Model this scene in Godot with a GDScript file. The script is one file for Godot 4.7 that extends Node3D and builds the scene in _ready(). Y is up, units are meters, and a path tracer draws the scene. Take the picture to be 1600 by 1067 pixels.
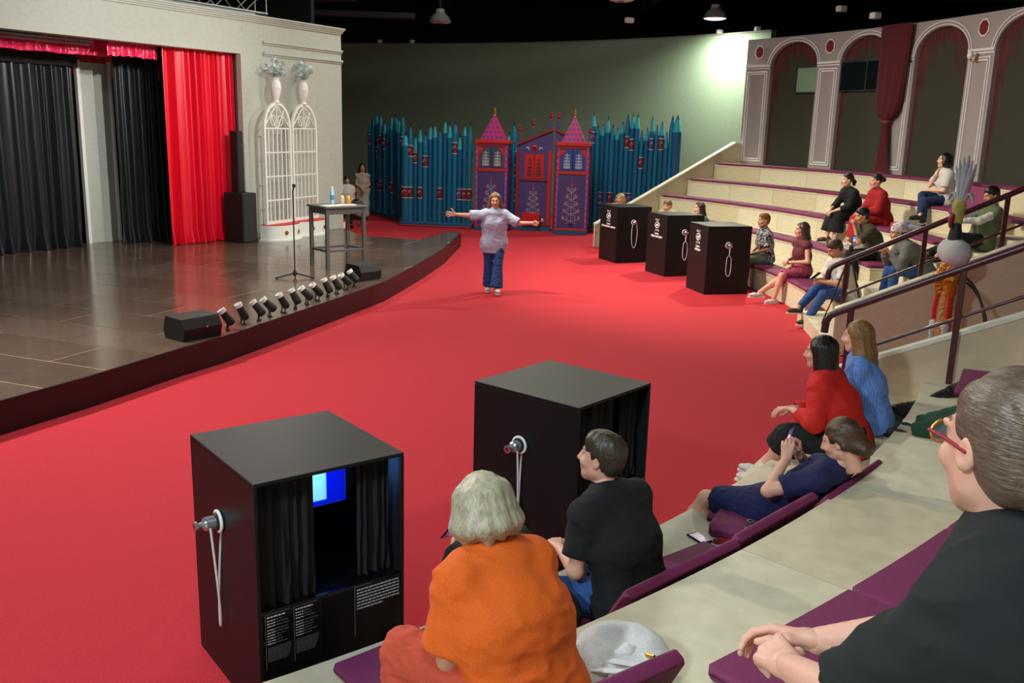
extends Node3D
# A round theatre hall: a black stage on the left, curved plywood seating banks on the right, a red carpet between them.
# Hall centre is (-9, -14.5); pol() gives points by radius and angle round it, wst() points along the slanted stage wall.

const CX := -9.0
const CZ := -14.5
const STAGE := 0.31
const RISE := 0.39
const TREAD := 0.94
const ROW0 := 13.55
var M := {}
var used := {}
var texs := {}

func pol(r: float, deg: float, y: float) -> Vector3:
	var a := deg_to_rad(deg)
	return Vector3(CX + r * cos(a), y, CZ + r * sin(a))
func inward(deg: float) -> Vector3:
	var a := deg_to_rad(deg)
	return Vector3(-cos(a), 0, -sin(a))
func wst(s: float, t: float, y: float) -> Vector3:
	return Vector3(0.866 * s + 0.5 * t, y, 0.5 * s - 0.866 * t)
func yaw_of(d: Vector3) -> float:
	return atan2(d.x, d.z)

# ---------------------------------------------------------------- nodes
func numbered(called: String) -> String:
	if not used.has(called):
		used[called] = 0
		return called
	used[called] += 1
	return "%s_%03d" % [called, used[called]]
func tag(o: Node, label: String, category: String, group := "") -> void:
	o.set_meta("label", label)
	o.set_meta("category", category)
	if group != "":
		o.set_meta("group", group)
func thing(called: String, label: String, category: String, at := Vector3.ZERO, turn := 0.0, group := "") -> Node3D:
	var o := Node3D.new()
	o.name = numbered(called)
	add_child(o)
	o.position = at
	o.rotation.y = turn
	tag(o, label, category, group)
	return o
func setting(called: String, label := "") -> Node3D:
	var o := Node3D.new()
	o.name = called
	add_child(o)
	o.set_meta("kind", "structure")
	if label != "":
		o.set_meta("label", label)
	return o
func obj(called: String, mesh: Mesh, mat: Material, parent: Node = null, xf := Transform3D.IDENTITY) -> MeshInstance3D:
	var o := MeshInstance3D.new()
	o.mesh = mesh
	o.material_override = mat
	o.transform = xf
	if parent == null:
		o.name = numbered(called)
		add_child(o)
	else:
		o.name = called
		parent.add_child(o, true)
	return o
func one(called: String, label: String, category: String, mesh: Mesh, mat: Material, xf := Transform3D.IDENTITY, group := "") -> MeshInstance3D:
	var o := obj(called, mesh, mat, null, xf)
	tag(o, label, category, group)
	return o

# ---------------------------------------------------------------- mesh collector
class MB:
	var v := PackedVector3Array()
	var n := PackedVector3Array()
	var u := PackedVector2Array()
	var c := PackedColorArray()
	var ix := PackedInt32Array()
	func tri(a: Vector3, b: Vector3, d: Vector3, out: Vector3) -> void:
		var g := (d - a).cross(b - a)
		var i := v.size()
		if g.dot(out) < 0.0:
			g = -g
			v.append_array([a, d, b])
		else:
			v.append_array([a, b, d])
		g = g.normalized()
		n.append_array([g, g, g])
		u.append_array([Vector2.ZERO, Vector2.ZERO, Vector2.ZERO])
		ix.append_array([i, i + 1, i + 2])
	func quad(a: Vector3, b: Vector3, d: Vector3, e: Vector3, out: Vector3) -> void:
		var g := (d - a).cross(b - a)
		var i := v.size()
		v.append_array([a, b, d, e])
		u.append_array([Vector2(0, 1), Vector2(1, 1), Vector2(1, 0), Vector2(0, 0)])
		if g.dot(out) < 0.0:
			g = -g
			ix.append_array([i, i + 2, i + 1, i, i + 3, i + 2])
		else:
			ix.append_array([i, i + 1, i + 2, i, i + 2, i + 3])
		g = g.normalized()
		n.append_array([g, g, g, g])
	# chamfered box
	func box(s: Vector3, xf := Transform3D.IDENTITY, ch := 0.0) -> void:
		var h := s * 0.5
		var b := minf(ch, minf(h.x, minf(h.y, h.z)) * 0.9)
		var ax: Array[Vector3] = [Vector3.RIGHT, Vector3.UP, Vector3.BACK]
		for k in 3:
			var w: Vector3 = ax[k]
			var p: Vector3 = ax[(k + 1) % 3]
			var q: Vector3 = ax[(k + 2) % 3]
			var hw := h[k]
			var hp := h[(k + 1) % 3] - b
			var hq := h[(k + 2) % 3] - b
			for sg in [-1.0, 1.0]:
				var o: Vector3 = w * hw * sg
				quad(xf * (o - p * hp - q * hq), xf * (o + p * hp - q * hq), xf * (o + p * hp + q * hq), xf * (o - p * hp + q * hq), xf.basis * (w * sg))
			if b > 0.0:
				for sp in [-1.0, 1.0]:
					for sq in [-1.0, 1.0]:
						var hl := hw - b
						var e1: Vector3 = p * (h[(k + 1) % 3]) * sp + q * hq * sq
						var e2: Vector3 = p * hp * sp + q * (h[(k + 2) % 3]) * sq
						quad(xf * (e1 - w * hl), xf * (e1 + w * hl), xf * (e2 + w * hl), xf * (e2 - w * hl), xf.basis * (p * sp + q * sq))
		if b > 0.0:
			for sx in [-1.0, 1.0]:
				for sy in [-1.0, 1.0]:
					for sz in [-1.0, 1.0]:
						var k3 := Vector3(sx, sy, sz)
						tri(xf * (k3 * Vector3(h.x, h.y - b, h.z - b)), xf * (k3 * Vector3(h.x - b, h.y, h.z - b)), xf * (k3 * Vector3(h.x - b, h.y - b, h.z)), xf.basis * k3)
	# rows of points as one smooth sheet; rows x cols; out: a function point -> outward hint is not needed, normals follow the sheet
	func sheet(rows: Array, wrap := false, flip := false, uvs := false) -> void:
		var nr := rows.size()
		var nc: int = rows[0].size()
		var i0 := v.size()
		for r in nr:
			for k in nc:
				var kl: int = (k - 1 + nc) % nc if wrap else maxi(k - 1, 0)
				var kr: int = (k + 1) % nc if wrap else mini(k + 1, nc - 1)
				var du: Vector3 = rows[r][kr] - rows[r][kl]
				var dv: Vector3 = rows[mini(r + 1, nr - 1)][k] - rows[maxi(r - 1, 0)][k]
				var g := du.cross(dv)
				if g.length_squared() < 1e-16:
					g = Vector3.UP
				g = g.normalized()
				v.append(rows[r][k])
				n.append(-g if flip else g)
				u.append(Vector2(float(k) / maxf(nc - 1, 1), 1.0 - float(r) / maxf(nr - 1, 1)))
		for r in nr - 1:
			for k in (nc if wrap else nc - 1):
				var a := i0 + r * nc + k
				var b := i0 + r * nc + (k + 1) % nc
				var d := a + nc
				var e := b + nc
				if flip:
					ix.append_array([a, b, e, a, e, d])
				else:
					ix.append_array([a, e, b, a, d, e])
	func tube(pts: Array, r, sides := 8, caps := true, flat := Vector2.ONE) -> void:
		var rows := []
		var m := pts.size()
		var up := Vector3.UP
		var last := Vector3.ZERO
		for k in m:
			var t: Vector3 = (pts[mini(k + 1, m - 1)] - pts[maxi(k - 1, 0)])
			t = t.normalized() if t.length() > 1e-9 else Vector3.UP
			if k == 0:
				up = Vector3.UP if absf(t.y) < 0.95 else Vector3.RIGHT
			else:
				up = last
			var x := t.cross(up)
			x = x.normalized() if x.length() > 1e-6 else t.cross(Vector3.BACK).normalized()
			var y := x.cross(t).normalized()
			last = y
			var rr: float = r[k] if r is Array else r
			var ring := []
			for j in sides:
				var a := TAU * j / sides
				ring.append(pts[k] + (x * cos(a) * flat.x + y * sin(a) * flat.y) * rr)
			rows.append(ring)
		sheet(rows, true, true)
		if caps:
			for e in [0, m - 1]:
				var t2: Vector3 = (pts[0] - pts[1]) if e == 0 else (pts[m - 1] - pts[m - 2])
				for j in sides:
					tri(pts[e], rows[e][j], rows[e][(j + 1) % sides], t2)
	func lathe(prof: Array, seg := 16, xf := Transform3D.IDENTITY) -> void:
		var rows := []
		for p in prof:
			var ring := []
			for j in seg:
				var a := TAU * j / seg
				ring.append(xf * Vector3(p.x * cos(a), p.y, p.x * sin(a)))
			rows.append(ring)
		# one band at a time keeps creases sharp
		for k in rows.size() - 1:
			sheet([rows[k], rows[k + 1]], true, true)
	# polygon in local XY pushed along Z
	func prism(poly: PackedVector2Array, depth: float, xf := Transform3D.IDENTITY) -> void:
		var t := Geometry2D.triangulate_polygon(poly)
		for k in range(0, t.size(), 3):
			for sg in [-0.5, 0.5]:
				tri(xf * Vector3(poly[t[k]].x, poly[t[k]].y, depth * sg), xf * Vector3(poly[t[k + 1]].x, poly[t[k + 1]].y, depth * sg), xf * Vector3(poly[t[k + 2]].x, poly[t[k + 2]].y, depth * sg), xf.basis.z * sg)
		var m := poly.size()
		var cw := Geometry2D.is_polygon_clockwise(poly)
		for k in m:
			var a := poly[k]
			var b := poly[(k + 1) % m]
			var o := Vector2(b.y - a.y, a.x - b.x)
			if cw:
				o = -o
			quad(xf * Vector3(a.x, a.y, -depth / 2), xf * Vector3(b.x, b.y, -depth / 2), xf * Vector3(b.x, b.y, depth / 2), xf * Vector3(a.x, a.y, depth / 2), xf.basis * Vector3(o.x, o.y, 0))
	# block between two radii and two angles round the hall centre
	func ring(r0: float, r1: float, t0: float, t1: float, y0: float, y1: float, steps := 6, cc := Vector3(-9.0, 0, -14.5)) -> void:
		for k in steps:
			var a := deg_to_rad(lerpf(t0, t1, float(k) / steps))
			var b := deg_to_rad(lerpf(t0, t1, float(k + 1) / steps))
			var da := Vector3(cos(a), 0, sin(a))
			var db := Vector3(cos(b), 0, sin(b))
			var p := func(d: Vector3, r: float, y: float) -> Vector3: return cc + d * r + Vector3(0, y, 0)
			quad(p.call(da, r0, y1), p.call(db, r0, y1), p.call(db, r1, y1), p.call(da, r1, y1), Vector3.UP)
			quad(p.call(da, r0, y0), p.call(db, r0, y0), p.call(db, r1, y0), p.call(da, r1, y0), Vector3.DOWN)
			quad(p.call(da, r0, y0), p.call(db, r0, y0), p.call(db, r0, y1), p.call(da, r0, y1), -da)
			quad(p.call(da, r1, y0), p.call(db, r1, y0), p.call(db, r1, y1), p.call(da, r1, y1), da)
			if k == 0:
				quad(p.call(da, r0, y0), p.call(da, r1, y0), p.call(da, r1, y1), p.call(da, r0, y1), da.cross(Vector3.UP) * signf(t0 - t1) * -1.0)
			if k == steps - 1:
				quad(p.call(db, r0, y0), p.call(db, r1, y0), p.call(db, r1, y1), p.call(db, r0, y1), db.cross(Vector3.UP) * signf(t0 - t1))
	func add(o: MB, xf: Transform3D) -> void:
		var i0 := v.size()
		var neg := xf.basis.determinant() < 0.0
		for k in o.v.size():
			v.append(xf * o.v[k])
			n.append((xf.basis * o.n[k]).normalized())
		u.append_array(o.u)
		while c.size() < i0 and o.c.size() > 0:
			c.append(Color.WHITE)
		c.append_array(o.c)
		for k in range(0, o.ix.size(), 3):
			if neg:
				ix.append_array([i0 + o.ix[k], i0 + o.ix[k + 2], i0 + o.ix[k + 1]])
			else:
				ix.append_array([i0 + o.ix[k], i0 + o.ix[k + 1], i0 + o.ix[k + 2]])
	func smooth() -> void:
		var acc := PackedVector3Array()
		acc.resize(v.size())
		for k in range(0, ix.size(), 3):
			var a := v[ix[k]]
			var g := (v[ix[k + 2]] - a).cross(v[ix[k + 1]] - a)
			acc[ix[k]] += g
			acc[ix[k + 1]] += g
			acc[ix[k + 2]] += g
		for k in v.size():
			n[k] = acc[k].normalized() if acc[k].length_squared() > 1e-20 else Vector3.UP
	func mesh() -> ArrayMesh:
		var a := []
		a.resize(Mesh.ARRAY_MAX)
		a[Mesh.ARRAY_VERTEX] = v
		a[Mesh.ARRAY_NORMAL] = n
		if u.size() == v.size():
			a[Mesh.ARRAY_TEX_UV] = u
		if c.size() > 0:
			while c.size() < v.size():
				c.append(Color.WHITE)
			a[Mesh.ARRAY_COLOR] = c
		a[Mesh.ARRAY_INDEX] = ix
		var m := ArrayMesh.new()
		m.add_surface_from_arrays(Mesh.PRIMITIVE_TRIANGLES, a)
		return m

func mb() -> MB:
	return MB.new()
func xf(at: Vector3, yaw := 0.0, pitch := 0.0, roll := 0.0) -> Transform3D:
	return Transform3D(Basis.from_euler(Vector3(pitch, yaw, roll)), at)
func box_mesh(s: Vector3, ch := 0.004) -> ArrayMesh:
	var b := mb()
	b.box(s, Transform3D.IDENTITY, ch)
	return b.mesh()
func beam(b: MB, p: Vector3, q: Vector3, w: float, h: float, ch := 0.0) -> void:
	var d := q - p
	var z := d.normalized()
	var x := Vector3.UP.cross(z)
	x = x.normalized() if x.length() > 1e-4 else Vector3.RIGHT
	var y := z.cross(x)
	b.box(Vector3(w, h, d.length()), Transform3D(Basis(x, y, z), (p + q) / 2), ch)

# ---------------------------------------------------------------- materials
func noise_tex(key: String, freq: float, lo: float, hi: float, oct := 4, size := 512, kind := FastNoiseLite.TYPE_SIMPLEX_SMOOTH) -> NoiseTexture2D:
	if texs.has(key):
		return texs[key]
	var f := FastNoiseLite.new()
	f.noise_type = kind
	f.frequency = freq
	f.fractal_octaves = oct
	f.seed = key.hash() % 1000
	var t := NoiseTexture2D.new()
	t.width = size
	t.height = size
	t.seamless = true
	t.noise = f
	var g := Gradient.new()
	g.set_color(0, Color(lo, lo, lo))
	g.set_color(1, Color(hi, hi, hi))
	t.color_ramp = g
	texs[key] = t
	return t
func normal_tex(key: String, freq: float, strength: float, oct := 4) -> NoiseTexture2D:
	if texs.has(key):
		return texs[key]
	var f := FastNoiseLite.new()
	f.frequency = freq
	f.fractal_octaves = oct
	f.seed = key.hash() % 1000
	var t := NoiseTexture2D.new()
	t.width = 512
	t.height = 512
	t.seamless = true
	t.noise = f
	t.as_normal_map = true
	t.bump_strength = strength
	texs[key] = t
	return t
func mat(key: String, col: Color, rough := 0.6, metal := 0.0) -> StandardMaterial3D:
	if M.has(key):
		return M[key]
	var m := StandardMaterial3D.new()
	m.albedo_color = col
	m.roughness = rough
	m.metallic = metal
	M[key] = m
	return m
func grain(m: StandardMaterial3D, tex: Texture2D, scale: Vector3, world := false) -> StandardMaterial3D:
	m.albedo_texture = tex
	m.uv1_triplanar = true
	m.uv1_world_triplanar = world
	m.uv1_scale = scale
	return m
func relief(m: StandardMaterial3D, tex: Texture2D, amount: float) -> StandardMaterial3D:
	m.normal_enabled = true
	m.normal_texture = tex
	m.normal_scale = amount
	return m
func c8(r: int, g: int, b: int) -> Color:
	return Color8(r, g, b)
func cloth(key: String, col: Color, rough := 0.85, sheen := 0.0) -> StandardMaterial3D:
	if M.has(key):
		return M[key]
	var m := mat(key, col, rough)
	grain(m, noise_tex("weave", 0.05, 0.82, 1.0), Vector3(5, 5, 5))
	relief(m, normal_tex("fold", 0.012, 6.0, 3), 0.5)
	if sheen > 0.0:
		m.rim_enabled = true
		m.rim = sheen
		m.rim_tint = 0.7
	return m
func ordinal(k: int) -> String:
	return ["first", "second", "third", "fourth", "fifth", "sixth", "seventh", "eighth", "ninth", "tenth", "eleventh", "twelfth", "thirteenth", "fourteenth", "fifteenth", "sixteenth"][k]

func make_materials() -> void:
	var m := mat("carpet", c8(200, 30, 49), 0.95)
	grain(m, noise_tex("pile", 0.09, 0.86, 1.0), Vector3(1.3, 1.3, 1.3), true)
	relief(m, normal_tex("pilebump", 0.2, 8.0), 0.35)
	for k in 3:
		m = mat("ply%d" % k, [c8(216, 207, 180), c8(210, 198, 168), c8(220, 212, 186)][k], 0.55)
		grain(m, noise_tex("woodgrain", 0.02, 0.9, 1.0, 5), Vector3(0.5, 2.6, 0.5), true)
	m = mat("plyedge", c8(233, 228, 208), 0.6)
	grain(m, noise_tex("woodgrain", 0.02, 0.9, 1.0, 5), Vector3(0.5, 2.6, 0.5), true)
	m = mat("passagewall", c8(206, 186, 156), 0.8)
	grain(m, noise_tex("plaster", 0.03, 0.94, 1.0), Vector3(0.6, 0.6, 0.6), true)
	m = cloth("cushion", c8(124, 34, 84), 0.72, 0.12)
	for k in 4:
		var t: float = [0.0, 0.02, -0.015, 0.035][k]
		m = mat("board%d" % k, Color(0.41 + t, 0.33 + t, 0.285 + t), 0.19)
		m.metallic_specular = 0.75
		grain(m, noise_tex("boardgrain", 0.008, 0.84, 1.0, 3), Vector3(0.8, 0.8, 3.0))
		m.roughness_texture = noise_tex("scuff", 0.02, 0.7, 1.0, 4)
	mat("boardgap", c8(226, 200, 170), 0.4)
	mat("stageside", c8(24, 15, 18), 0.4)
	m = mat("white_wall", c8(186, 190, 181), 0.75)
	grain(m, noise_tex("plaster", 0.03, 0.94, 1.0), Vector3(0.6, 0.6, 0.6), true)
	m = mat("green_wall", c8(132, 156, 134), 0.8)
	grain(m, noise_tex("plaster", 0.03, 0.94, 1.0), Vector3(0.6, 0.6, 0.6), true)
	m = mat("arcade", c8(158, 149, 150), 0.8)
	grain(m, noise_tex("canvas", 0.2, 0.85, 1.0), Vector3(2, 2, 2), true)
	mat("moulding", c8(206, 202, 206), 0.6)
	mat("roundel", c8(104, 12, 22), 0.85)
	mat("dark_wall", c8(30, 30, 34), 0.9)
	mat("black_box", c8(14, 14, 15), 0.9)
	mat("ceiling", c8(20, 22, 26), 0.9)
	mat("beam", c8(44, 48, 54), 0.7)
	mat("truss", c8(170, 172, 172), 0.35, 0.6)
	m = mat("rail", c8(66, 12, 28), 0.35)
	m.clearcoat_enabled = true
	m.clearcoat = 0.4
	m.clearcoat_roughness = 0.3
	m = mat("velvet_black", c8(24, 30, 34), 0.3)
	m.rim_enabled = true
	m.rim = 0.3
	m = mat("satin_red", c8(222, 10, 42), 0.32)
	m.rim_enabled = true
	m.rim = 0.4
	mat("satin_pink", c8(235, 40, 92), 0.3)
	mat("velvet_red", c8(74, 3, 17), 0.9)
	m = mat("kiosk", c8(24, 24, 25), 0.46)
	m.metallic_specular = 0.35
	mat("gloss_black", c8(10, 10, 11), 0.12)
	mat("matt_black", c8(18, 18, 19), 0.6)
	mat("steel", c8(190, 195, 200), 0.25, 0.8)
	mat("grey_metal", c8(108, 112, 110), 0.4, 0.5)
	mat("white_print", c8(235, 235, 235), 0.6)
	mat("white_paint", c8(232, 234, 230), 0.55)
	mat("silver_fabric", c8(176, 182, 186), 0.7)
	mat("gold", c8(214, 160, 60), 0.3, 0.8)
	mat("red_paint", c8(196, 18, 24), 0.5)
	mat("crimson", c8(140, 24, 36), 0.6)
	for k in 3:
		m = mat("teal%d" % k, [c8(8, 110, 156), c8(12, 124, 166), c8(8, 98, 148)][k], 0.42)
		grain(m, noise_tex("brush", 0.03, 0.75, 1.0, 4), Vector3(3, 0.6, 3))
	mat("teal_tip", c8(46, 150, 168), 0.45)
	mat("plinth", c8(32, 84, 124), 0.6)
	mat("band_red", c8(110, 28, 40), 0.6)
	mat("band_white", c8(190, 205, 214), 0.6)
	mat("purple", c8(74, 58, 118), 0.6)
	mat("roof_magenta", c8(176, 14, 96), 0.55)
	mat("roof_violet", c8(76, 34, 150), 0.55)
	mat("vermilion", c8(190, 34, 28), 0.55)
	mat("lilac", c8(128, 108, 200), 0.55)

# ---------------------------------------------------------------- the scene
func _ready() -> void:
	var cam := Camera3D.new()
	cam.name = "camera"
	add_child(cam)
	cam.position = Vector3(0, 2.75, 0)
	cam.rotation = Vector3(-0.2271, 0, 0.0276)
	cam.fov = 40.46
	cam.near = 0.05
	cam.far = 100.0
	cam.current = true
	var env := Environment.new()
	env.background_mode = Environment.BG_COLOR
	env.background_color = Color(0.01, 0.01, 0.012)
	env.tonemap_mode = Environment.TONE_MAPPER_LINEAR
	env.tonemap_exposure = 1.0
	env.sdfgi_enabled = true
	env.ssao_enabled = true
	env.ssil_enabled = true
	var we := WorldEnvironment.new()
	we.name = "environment"
	we.environment = env
	add_child(we)
	make_materials()
	# lamps: name, label, position, aim, energy, colour, spot angle, size
	flood("stage_flood", "black stage flood lamp hung above the stage edge, nearest the camera", Vector3(-6.6, 6.0, -10.6), Vector3(-2.8, 0, -5.6), 54.0, Color(1, 0.97, 0.92), 62.0, 0.2)
	flood("stage_flood", "black stage flood lamp hung above the stage edge, farthest from the camera", Vector3(-4.6, 6.0, -17.0), Vector3(0.6, 0, -13.5), 17.0, Color(1, 0.97, 0.92), 62.0, 0.2)
	flood("profile_spot", "black profile spotlight above the far seats aimed at the stage wall", Vector3(6.2, 6.4, -11.0), Vector3(-6.9, 3.9, -17.6), 78.0, Color(1, 1, 0.97), 14.0, 0.1)
	flood("stage_wash", "black wash lamp above the carpet aimed at the stage curtains", Vector3(1.5, 6.6, -9.0), Vector3(-7.2, 1.6, -17.0), 84.0, Color(1, 0.98, 0.95), 34.0, 0.25)
	flood("side_flood", "black flood lamp hung above the far seats aimed across the red carpet", Vector3(5.6, 6.7, -21.6), Vector3(0.8, 0, -16.5), 50.0, Color(1.0, 0.97, 0.9), 46.0, 0.2)
	flood("added_bank_flood", "added unseen flood lamp above the carpet, brightening the far seating bank", Vector3(-2.6, 6.6, -14.6), Vector3(6.0, 0.6, -17.0), 132.0, Color(1, 0.95, 0.86), 43.0, 0.3)  # added out of view to brighten the far bench risers
	flood("added_front_flood", "added unseen flood lamp behind the camera, fill light for the near bank", Vector3(-4.6, 6.2, 2.6), Vector3(0.6, 0.7, -4.2), 46.0, Color(0.9, 0.97, 1.0), 46.0, 0.35)  # added fill from behind, for surfaces turned towards the camera
	high_bay("high_bay_lamp", "lit bell shaped high bay lamp near the top of the green wall", Vector3(5.2, 5.75, -26.2), 42.0, Color(1.0, 0.98, 0.9), true)
	high_bay("high_bay_lamp", "grey unlit bell lamp hanging over the blue pencil fence", Vector3(-2.25, 5.56, -27.2), 0.0, Color.WHITE, false)
	high_bay("high_bay_lamp", "pale unlit bell lamp hanging at the top edge of the picture centre", Vector3(2.45, 5.86, -24.0), 0.0, Color.WHITE, false)
	fill_panel_light("added_fill_panel", "added unseen fill light panel over the near seating bank", Vector3(-0.5, 7.6, 0.8), Vector2(3.0, 3.0), 24.0, Color(0.88, 0.97, 1.0))  # these overhead panels are unseen, added as soft fill light
	fill_panel_light("added_fill_panel", "added unseen fill light panel over the middle of the red carpet", Vector3(-3.8, 7.6, -7.8), Vector2(3.0, 3.0), 15.0, Color(1, 0.98, 0.95))
	fill_panel_light("added_fill_panel", "added unseen fill light panel over the far seating bank", Vector3(0.8, 7.6, -15.5), Vector2(3.0, 3.0), 20.0, Color(1, 0.95, 0.84))
	fill_panel_light("added_fill_panel", "added unseen fill light panel over the painted towers", Vector3(-0.5, 7.6, -21.5), Vector2(3.0, 3.0), 30.0, Color(0.97, 1.0, 0.93))
	build_shell()
	build_stage()
	build_back()
	build_arcade()
	build_banks()
	build_kiosks()
	build_set()
	build_stage_props()
	build_rails()
	build_props()
	build_people()

func flood(called: String, label: String, at: Vector3, aim: Vector3, energy: float, col: Color, angle: float, size: float) -> void:
	var d := (aim - at).normalized()
	var o := thing(called, label, "spotlight", at)
	var up := 7.97 - at.y
	var z := -d
	var x := Vector3.UP.cross(z).normalized()
	var bs := Basis(x, z.cross(x), z)
	var b := mb()
	b.lathe([Vector2(0.0, -0.32), Vector2(0.07, -0.31), Vector2(0.12, -0.24), Vector2(0.13, 0.0), Vector2(0.14, 0.02), Vector2(0.12, 0.02), Vector2(0.115, -0.03)], 18, Transform3D(bs * Basis(Vector3.RIGHT, -PI / 2), Vector3.ZERO))
	obj("housing", b.mesh(), M.matt_black, o)
	b = mb()
	b.lathe([Vector2(0.115, -0.03), Vector2(0.0, -0.025)], 18, Transform3D(bs * Basis(Vector3.RIGHT, -PI / 2), Vector3.ZERO))
	var g := mat("lamp_lens", Color.WHITE, 0.4)
	g.emission_enabled = true
	g.emission = Color(1, 0.97, 0.92)
	g.emission_energy_multiplier = 2.0
	obj("lens", b.mesh(), g, o)
	b = mb()
	b.tube([x * 0.16, x * 0.16 + Vector3(0, 0.22, 0), Vector3(0, 0.26, 0), x * -0.16 + Vector3(0, 0.22, 0), x * -0.16], 0.014, 6)
	b.tube([Vector3(0, 0.26, 0), Vector3(0, up, 0)], 0.02, 6)
	obj("bracket", b.mesh(), M.matt_black, o)
	var l := SpotLight3D.new()
	l.name = "spot"
	o.add_child(l)
	l.basis = bs
	l.position = d * 0.06
	l.light_energy = energy
	l.light_color = col
	l.spot_angle = angle
	l.spot_range = 60.0
	l.spot_attenuation = 2.0
	l.light_size = size
	l.shadow_enabled = true

func high_bay(called: String, label: String, at: Vector3, energy: float, col: Color, lit: bool) -> void:
	var o := thing(called, label, "lamp", at)
	var b := mb()
	b.lathe([Vector2(0.29, -0.02), Vector2(0.31, 0.0), Vector2(0.24, 0.14), Vector2(0.13, 0.24), Vector2(0.12, 0.34), Vector2(0.0, 0.36)], 24)
	obj("bell_shade", b.mesh(), mat("bell", c8(150, 152, 150), 0.5), o)
	b = mb()
	b.tube([Vector3(0, 0.34, 0), Vector3(0, 2.4, 0)], 0.02, 6)
	obj("hanger", b.mesh(), M.beam, o)
	b = mb()
	b.lathe([Vector2(0.29, -0.015), Vector2(0.2, -0.04), Vector2(0.0, -0.05)], 24)
	if lit:
		var g := mat("bay_lens", Color.WHITE, 0.5)
		g.emission_enabled = true
		g.emission = Color(0.96, 1, 0.95)
		g.emission_energy_multiplier = 6.0
		obj("diffuser", b.mesh(), g, o)
		var l := SpotLight3D.new()
		l.name = "glow"
		o.add_child(l)
		l.position = Vector3(0, -0.07, 0)
		l.rotation.x = -PI / 2
		l.spot_angle = 87.0
		l.light_energy = energy
		l.light_color = col
		l.light_size = 0.14
		l.spot_range = 60.0
		l.spot_attenuation = 2.0
		l.shadow_enabled = true
	else:
		obj("diffuser", b.mesh(), mat("dull_lens", c8(205, 208, 205), 0.5), o)

func fill_panel_light(called: String, label: String, at: Vector3, size: Vector2, energy: float, col: Color) -> void:  # glowing panel with an area light, added out of view for fill
	var o := thing(called, label, "lamp", at)
	obj("frame", box_mesh(Vector3(size.x + 0.1, 0.12, size.y + 0.1), 0.01), M.beam, o, xf(Vector3(0, 0.08, 0)))
	var g := mat("fill_panel_glow", Color.WHITE, 0.6)
	g.emission_enabled = true
	g.emission = col
	g.emission_energy_multiplier = 1.5
	obj("diffuser", box_mesh(Vector3(size.x, 0.02, size.y), 0.0), g, o, xf(Vector3(0, 0.01, 0)))
	var l := AreaLight3D.new()
	l.name = "area"
	o.add_child(l)
	l.area_size = size
	l.rotation.x = -PI / 2
	l.position = Vector3(0, -0.02, 0)
	l.light_energy = energy
	l.light_color = col
	l.area_range = 60.0
	l.shadow_enabled = true

# ---------------------------------------------------------------- room shell
func build_shell() -> void:
	var f := setting("floor", "red carpet covering the whole hall floor")
	obj("carpet", box_mesh(Vector3(42, 0.2, 50), 0.0), M.carpet, f, xf(Vector3(-4, -0.1, -14)))
	var c := setting("ceiling", "dark ceiling with steel beams high above")
	obj("slab", box_mesh(Vector3(42, 0.3, 50), 0.0), M.ceiling, c, xf(Vector3(-4, 8.15, -14)))
	for k in 9:
		obj("purlin", box_mesh(Vector3(40, 0.22, 0.14), 0.01), M.ceiling, c, xf(Vector3(-4, 7.86, -33.0 + 4.0 * k)))
	for k in 3:
		var x: float = -9.0 + 6.5 * k
		var b := mb()
		beam(b, Vector3(x, 7.6, -34), Vector3(x, 7.6, 6), 0.1, 0.1)
		beam(b, Vector3(x, 6.5, -34), Vector3(x, 6.5, 6), 0.1, 0.1)
		for j in 20:
			var z := -34.0 + 2.0 * j
			beam(b, Vector3(x, 6.5, z), Vector3(x, 7.6, z + 1.0), 0.06, 0.06)
			beam(b, Vector3(x, 7.6, z + 1.0), Vector3(x, 6.5, z + 2.0), 0.06, 0.06)
		obj("roof_truss", b.mesh(), mat("dark_beam", c8(44, 48, 52), 0.6), c)
	obj("duct", box_mesh(Vector3(12, 0.16, 0.26), 0.02), M.beam, c, xf(Vector3(-9.0, 5.75, -27.5), 0.03))
	obj("duct", box_mesh(Vector3(30, 0.2, 0.3), 0.02), mat("dark_beam", c8(44, 48, 52), 0.6), c, xf(Vector3(0, 6.25, -25.0), -0.02))
	for w in [["wall_far", Vector3(42, 8, 0.3), Vector3(-4, 4, -36)], ["wall_behind", Vector3(42, 8, 0.3), Vector3(-4, 4, 9)], ["wall_stage_side", Vector3(0.3, 8, 50), Vector3(-22, 4, -14)], ["wall_seat_side", Vector3(0.3, 8, 50), Vector3(15, 4, -14)]]:
		var s := setting(w[0])
		obj("panel", box_mesh(w[1], 0.0), M.dark_wall, s, xf(w[2]))
	# curved green wall
	var g := setting("wall_back", "curved sage green back wall")
	var b2 := mb()
	b2.ring(19.2, 19.4, -104, -35.6, 0.0, 5.4, 40)
	obj("curve", b2.mesh(), M.green_wall, g)
	b2 = mb()
	b2.ring(19.18, 19.42, -104, -35.6, 5.4, 5.44, 40)
	obj("top_edge", b2.mesh(), mat("wall_edge", c8(120, 124, 116), 0.7), g)
	for k in 4:
		var a: float = [-77.5, -74.0, -41.0, -37.2][k]
		one("wall_sensor", "small white box fixed on the green wall's top edge, %s from the left" % ordinal(k), "sensor", box_mesh(Vector3(0.16, 0.12, 0.12), 0.02), M.white_paint, xf(pol(19.28, a, 5.5), 0.3), "boxes on the green wall")

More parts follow.
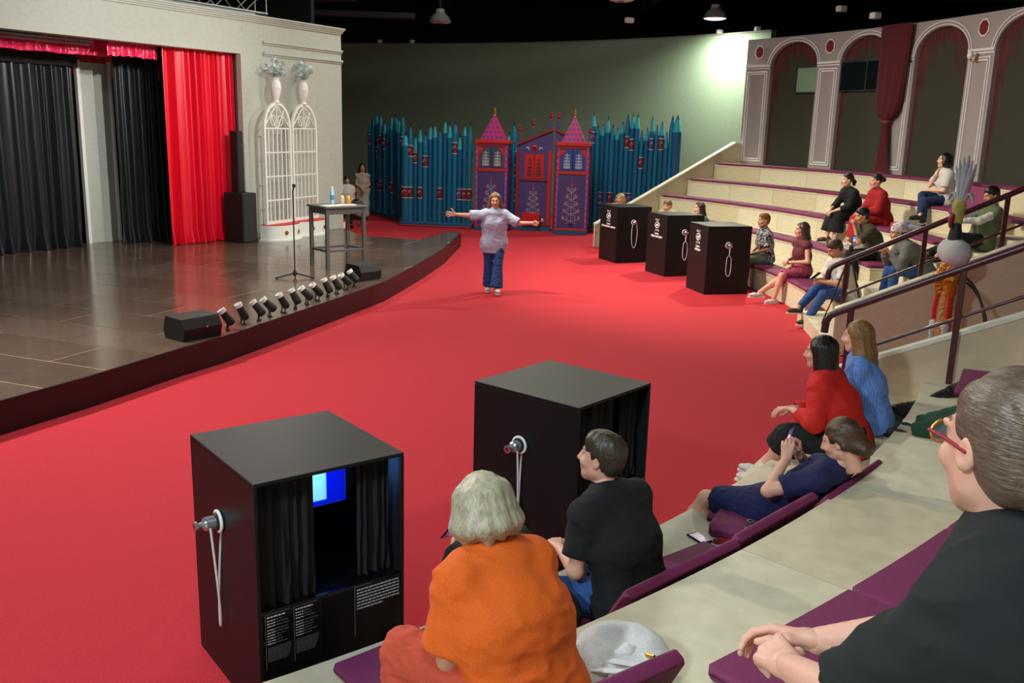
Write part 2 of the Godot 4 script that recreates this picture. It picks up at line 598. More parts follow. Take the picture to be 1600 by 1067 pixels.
# ---------------------------------------------------------------- stage platform and stage wall
const EDGE := [[-5.2, -6.1], [-4.455, -7.74], [-4.085, -8.55], [-3.62, -9.79], [-3.371, -10.33], [-3.03, -11.38], [-2.56, -12.85], [-2.057, -14.53], [-1.719, -16.66], [-1.45, -18.76], [-1.288, -21.54], [-1.55, -21.94], [-2.047, -20.22], [-3.457, -20.62], [-3.9, -21.7], [-4.4, -22.4]]
func build_stage() -> void:
	var st := setting("stage", "low black stage with a curved front edge")
	var poly := PackedVector2Array()
	for e in EDGE:
		poly.append(Vector2(e[0], e[1]))
	poly.append_array([Vector2(-9.0, -27.0), Vector2(-20.0, -24.0), Vector2(-20.0, -6.1)])
	# deck boards: rectangles clipped to the outline
	var g1 := Vector2(cos(deg_to_rad(20.8)), sin(deg_to_rad(20.8)))
	var g2 := Vector2(g1.y, -g1.x)
	var shown := 0
	var rng := RandomNumberGenerator.new()
	rng.seed = 7
	var rest := mb()
	for r in range(-2, 30):
		var y0 := 6.09 + 0.74 * (r - 4)
		var off := -7.45 + (0.75 if r % 2 == 0 else 0.0) - 0.08 * (r % 3)
		for k in range(-12, 8):
			var x0 := off + 1.5 * k
			var q := PackedVector2Array()
			var gp := 0.007 if rng.randf() < 0.7 else 0.003
			for cr in [[x0 + gp, y0 + gp], [x0 + 1.5 - gp, y0 + gp], [x0 + 1.5 - gp, y0 + 0.74 - gp], [x0 + gp, y0 + 0.74 - gp]]:
				q.append(g1 * cr[0] + g2 * cr[1])
			for pc in Geometry2D.intersect_polygons(poly, q):
				var area := 0.0
				for i in pc.size():
					area += pc[i].cross(pc[(i + 1) % pc.size()])
				if absf(area) < 0.02:
					continue
				var b := mb()
				var t := Transform3D(Basis(Vector3.RIGHT, Vector3.BACK, Vector3.DOWN), Vector3(0, STAGE - 0.005, 0))
				b.prism(pc, 0.01, t)
				var ctr := (q[0] + q[2]) / 2
				if ctr.x > -10.5 and shown < 290:
					shown += 1
					obj("deck_board", b.mesh(), M["board%d" % rng.randi_range(0, 3)], st)
				else:
					rest.add(b, Transform3D.IDENTITY)
	var ro := obj("hidden_boards", rest.mesh(), M.board0, st)
	ro.set_meta("kind", "stuff")
	# underlay and fascia
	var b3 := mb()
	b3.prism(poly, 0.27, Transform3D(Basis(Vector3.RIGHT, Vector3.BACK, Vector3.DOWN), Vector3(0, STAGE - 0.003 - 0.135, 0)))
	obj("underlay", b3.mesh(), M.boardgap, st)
	var rows := [[], [], [], []]
	var oy := [STAGE + 0.001, STAGE + 0.001, 0.0, 0.0]
	for i in 11:
		var p := Vector2(EDGE[i][0], EDGE[i][1])
		var a := Vector2(EDGE[maxi(i - 1, 0)][0], EDGE[maxi(i - 1, 0)][1])
		var c := Vector2(EDGE[mini(i + 1, 10)][0], EDGE[mini(i + 1, 10)][1])
		var d := (c - a).normalized()
		var o := Vector2(-d.y, d.x)
		for j in 4:
			var w: float = [-0.004, 0.02, 0.02, -0.004][j]
			var pp := p + o * w
			rows[j].append(Vector3(pp.x, oy[j], pp.y))
	b3 = mb()
	for j in 3:
		b3.sheet([rows[j], rows[j + 1]], false, true)
	obj("fascia", b3.mesh(), M.stageside, st)
	b3 = mb()
	beam(b3, Vector3(-1.27, 0.155, -21.54), Vector3(-1.55, 0.155, -21.96), 0.03, 0.312)
	beam(b3, Vector3(-1.55, 0.155, -21.96), Vector3(-2.06, 0.155, -20.2), 0.03, 0.312)
	obj("rear_fascia", b3.mesh(), M.stageside, st)
	# proscenium wall
	var w2 := setting("wall_stage", "white stage wall with a cornice, around the curtained opening")
	var s0 := -14.55
	var turn := yaw_of(Vector3(0.866, 0, 0.5))
	var wall_box := func(called: String, t0: float, t1: float, y0: float, y1: float, sa: float, sb: float, m: Material, ch: float) -> void:
		obj(called, box_mesh(Vector3(t1 - t0, y1 - y0, sb - sa), ch), m, w2, xf(wst((sa + sb) / 2, (t0 + t1) / 2, (y0 + y1) / 2), turn))
	wall_box.call("side_panel", 14.06, 17.05, STAGE, 4.82, s0 - 0.28, s0, M.white_wall, 0.004)
	wall_box.call("header", -4.0, 14.06, 4.04, 4.82, s0 - 0.28, s0, M.white_wall, 0.004)
	wall_box.call("left_return", -4.0, 1.0, STAGE, 4.04, s0 - 0.28, s0, M.white_wall, 0.004)
	wall_box.call("jamb", 13.97, 14.075, STAGE, 4.04, s0 - 0.12, s0 + 0.02, M.white_wall, 0.006)
	wall_box.call("inner_jamb", 13.86, 13.97, STAGE, 4.0, s0 - 0.5, s0 - 0.4, M.white_wall, 0.006)
	# cornice: stepped lines at the top, two mouldings lower down
	for k in 4:
		wall_box.call("cornice_step", -4.0, 17.05 + 0.02 * k, 4.68 + 0.035 * k, 4.715 + 0.035 * k + 0.002, s0 - 0.01, s0 + 0.025 + 0.022 * k, M.white_wall, 0.004)
	for y in [4.30, 4.08]:
		wall_box.call("moulding", 14.6, 17.07, y, y + 0.05, s0 - 0.01, s0 + 0.045, M.white_wall, 0.008)
		wall_box.call("moulding", 14.6, 17.06, y - 0.035, y, s0 - 0.01, s0 + 0.02, M.white_wall, 0.004)
	# black box behind the opening
	var bb := setting("wall_stage_house", "dark backdrop inside the stage opening")
	obj("backdrop", box_mesh(Vector3(24, 6, 0.1), 0.0), M.black_box, bb, xf(wst(-19.0, 8.0, 3.0), turn))
	obj("wing_end", box_mesh(Vector3(0.1, 6, 6), 0.0), M.black_box, bb, xf(wst(-17.8, 16.4, 3.0), turn))
	obj("wing_start", box_mesh(Vector3(0.1, 6, 4), 0.0), M.black_box, bb, xf(wst(-17.0, -3.5, 3.0), turn))
	obj("roof", box_mesh(Vector3(24, 0.1, 5), 0.0), M.black_box, bb, xf(wst(-17.4, 6.0, 5.6), turn))
	# aluminium truss on top of the wall
	var tr := thing("lighting_truss", "silver lattice lighting truss lying along the top of the stage wall", "truss", wst(-14.95, 11.0, 4.92), turn)
	var b4 := mb()
	for yy in [0.0, 0.32]:
		for zz in [-0.16, 0.16]:
			b4.tube([Vector3(-7, yy, zz), Vector3(4.0, yy, zz)], 0.024, 8)
	obj("chord", b4.mesh(), M.truss, tr)
	b4 = mb()
	for k in 28:
		var x := -7.0 + 0.4 * k
		var up: bool = k % 2 == 0
		if x + 0.4 > 4.01:
			continue
		for zz in [-0.16, 0.16]:
			b4.tube([Vector3(x, 0.0 if up else 0.32, zz), Vector3(x + 0.4, 0.32 if up else 0.0, zz)], 0.011, 6)
		b4.tube([Vector3(x, 0.32, -0.16), Vector3(x + 0.4, 0.32, 0.16)], 0.009, 6)
	for zz in [-0.16, 0.16]:
		b4.tube([Vector3(3.98, 0, zz), Vector3(3.98, 0.32, zz)], 0.014, 6)
	for yy in [0.0, 0.32]:
		b4.tube([Vector3(3.98, yy, -0.16), Vector3(3.98, yy, 0.16)], 0.014, 6)
	obj("lattice", b4.mesh(), M.truss, tr)

# wavy hanging cloth between two points; folds n, depth a
func drape(p: Vector3, q: Vector3, y0: float, y1: float, folds: int, depth: float, sd: int, flare := 1.0, cols := 0, hem := 0.0) -> ArrayMesh:
	var nz := FastNoiseLite.new()
	nz.seed = sd
	nz.frequency = 1.0
	var d := (q - p)
	var side := Vector3(-d.z, 0, d.x).normalized()
	var nc := cols if cols > 0 else folds * 10
	var rows := []
	for r in 13:
		var k := float(r) / 12.0
		var row := []
		for c in nc + 1:
			var t := float(c) / nc
			var ph := t * folds * TAU + nz.get_noise_2d(t * folds * 0.45, 3.0) * 5.0
			var am := depth * (0.55 + 0.6 * absf(nz.get_noise_2d(t * folds * 0.3, 11.0)) * 1.6)
			var wv := sin(ph)
			wv = signf(wv) * pow(absf(wv), 0.75)
			var drop := (1.0 - k)
			var pos := p + d * (t + nz.get_noise_2d(t * 6.0, k * 0.7) * 0.006 * drop)
			pos += side * (wv * am * (0.75 + 0.25 * drop * flare) + nz.get_noise_2d(t * 5.0, k * 1.5) * 0.03 * drop)
			var yb := y0 + hem * (0.5 + 0.5 * nz.get_noise_2d(t * 9.0, 40.0))
			pos.y = lerpf(yb, y1, k)
			if k < 0.01 and flare > 1.0:
				pos += side * 0.05 * wv
			row.append(pos)
		rows.append(row)
	var b := mb()
	b.sheet(rows, false, false)
	return b.mesh()

# ---------------------------------------------------------------- curtains and stage wall dressing
func build_back() -> void:
	# hanging black curtains, white wing flats, red curtain, valances
	one("black_curtain", "wide black satin curtain at the left edge of the stage opening", "curtain", drape(wst(-16.0, 6.4, 0), wst(-16.0, 11.22, 0), STAGE + 0.01, 3.80, 20, 0.075, 3, 1.3), M.velvet_black)
	one("black_curtain", "narrower black satin curtain between the white flats", "curtain", drape(wst(-15.7, 11.84, 0), wst(-15.7, 12.92, 0), STAGE + 0.01, 3.86, 7, 0.07, 5, 1.3), M.velvet_black)
	one("red_curtain", "bright red satin curtain beside the black speaker column", "curtain", drape(wst(-14.82, 12.26, 0), wst(-14.82, 14.0, 0), STAGE + 0.015, 4.06, 12, 0.085, 9, 1.5), M.satin_red)
	one("black_header", "black cloth border above the wide black curtain", "curtain border", drape(wst(-15.92, 6.4, 0), wst(-15.92, 11.3, 0), 3.62, 4.0, 9, 0.02, 4), M.black_box)
	one("black_header", "short black cloth border above the narrower black curtain", "curtain border", drape(wst(-15.55, 11.84, 0), wst(-15.55, 12.95, 0), 3.74, 4.05, 3, 0.02, 6), M.black_box)
	one("satin_valance", "long pink red gathered satin valance under the curtain track", "valance", drape(wst(-15.35, 6.0, 0), wst(-15.35, 11.5, 0), 3.78, 4.06, 24, 0.045, 12, 1.0, 0, 0.04), M.satin_pink)
	one("satin_valance", "short pink red gathered satin valance next to the red curtain", "valance", drape(wst(-14.95, 11.2, 0), wst(-14.95, 12.3, 0), 3.78, 4.05, 7, 0.04, 14, 1.0, 0, 0.06), M.satin_pink)
	one("red_backdrop", "red satin strip glimpsed above the white wing flat", "curtain", drape(wst(-16.5, 11.0, 0), wst(-16.5, 13.6, 0), 3.5, 4.5, 8, 0.04, 21), M.satin_red)
	var turn := yaw_of(Vector3(0.866, 0, 0.5))
	var tk := thing("curtain_track", "pale grey aluminium curtain track with stacked rails under the stage header", "curtain track", wst(-15.0, 8.2, 4.05), turn)
	for k in 3:
		obj("rail_bar", box_mesh(Vector3(5.6, 0.035, 0.05), 0.006), mat("track", c8(150, 164, 172), 0.35, 0.4), tk, xf(Vector3(0, -0.05 * k + 0.02, -0.07 * k)))
	var fl := thing("wing_flat", "tall white wing flat standing between the two black curtains", "stage flat", wst(-16.25, 11.82, STAGE), turn)
	obj("board", box_mesh(Vector3(0.64, 3.42, 0.05), 0.004), M.white_wall, fl, xf(Vector3(0, 1.71, 0)))
	obj("edge_post", box_mesh(Vector3(0.07, 3.46, 0.09), 0.004), M.white_paint, fl, xf(Vector3(-0.35, 1.73, 0.03)))
	obj("edge_post", box_mesh(Vector3(0.05, 3.46, 0.09), 0.004), M.white_paint, fl, xf(Vector3(0.34, 1.73, 0.03)))
	fl = thing("wing_flat", "narrow white wing flat showing beside the red curtain's left edge", "stage flat", wst(-15.6, 13.05, STAGE), turn)
	obj("board", box_mesh(Vector3(0.16, 3.5, 0.05), 0.004), M.white_wall, fl, xf(Vector3(0, 1.75, 0)))
	obj("edge_post", box_mesh(Vector3(0.05, 3.5, 0.09), 0.004), M.white_paint, fl, xf(Vector3(0.08, 1.75, 0.03)))
	fl = thing("wing_flat", "pale wing flat glimpsed between the red curtain and the opening's jamb", "stage flat", wst(-15.3, 14.25, STAGE), turn)
	obj("board", box_mesh(Vector3(0.5, 3.6, 0.05), 0.004), M.white_wall, fl, xf(Vector3(0, 1.8, 0)))
	# loudspeaker column on its subwoofer
	var sw := thing("subwoofer", "tall black subwoofer cabinet standing on the stage below the speaker column", "speaker", Vector3(-5.62, STAGE, -19.02), turn + 0.06)
	obj("cabinet", box_mesh(Vector3(0.4, 1.0, 0.5), 0.012), M.matt_black, sw, xf(Vector3(0, 0.5, 0)))
	obj("grille", box_mesh(Vector3(0.37, 0.95, 0.012), 0.004), mat("grille", c8(34, 34, 36), 0.8), sw, xf(Vector3(0, 0.5, 0.255)))
	obj("foot_strip", box_mesh(Vector3(0.4, 0.03, 0.5), 0.004), M.gloss_black, sw, xf(Vector3(0, 0.015, 0)))
	var cl := thing("speaker_column", "slim black speaker column on top of the subwoofer", "speaker", Vector3(-5.66, STAGE + 1.0, -19.05), turn + 0.06)
	obj("cabinet", box_mesh(Vector3(0.16, 1.22, 0.2), 0.01), M.matt_black, cl, xf(Vector3(0, 0.61, 0)))
	obj("grille", box_mesh(Vector3(0.135, 1.16, 0.012), 0.004), mat("grille", c8(34, 34, 36), 0.8), cl, xf(Vector3(0, 0.61, 0.105)))
	# white trellis arches on rounded plinths, with vases
	arch_gate("white arched trellis gate nearest the speaker column", wst(-14.12, 14.5, STAGE), turn + 0.12, "low white rounded plinth with a red top under the left trellis gate", "tall white vase with pale flowers on the left trellis arch")
	arch_gate("white arched trellis gate on the right, before the grey wall", wst(-14.3, 15.5, STAGE), turn + 0.12, "low white rounded plinth with a red top under the right trellis gate", "tall white vase with pale blue flowers on the right trellis arch")
	arch_gate("white arched trellis gate mostly hidden behind the stage wall's corner", Vector3(-4.55, 0.02, -23.35), turn + 0.5, "low white rounded plinth with a red top behind the stage wall corner", "vase of grey white flowers peeking past the stage wall corner")

func arch_gate(label: String, at: Vector3, turn: float, label2: String, label3: String) -> void:
	var pl := thing("plinth", label2, "plinth", at, turn)
	var b := mb()
	var shape := func(w: float, dd: float) -> PackedVector2Array:
		var p := PackedVector2Array()
		for k in 17:
			var a := PI * k / 16.0
			p.append(Vector2(cos(a) * w, -sin(a) * dd))
		p.append(Vector2(-w, 0.16))
		p.append(Vector2(w, 0.16))
		return p
	var flat := Basis(Vector3.RIGHT, Vector3.FORWARD, Vector3.UP)
	b.prism(shape.call(0.52, 0.30), 0.3, Transform3D(flat, Vector3(0, 0.17, 0.06)))
	obj("drum", b.mesh(), M.white_paint, pl)
	b = mb()
	b.prism(shape.call(0.55, 0.33), 0.035, Transform3D(flat, Vector3(0, 0.018, 0.06)))
	obj("base_rim", b.mesh(), M.white_paint, pl)
	b = mb()
	b.prism(shape.call(0.5, 0.28), 0.014, Transform3D(flat, Vector3(0, 0.327, 0.06)))
	obj("red_top", b.mesh(), M.red_paint, pl)
	for k in 2:
		b = mb()
		var a: float = [1.2, 2.0][k]
		var c := Vector3(cos(a) * 0.53, 0.17, 0.06 + sin(a) * 0.31)
		for j in 6:
			var e := TAU * j / 6.0
			b.lathe([Vector2(0.0, -0.008), Vector2(0.02, 0.0), Vector2(0.0, 0.008)], 8, Transform3D(Basis.from_euler(Vector3(PI / 2, PI / 2 - a, 0)), c + Vector3(sin(a) * cos(e), 0, -cos(a) * cos(e)) * 0.03 + Vector3(0, sin(e) * 0.03, 0)))
		b.lathe([Vector2(0.0, -0.012), Vector2(0.018, 0.0), Vector2(0.0, 0.012)], 8, Transform3D(Basis.from_euler(Vector3(PI / 2, PI / 2 - a, 0)), c))
		obj("gold_flower", b.mesh(), M.gold, pl)
	# trellis
	var g := thing("trellis_gate", label, "trellis gate", at + Vector3(0, 0.335, 0), turn)
	var w := 0.42
	var h := 1.95
	b = mb()
	var rim := []
	rim.append(Vector3(-w, 0, 0))
	for k in 25:
		var a := PI - PI * k / 24.0
		rim.append(Vector3(cos(a) * w, h + sin(a) * 0.5, 0))
	rim.append(Vector3(w, 0, 0))
	for k in rim.size() - 1:
		beam(b, rim[k], rim[k + 1], 0.05, 0.055)
	beam(b, Vector3(-w, 0.03, 0), Vector3(w, 0.03, 0), 0.05, 0.06)
	obj("frame", b.mesh(), M.white_paint, g)
	for k in 5:
		var x := -w + 2 * w * (k + 1) / 6.0
		obj("upright", box_mesh(Vector3(0.022, h, 0.022), 0.003), M.white_paint, g, xf(Vector3(x, h / 2, 0)))
	for k in 4:
		obj("crossbar", box_mesh(Vector3(2 * w, 0.026, 0.03), 0.003), M.white_paint, g, xf(Vector3(0, h * (k + 1) / 4.0, 0)))
	b = mb()
	for sg in [-1.0, 1.0]:
		var pts := []
		for k in 9:
			var t := k / 8.0
			pts.append(Vector3(sg * (w * 0.92 - w * 0.92 * t * t), h + 0.05 + 0.42 * t - 0.1 * sin(t * PI), 0))
		b.tube(pts, 0.013, 6)
		b.tube([Vector3(sg * 0.03, h, 0), Vector3(sg * 0.24, h + 0.36, 0)], 0.013, 6)
		var cir := []
		for k in 13:
			cir.append(Vector3(sg * 0.12 + cos(TAU * k / 12.0) * 0.08, h + 0.16 + sin(TAU * k / 12.0) * 0.1, 0))
		b.tube(cir, 0.011, 6, false)
	b.tube([Vector3(0, h, 0), Vector3(0, h + 0.5, 0)], 0.012, 6)
	obj("fanlight_scrolls", b.mesh(), M.white_paint, g)
	# vase and bouquet on the arch
	var v := thing("flower_vase", label3, "vase", at + Vector3(0, 0.335 + h + 0.515, 0), turn)
	b = mb()
	b.lathe([Vector2(0.0, 0.0), Vector2(0.07, 0.0), Vector2(0.05, 0.05), Vector2(0.09, 0.16), Vector2(0.115, 0.3), Vector2(0.1, 0.4), Vector2(0.065, 0.45), Vector2(0.085, 0.5), Vector2(0.06, 0.49)], 18)
	obj("vase_body", b.mesh(), M.white_paint, v)
	var rng := RandomNumberGenerator.new()
	rng.seed = int(absf(at.x * 100))
	b = mb()
	var leaf := mb()
	for k in 34:
		var a := rng.randf() * TAU
		var rr := sqrt(rng.randf()) * 0.2
		var p := Vector3(cos(a) * rr, 0.55 + rng.randf() * 0.42 * (1.0 - rr * 2.2), sin(a) * rr)
		leaf.tube([Vector3(0, 0.47, 0), p], 0.004, 4, false)
		var bs := Basis.from_euler(Vector3(rng.randf() * 2 - 1, rng.randf() * TAU, rng.randf() * 2 - 1))
		for j in 5:
			var e := TAU * j / 5.0
			var d := bs * Vector3(cos(e), 0.35, sin(e))
			var sd := bs * Vector3(-sin(e), 0, cos(e))
			var up := bs * Vector3.UP
			b.quad(p, p + d * 0.03 + sd * 0.02, p + d * 0.062 + up * 0.006, p + d * 0.03 - sd * 0.02, up)
			b.quad(p - up * 0.004, p + d * 0.03 + sd * 0.02, p + d * 0.062 + up * 0.006, p + d * 0.03 - sd * 0.02, -up)
	var bl := obj("blossoms", b.mesh(), mat("blossom", c8(196, 214, 222), 0.7), v)
	bl.set_meta("kind", "stuff")
	obj("stems", leaf.mesh(), mat("stem", c8(150, 176, 160), 0.7), v)

# ---------------------------------------------------------------- flat prints
func paper(w: int, h: int, col: Color) -> Image:
	var im := Image.create(w, h, false, Image.FORMAT_RGB8)
	im.fill(col)
	return im
func dot(im: Image, x: float, y: float, r: float, col: Color, inner := 0.0) -> void:
	for j in range(maxi(int(y - r), 0), mini(int(y + r) + 2, im.get_height())):
		for i in range(maxi(int(x - r), 0), mini(int(x + r) + 2, im.get_width())):
			var d := Vector2(i - x, j - y).length()
			if d <= r and d >= inner:
				im.set_pixel(i, j, col)
func stroke(im: Image, a: Vector2, b: Vector2, r: float, col: Color) -> void:
	var n := int(a.distance_to(b) / maxf(r * 0.6, 0.5)) + 1
	for k in n + 1:
		var p := a.lerp(b, float(k) / n)
		dot(im, p.x, p.y, r, col)
func print_mat(key: String, im: Image, rough := 0.6) -> StandardMaterial3D:
	var m := mat(key, Color.WHITE, rough)
	im.generate_mipmaps()
	m.albedo_texture = ImageTexture.create_from_image(im)
	return m
func sheet_of(a: Vector3, b: Vector3, c: Vector3, d: Vector3, out: Vector3) -> ArrayMesh:
	var k := mb()
	k.quad(a, b, c, d, out)
	return k.mesh()

# ---------------------------------------------------------------- curved arcade wall behind the far seats
const AR := 18.35
const ATOP := 5.12
const ABOT := 1.95
func apt(deg: float, y: float, r := AR) -> Vector3:
	return pol(r, deg, y)
func arch_curve(mid: float, half: float, spring: float, rise: float, r: float, grow := 0.0) -> Array:
	var g := rad_to_deg(grow / AR)
	var pts := [apt(mid - half - g, ABOT, r), apt(mid - half - g, lerpf(ABOT, spring, 0.5), r)]
	for k in 21:
		var a := PI - PI * k / 20.0
		pts.append(apt(mid + cos(a) * (half + g), spring + sin(a) * (rise + grow), r))
	pts.append(apt(mid + half + g, lerpf(ABOT, spring, 0.5), r))
	pts.append(apt(mid + half + g, ABOT, r))
	return pts
func niche_print() -> StandardMaterial3D:
	if M.has("niche"):
		return M.niche
	var im := paper(160, 320, c8(46, 46, 34))
	var nz := FastNoiseLite.new()
	nz.seed = 4
	nz.frequency = 0.05
	for j in 320:
		for i in 160:
			var x := absf(i - 80) / 80.0
			var edge := 0.78 - 0.1 * sin(clampf(j / 320.0, 0, 1) * PI) + (0.14 if j > 130 else 0.0)
			var col := c8(46, 46, 34)
			var n := nz.get_noise_2d(i * 1.6, j * 0.25)
			if x > edge or j < 34 + 30 * x * x + 8 * sin(i * 0.2):
				col = c8(82, 22, 28).lerp(c8(56, 18, 22), clampf(0.5 + n * 1.4, 0, 1))
			elif j < 90 + 10 * sin(i * 0.12) and x > 0.3:
				col = c8(70, 32, 30).lerp(c8(48, 38, 30), clampf(0.5 + n, 0, 1))
			im.set_pixel(i, j, col)
	return print_mat("niche", im, 0.85)
func build_arcade() -> void:
	var w := setting("wall_right", "curved grey arcade wall with white mouldings behind the far seats")
	var period := 7.05
	var half := 2.37
	var spring := 4.42
	var rise := 0.56
	var b := mb()
	var bays := 6
	var mids := []
	for k in bays:
		mids.append(-30.72 + period * k)
	# plain continuation of the wall out of view
	b.ring(AR, AR + 0.14, mids[bays - 1] + half, 76.0, 0.0, ATOP, 60)
	# left end pier
	b.ring(AR, AR + 0.14, -35.65, mids[0] - half, ABOT - 0.4, ATOP, 4)
	for k in bays:
		if k < bays - 1:
			b.ring(AR, AR + 0.14, mids[k] + half, mids[k + 1] - half, ABOT - 0.4, ATOP, 3)
	obj("piers", b.mesh(), M.arcade, w)
	for k in bays:
		var mid: float = mids[k]
		# spandrel above the arch
		b = mb()
		var lo := []
		var hi := []
		var inn := []
		for j in 21:
			var a := PI - PI * j / 20.0
			lo.append(apt(mid + cos(a) * half, spring + sin(a) * rise))
			inn.append(apt(mid + cos(a) * half, spring + sin(a) * rise, AR + 0.14))
			hi.append(apt(mid + cos(a) * half, ATOP))
		b.sheet([lo, hi], false, true)
		b.sheet([inn, lo], false, true)
		b.sheet([hi, hi.map(func(p: Vector3) -> Vector3: return p + Vector3(0.1, 0, 0.0))], false, true)
		obj("spandrel", b.mesh(), M.arcade, w)
		# painted niche
		b = mb()
		var r0 := []
		var r1 := []
		for j in 9:
			var t := mid - half - 0.1 + (2 * half + 0.2) * j / 8.0
			r0.append(apt(t, ABOT - 0.1, AR + 0.1))
			r1.append(apt(t, 5.05, AR + 0.1))
		b.sheet([r0, r1], false, true)
		var nb := obj("painted_niche", b.mesh(), niche_print(), w)
		nb.set_meta("label", "printed canvas of an olive niche with red drapes")
		# arch mouldings
		for q in 2:
			b = mb()
			var cv := arch_curve(mid, half, spring, rise, AR - 0.012, 0.03 + 0.065 * q)
			b.tube(cv.slice(2, 23), 0.018, 6)
			obj("arch_moulding", b.mesh(), M.moulding, w)
	# pier frames, imposts and roundels
	for k in bays:
		var pm: float = mids[k] - period / 2
		var t0 := pm - (period / 2 - half) + 0.12
		var t1 := pm + (period / 2 - half) - 0.12
		if k == 0:
			t0 = -35.5
		for q in 2:
			var e := 0.16 + 0.2 * q
			var y0 := ABOT + 0.12 + 0.05 * q
			var y1 := 4.3 - 0.05 * q
			b = mb()
			var fr := [apt(t0 + e, y0, AR - 0.01), apt(t0 + e, y1, AR - 0.01), apt(t1 - e, y1, AR - 0.01), apt(t1 - e, y0, AR - 0.01), apt(t0 + e, y0, AR - 0.01)]
			for j in 4:
				beam(b, fr[j], fr[j + 1], 0.03, 0.03 if j % 2 == 0 else 0.036, 0.006)
			obj("pier_frame", b.mesh(), M.moulding, w)
		b = mb()
		b.ring(AR - 0.03, AR + 0.02, t0 - 0.1, t1 + 0.1, 4.42, 4.47, 3)
		b.ring(AR - 0.018, AR + 0.02, t0 - 0.1, t1 + 0.1, 4.37, 4.40, 3)
		obj("impost", b.mesh(), M.moulding, w)
		var ry := 4.79 + 0.02 * k
		var rd := mb()
		var oct := PackedVector2Array()
		var oct2 := PackedVector2Array()
		for j in 8:
			oct.append(Vector2(cos(TAU * (j + 0.5) / 8), sin(TAU * (j + 0.5) / 8) * 1.15) * 0.155)
			oct2.append(Vector2(cos(TAU * (j + 0.5) / 8), sin(TAU * (j + 0.5) / 8) * 1.15) * 0.125)
		var bs := xf(apt(pm + (0.0 if k > 0 else -0.05), ry, AR - 0.01), yaw_of(inward(pm)))
		rd.prism(oct, 0.03, bs)
		obj("roundel_rim", rd.mesh(), M.moulding, w)
		rd = mb()
		rd.prism(oct2, 0.04, bs)
		obj("roundel", rd.mesh(), M.roundel, w)
	# projection booth windows
	for q in 2:
		var a0: float = [-30.55, -26.05][q]
		var a1: float = [-28.38, -21.6][q]
		var y0: float = [3.77, 3.78][q]
		var y1: float = [4.38, 4.43][q]
		var win := setting("window_%d" % (q + 1), ["small projection booth window in the first arch, pale green light painted into its pane", "wide projection booth window with dark blue panes in the second arch"][q])
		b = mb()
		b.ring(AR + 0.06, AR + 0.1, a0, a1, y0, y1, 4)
		var pm2: StandardMaterial3D
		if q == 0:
			pm2 = mat("painted_light_pane", c8(112, 138, 114), 0.15)  # pale green and weak emission paint in the green wall reflected by the glass
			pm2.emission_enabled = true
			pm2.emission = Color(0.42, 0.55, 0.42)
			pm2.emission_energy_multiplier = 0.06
		else:
			pm2 = mat("booth_glass", c8(16, 26, 28), 0.08)
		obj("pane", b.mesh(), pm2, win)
		b = mb()
		for yy in [y0, y1]:
			b.ring(AR + 0.03, AR + 0.09, a0, a1, yy - 0.015, yy + 0.015, 4)
		b.ring(AR + 0.03, AR + 0.09, a0, a0 + 0.08, y0, y1, 1)
		b.ring(AR + 0.03, AR + 0.09, a1 - 0.08, a1, y0, y1, 1)
		if q == 1:
			b.ring(AR + 0.03, AR + 0.09, -23.6, -23.5, y0, y1, 1)
		obj("window_frame", b.mesh(), M.matt_black, win)
	# swagged red curtain on the third pier
	var cw := thing("swag_curtain", "dark red velvet curtain tied in the middle, hanging on the arcade wall", "curtain", pol(AR - 0.12, -20.6, 2.0), -deg_to_rad(-20.6))
	var rows := []
	var prof := [[0.0, 0.24, 0.05], [0.25, 0.19, 0.05], [0.6, 0.13, 0.06], [0.9, 0.09, 0.06], [1.06, 0.08, 0.07], [1.12, 0.1, 0.07], [1.2, 0.24, 0.12], [1.35, 0.34, 0.14], [1.6, 0.4, 0.12], [2.1, 0.43, 0.1], [2.7, 0.45, 0.08], [3.12, 0.46, 0.06]]
	for p in prof:
		var row := []
		for k in 49:
			var a := TAU * k / 48.0
			var f := 1.0 + 0.16 * sin(a * 11.0 + p[0] * 0.6) + 0.08 * sin(a * 5.0)
			row.append(Vector3(sin(a) * p[2] * f, p[0], cos(a) * p[1] * (1.0 + 0.03 * sin(a * 7.0))))
		rows.append(row)
	b = mb()
	b.sheet(rows.slice(0, 5), false, false)
	b.smooth()
	obj("tail", b.mesh(), M.velvet_red, cw)
	b = mb()
	b.sheet(rows.slice(5, 12), false, false)
	obj("swag", b.mesh(), M.velvet_red, cw)
	b = mb()
	var tie := []
	for k in 17:
		tie.append(Vector3(cos(TAU * k / 16.0) * 0.085, 1.09, sin(TAU * k / 16.0) * 0.1))
	b.tube(tie, 0.022, 6, false)
	obj("tie_band", b.mesh(), M.crimson, cw)
	# sconce
	var sc := thing("wall_sconce", "small brass wall sconce with a white glass shade on the arcade pier", "wall lamp", pol(AR - 0.02, -13.35, 4.26), yaw_of(inward(-13.35)))
	b = mb()
	b.lathe([Vector2(0, 0), Vector2(0.05, 0.0), Vector2(0.05, 0.02), Vector2(0, 0.025)], 14, Transform3D(Basis(Vector3.RIGHT, PI / 2), Vector3.ZERO))
	b.tube([Vector3(0, 0, 0.02), Vector3(0, -0.04, 0.1), Vector3(0, 0.0, 0.16)], 0.012, 6)
	obj("arm", b.mesh(), M.gold, sc)
	b = mb()
	b.lathe([Vector2(0.035, 0.0), Vector2(0.06, 0.05), Vector2(0.055, 0.1), Vector2(0.03, 0.15), Vector2(0.0, 0.16)], 14, xf(Vector3(0, 0.01, 0.16)))
	obj("shade", b.mesh(), mat("milk_glass", c8(220, 216, 205), 0.2), sc)
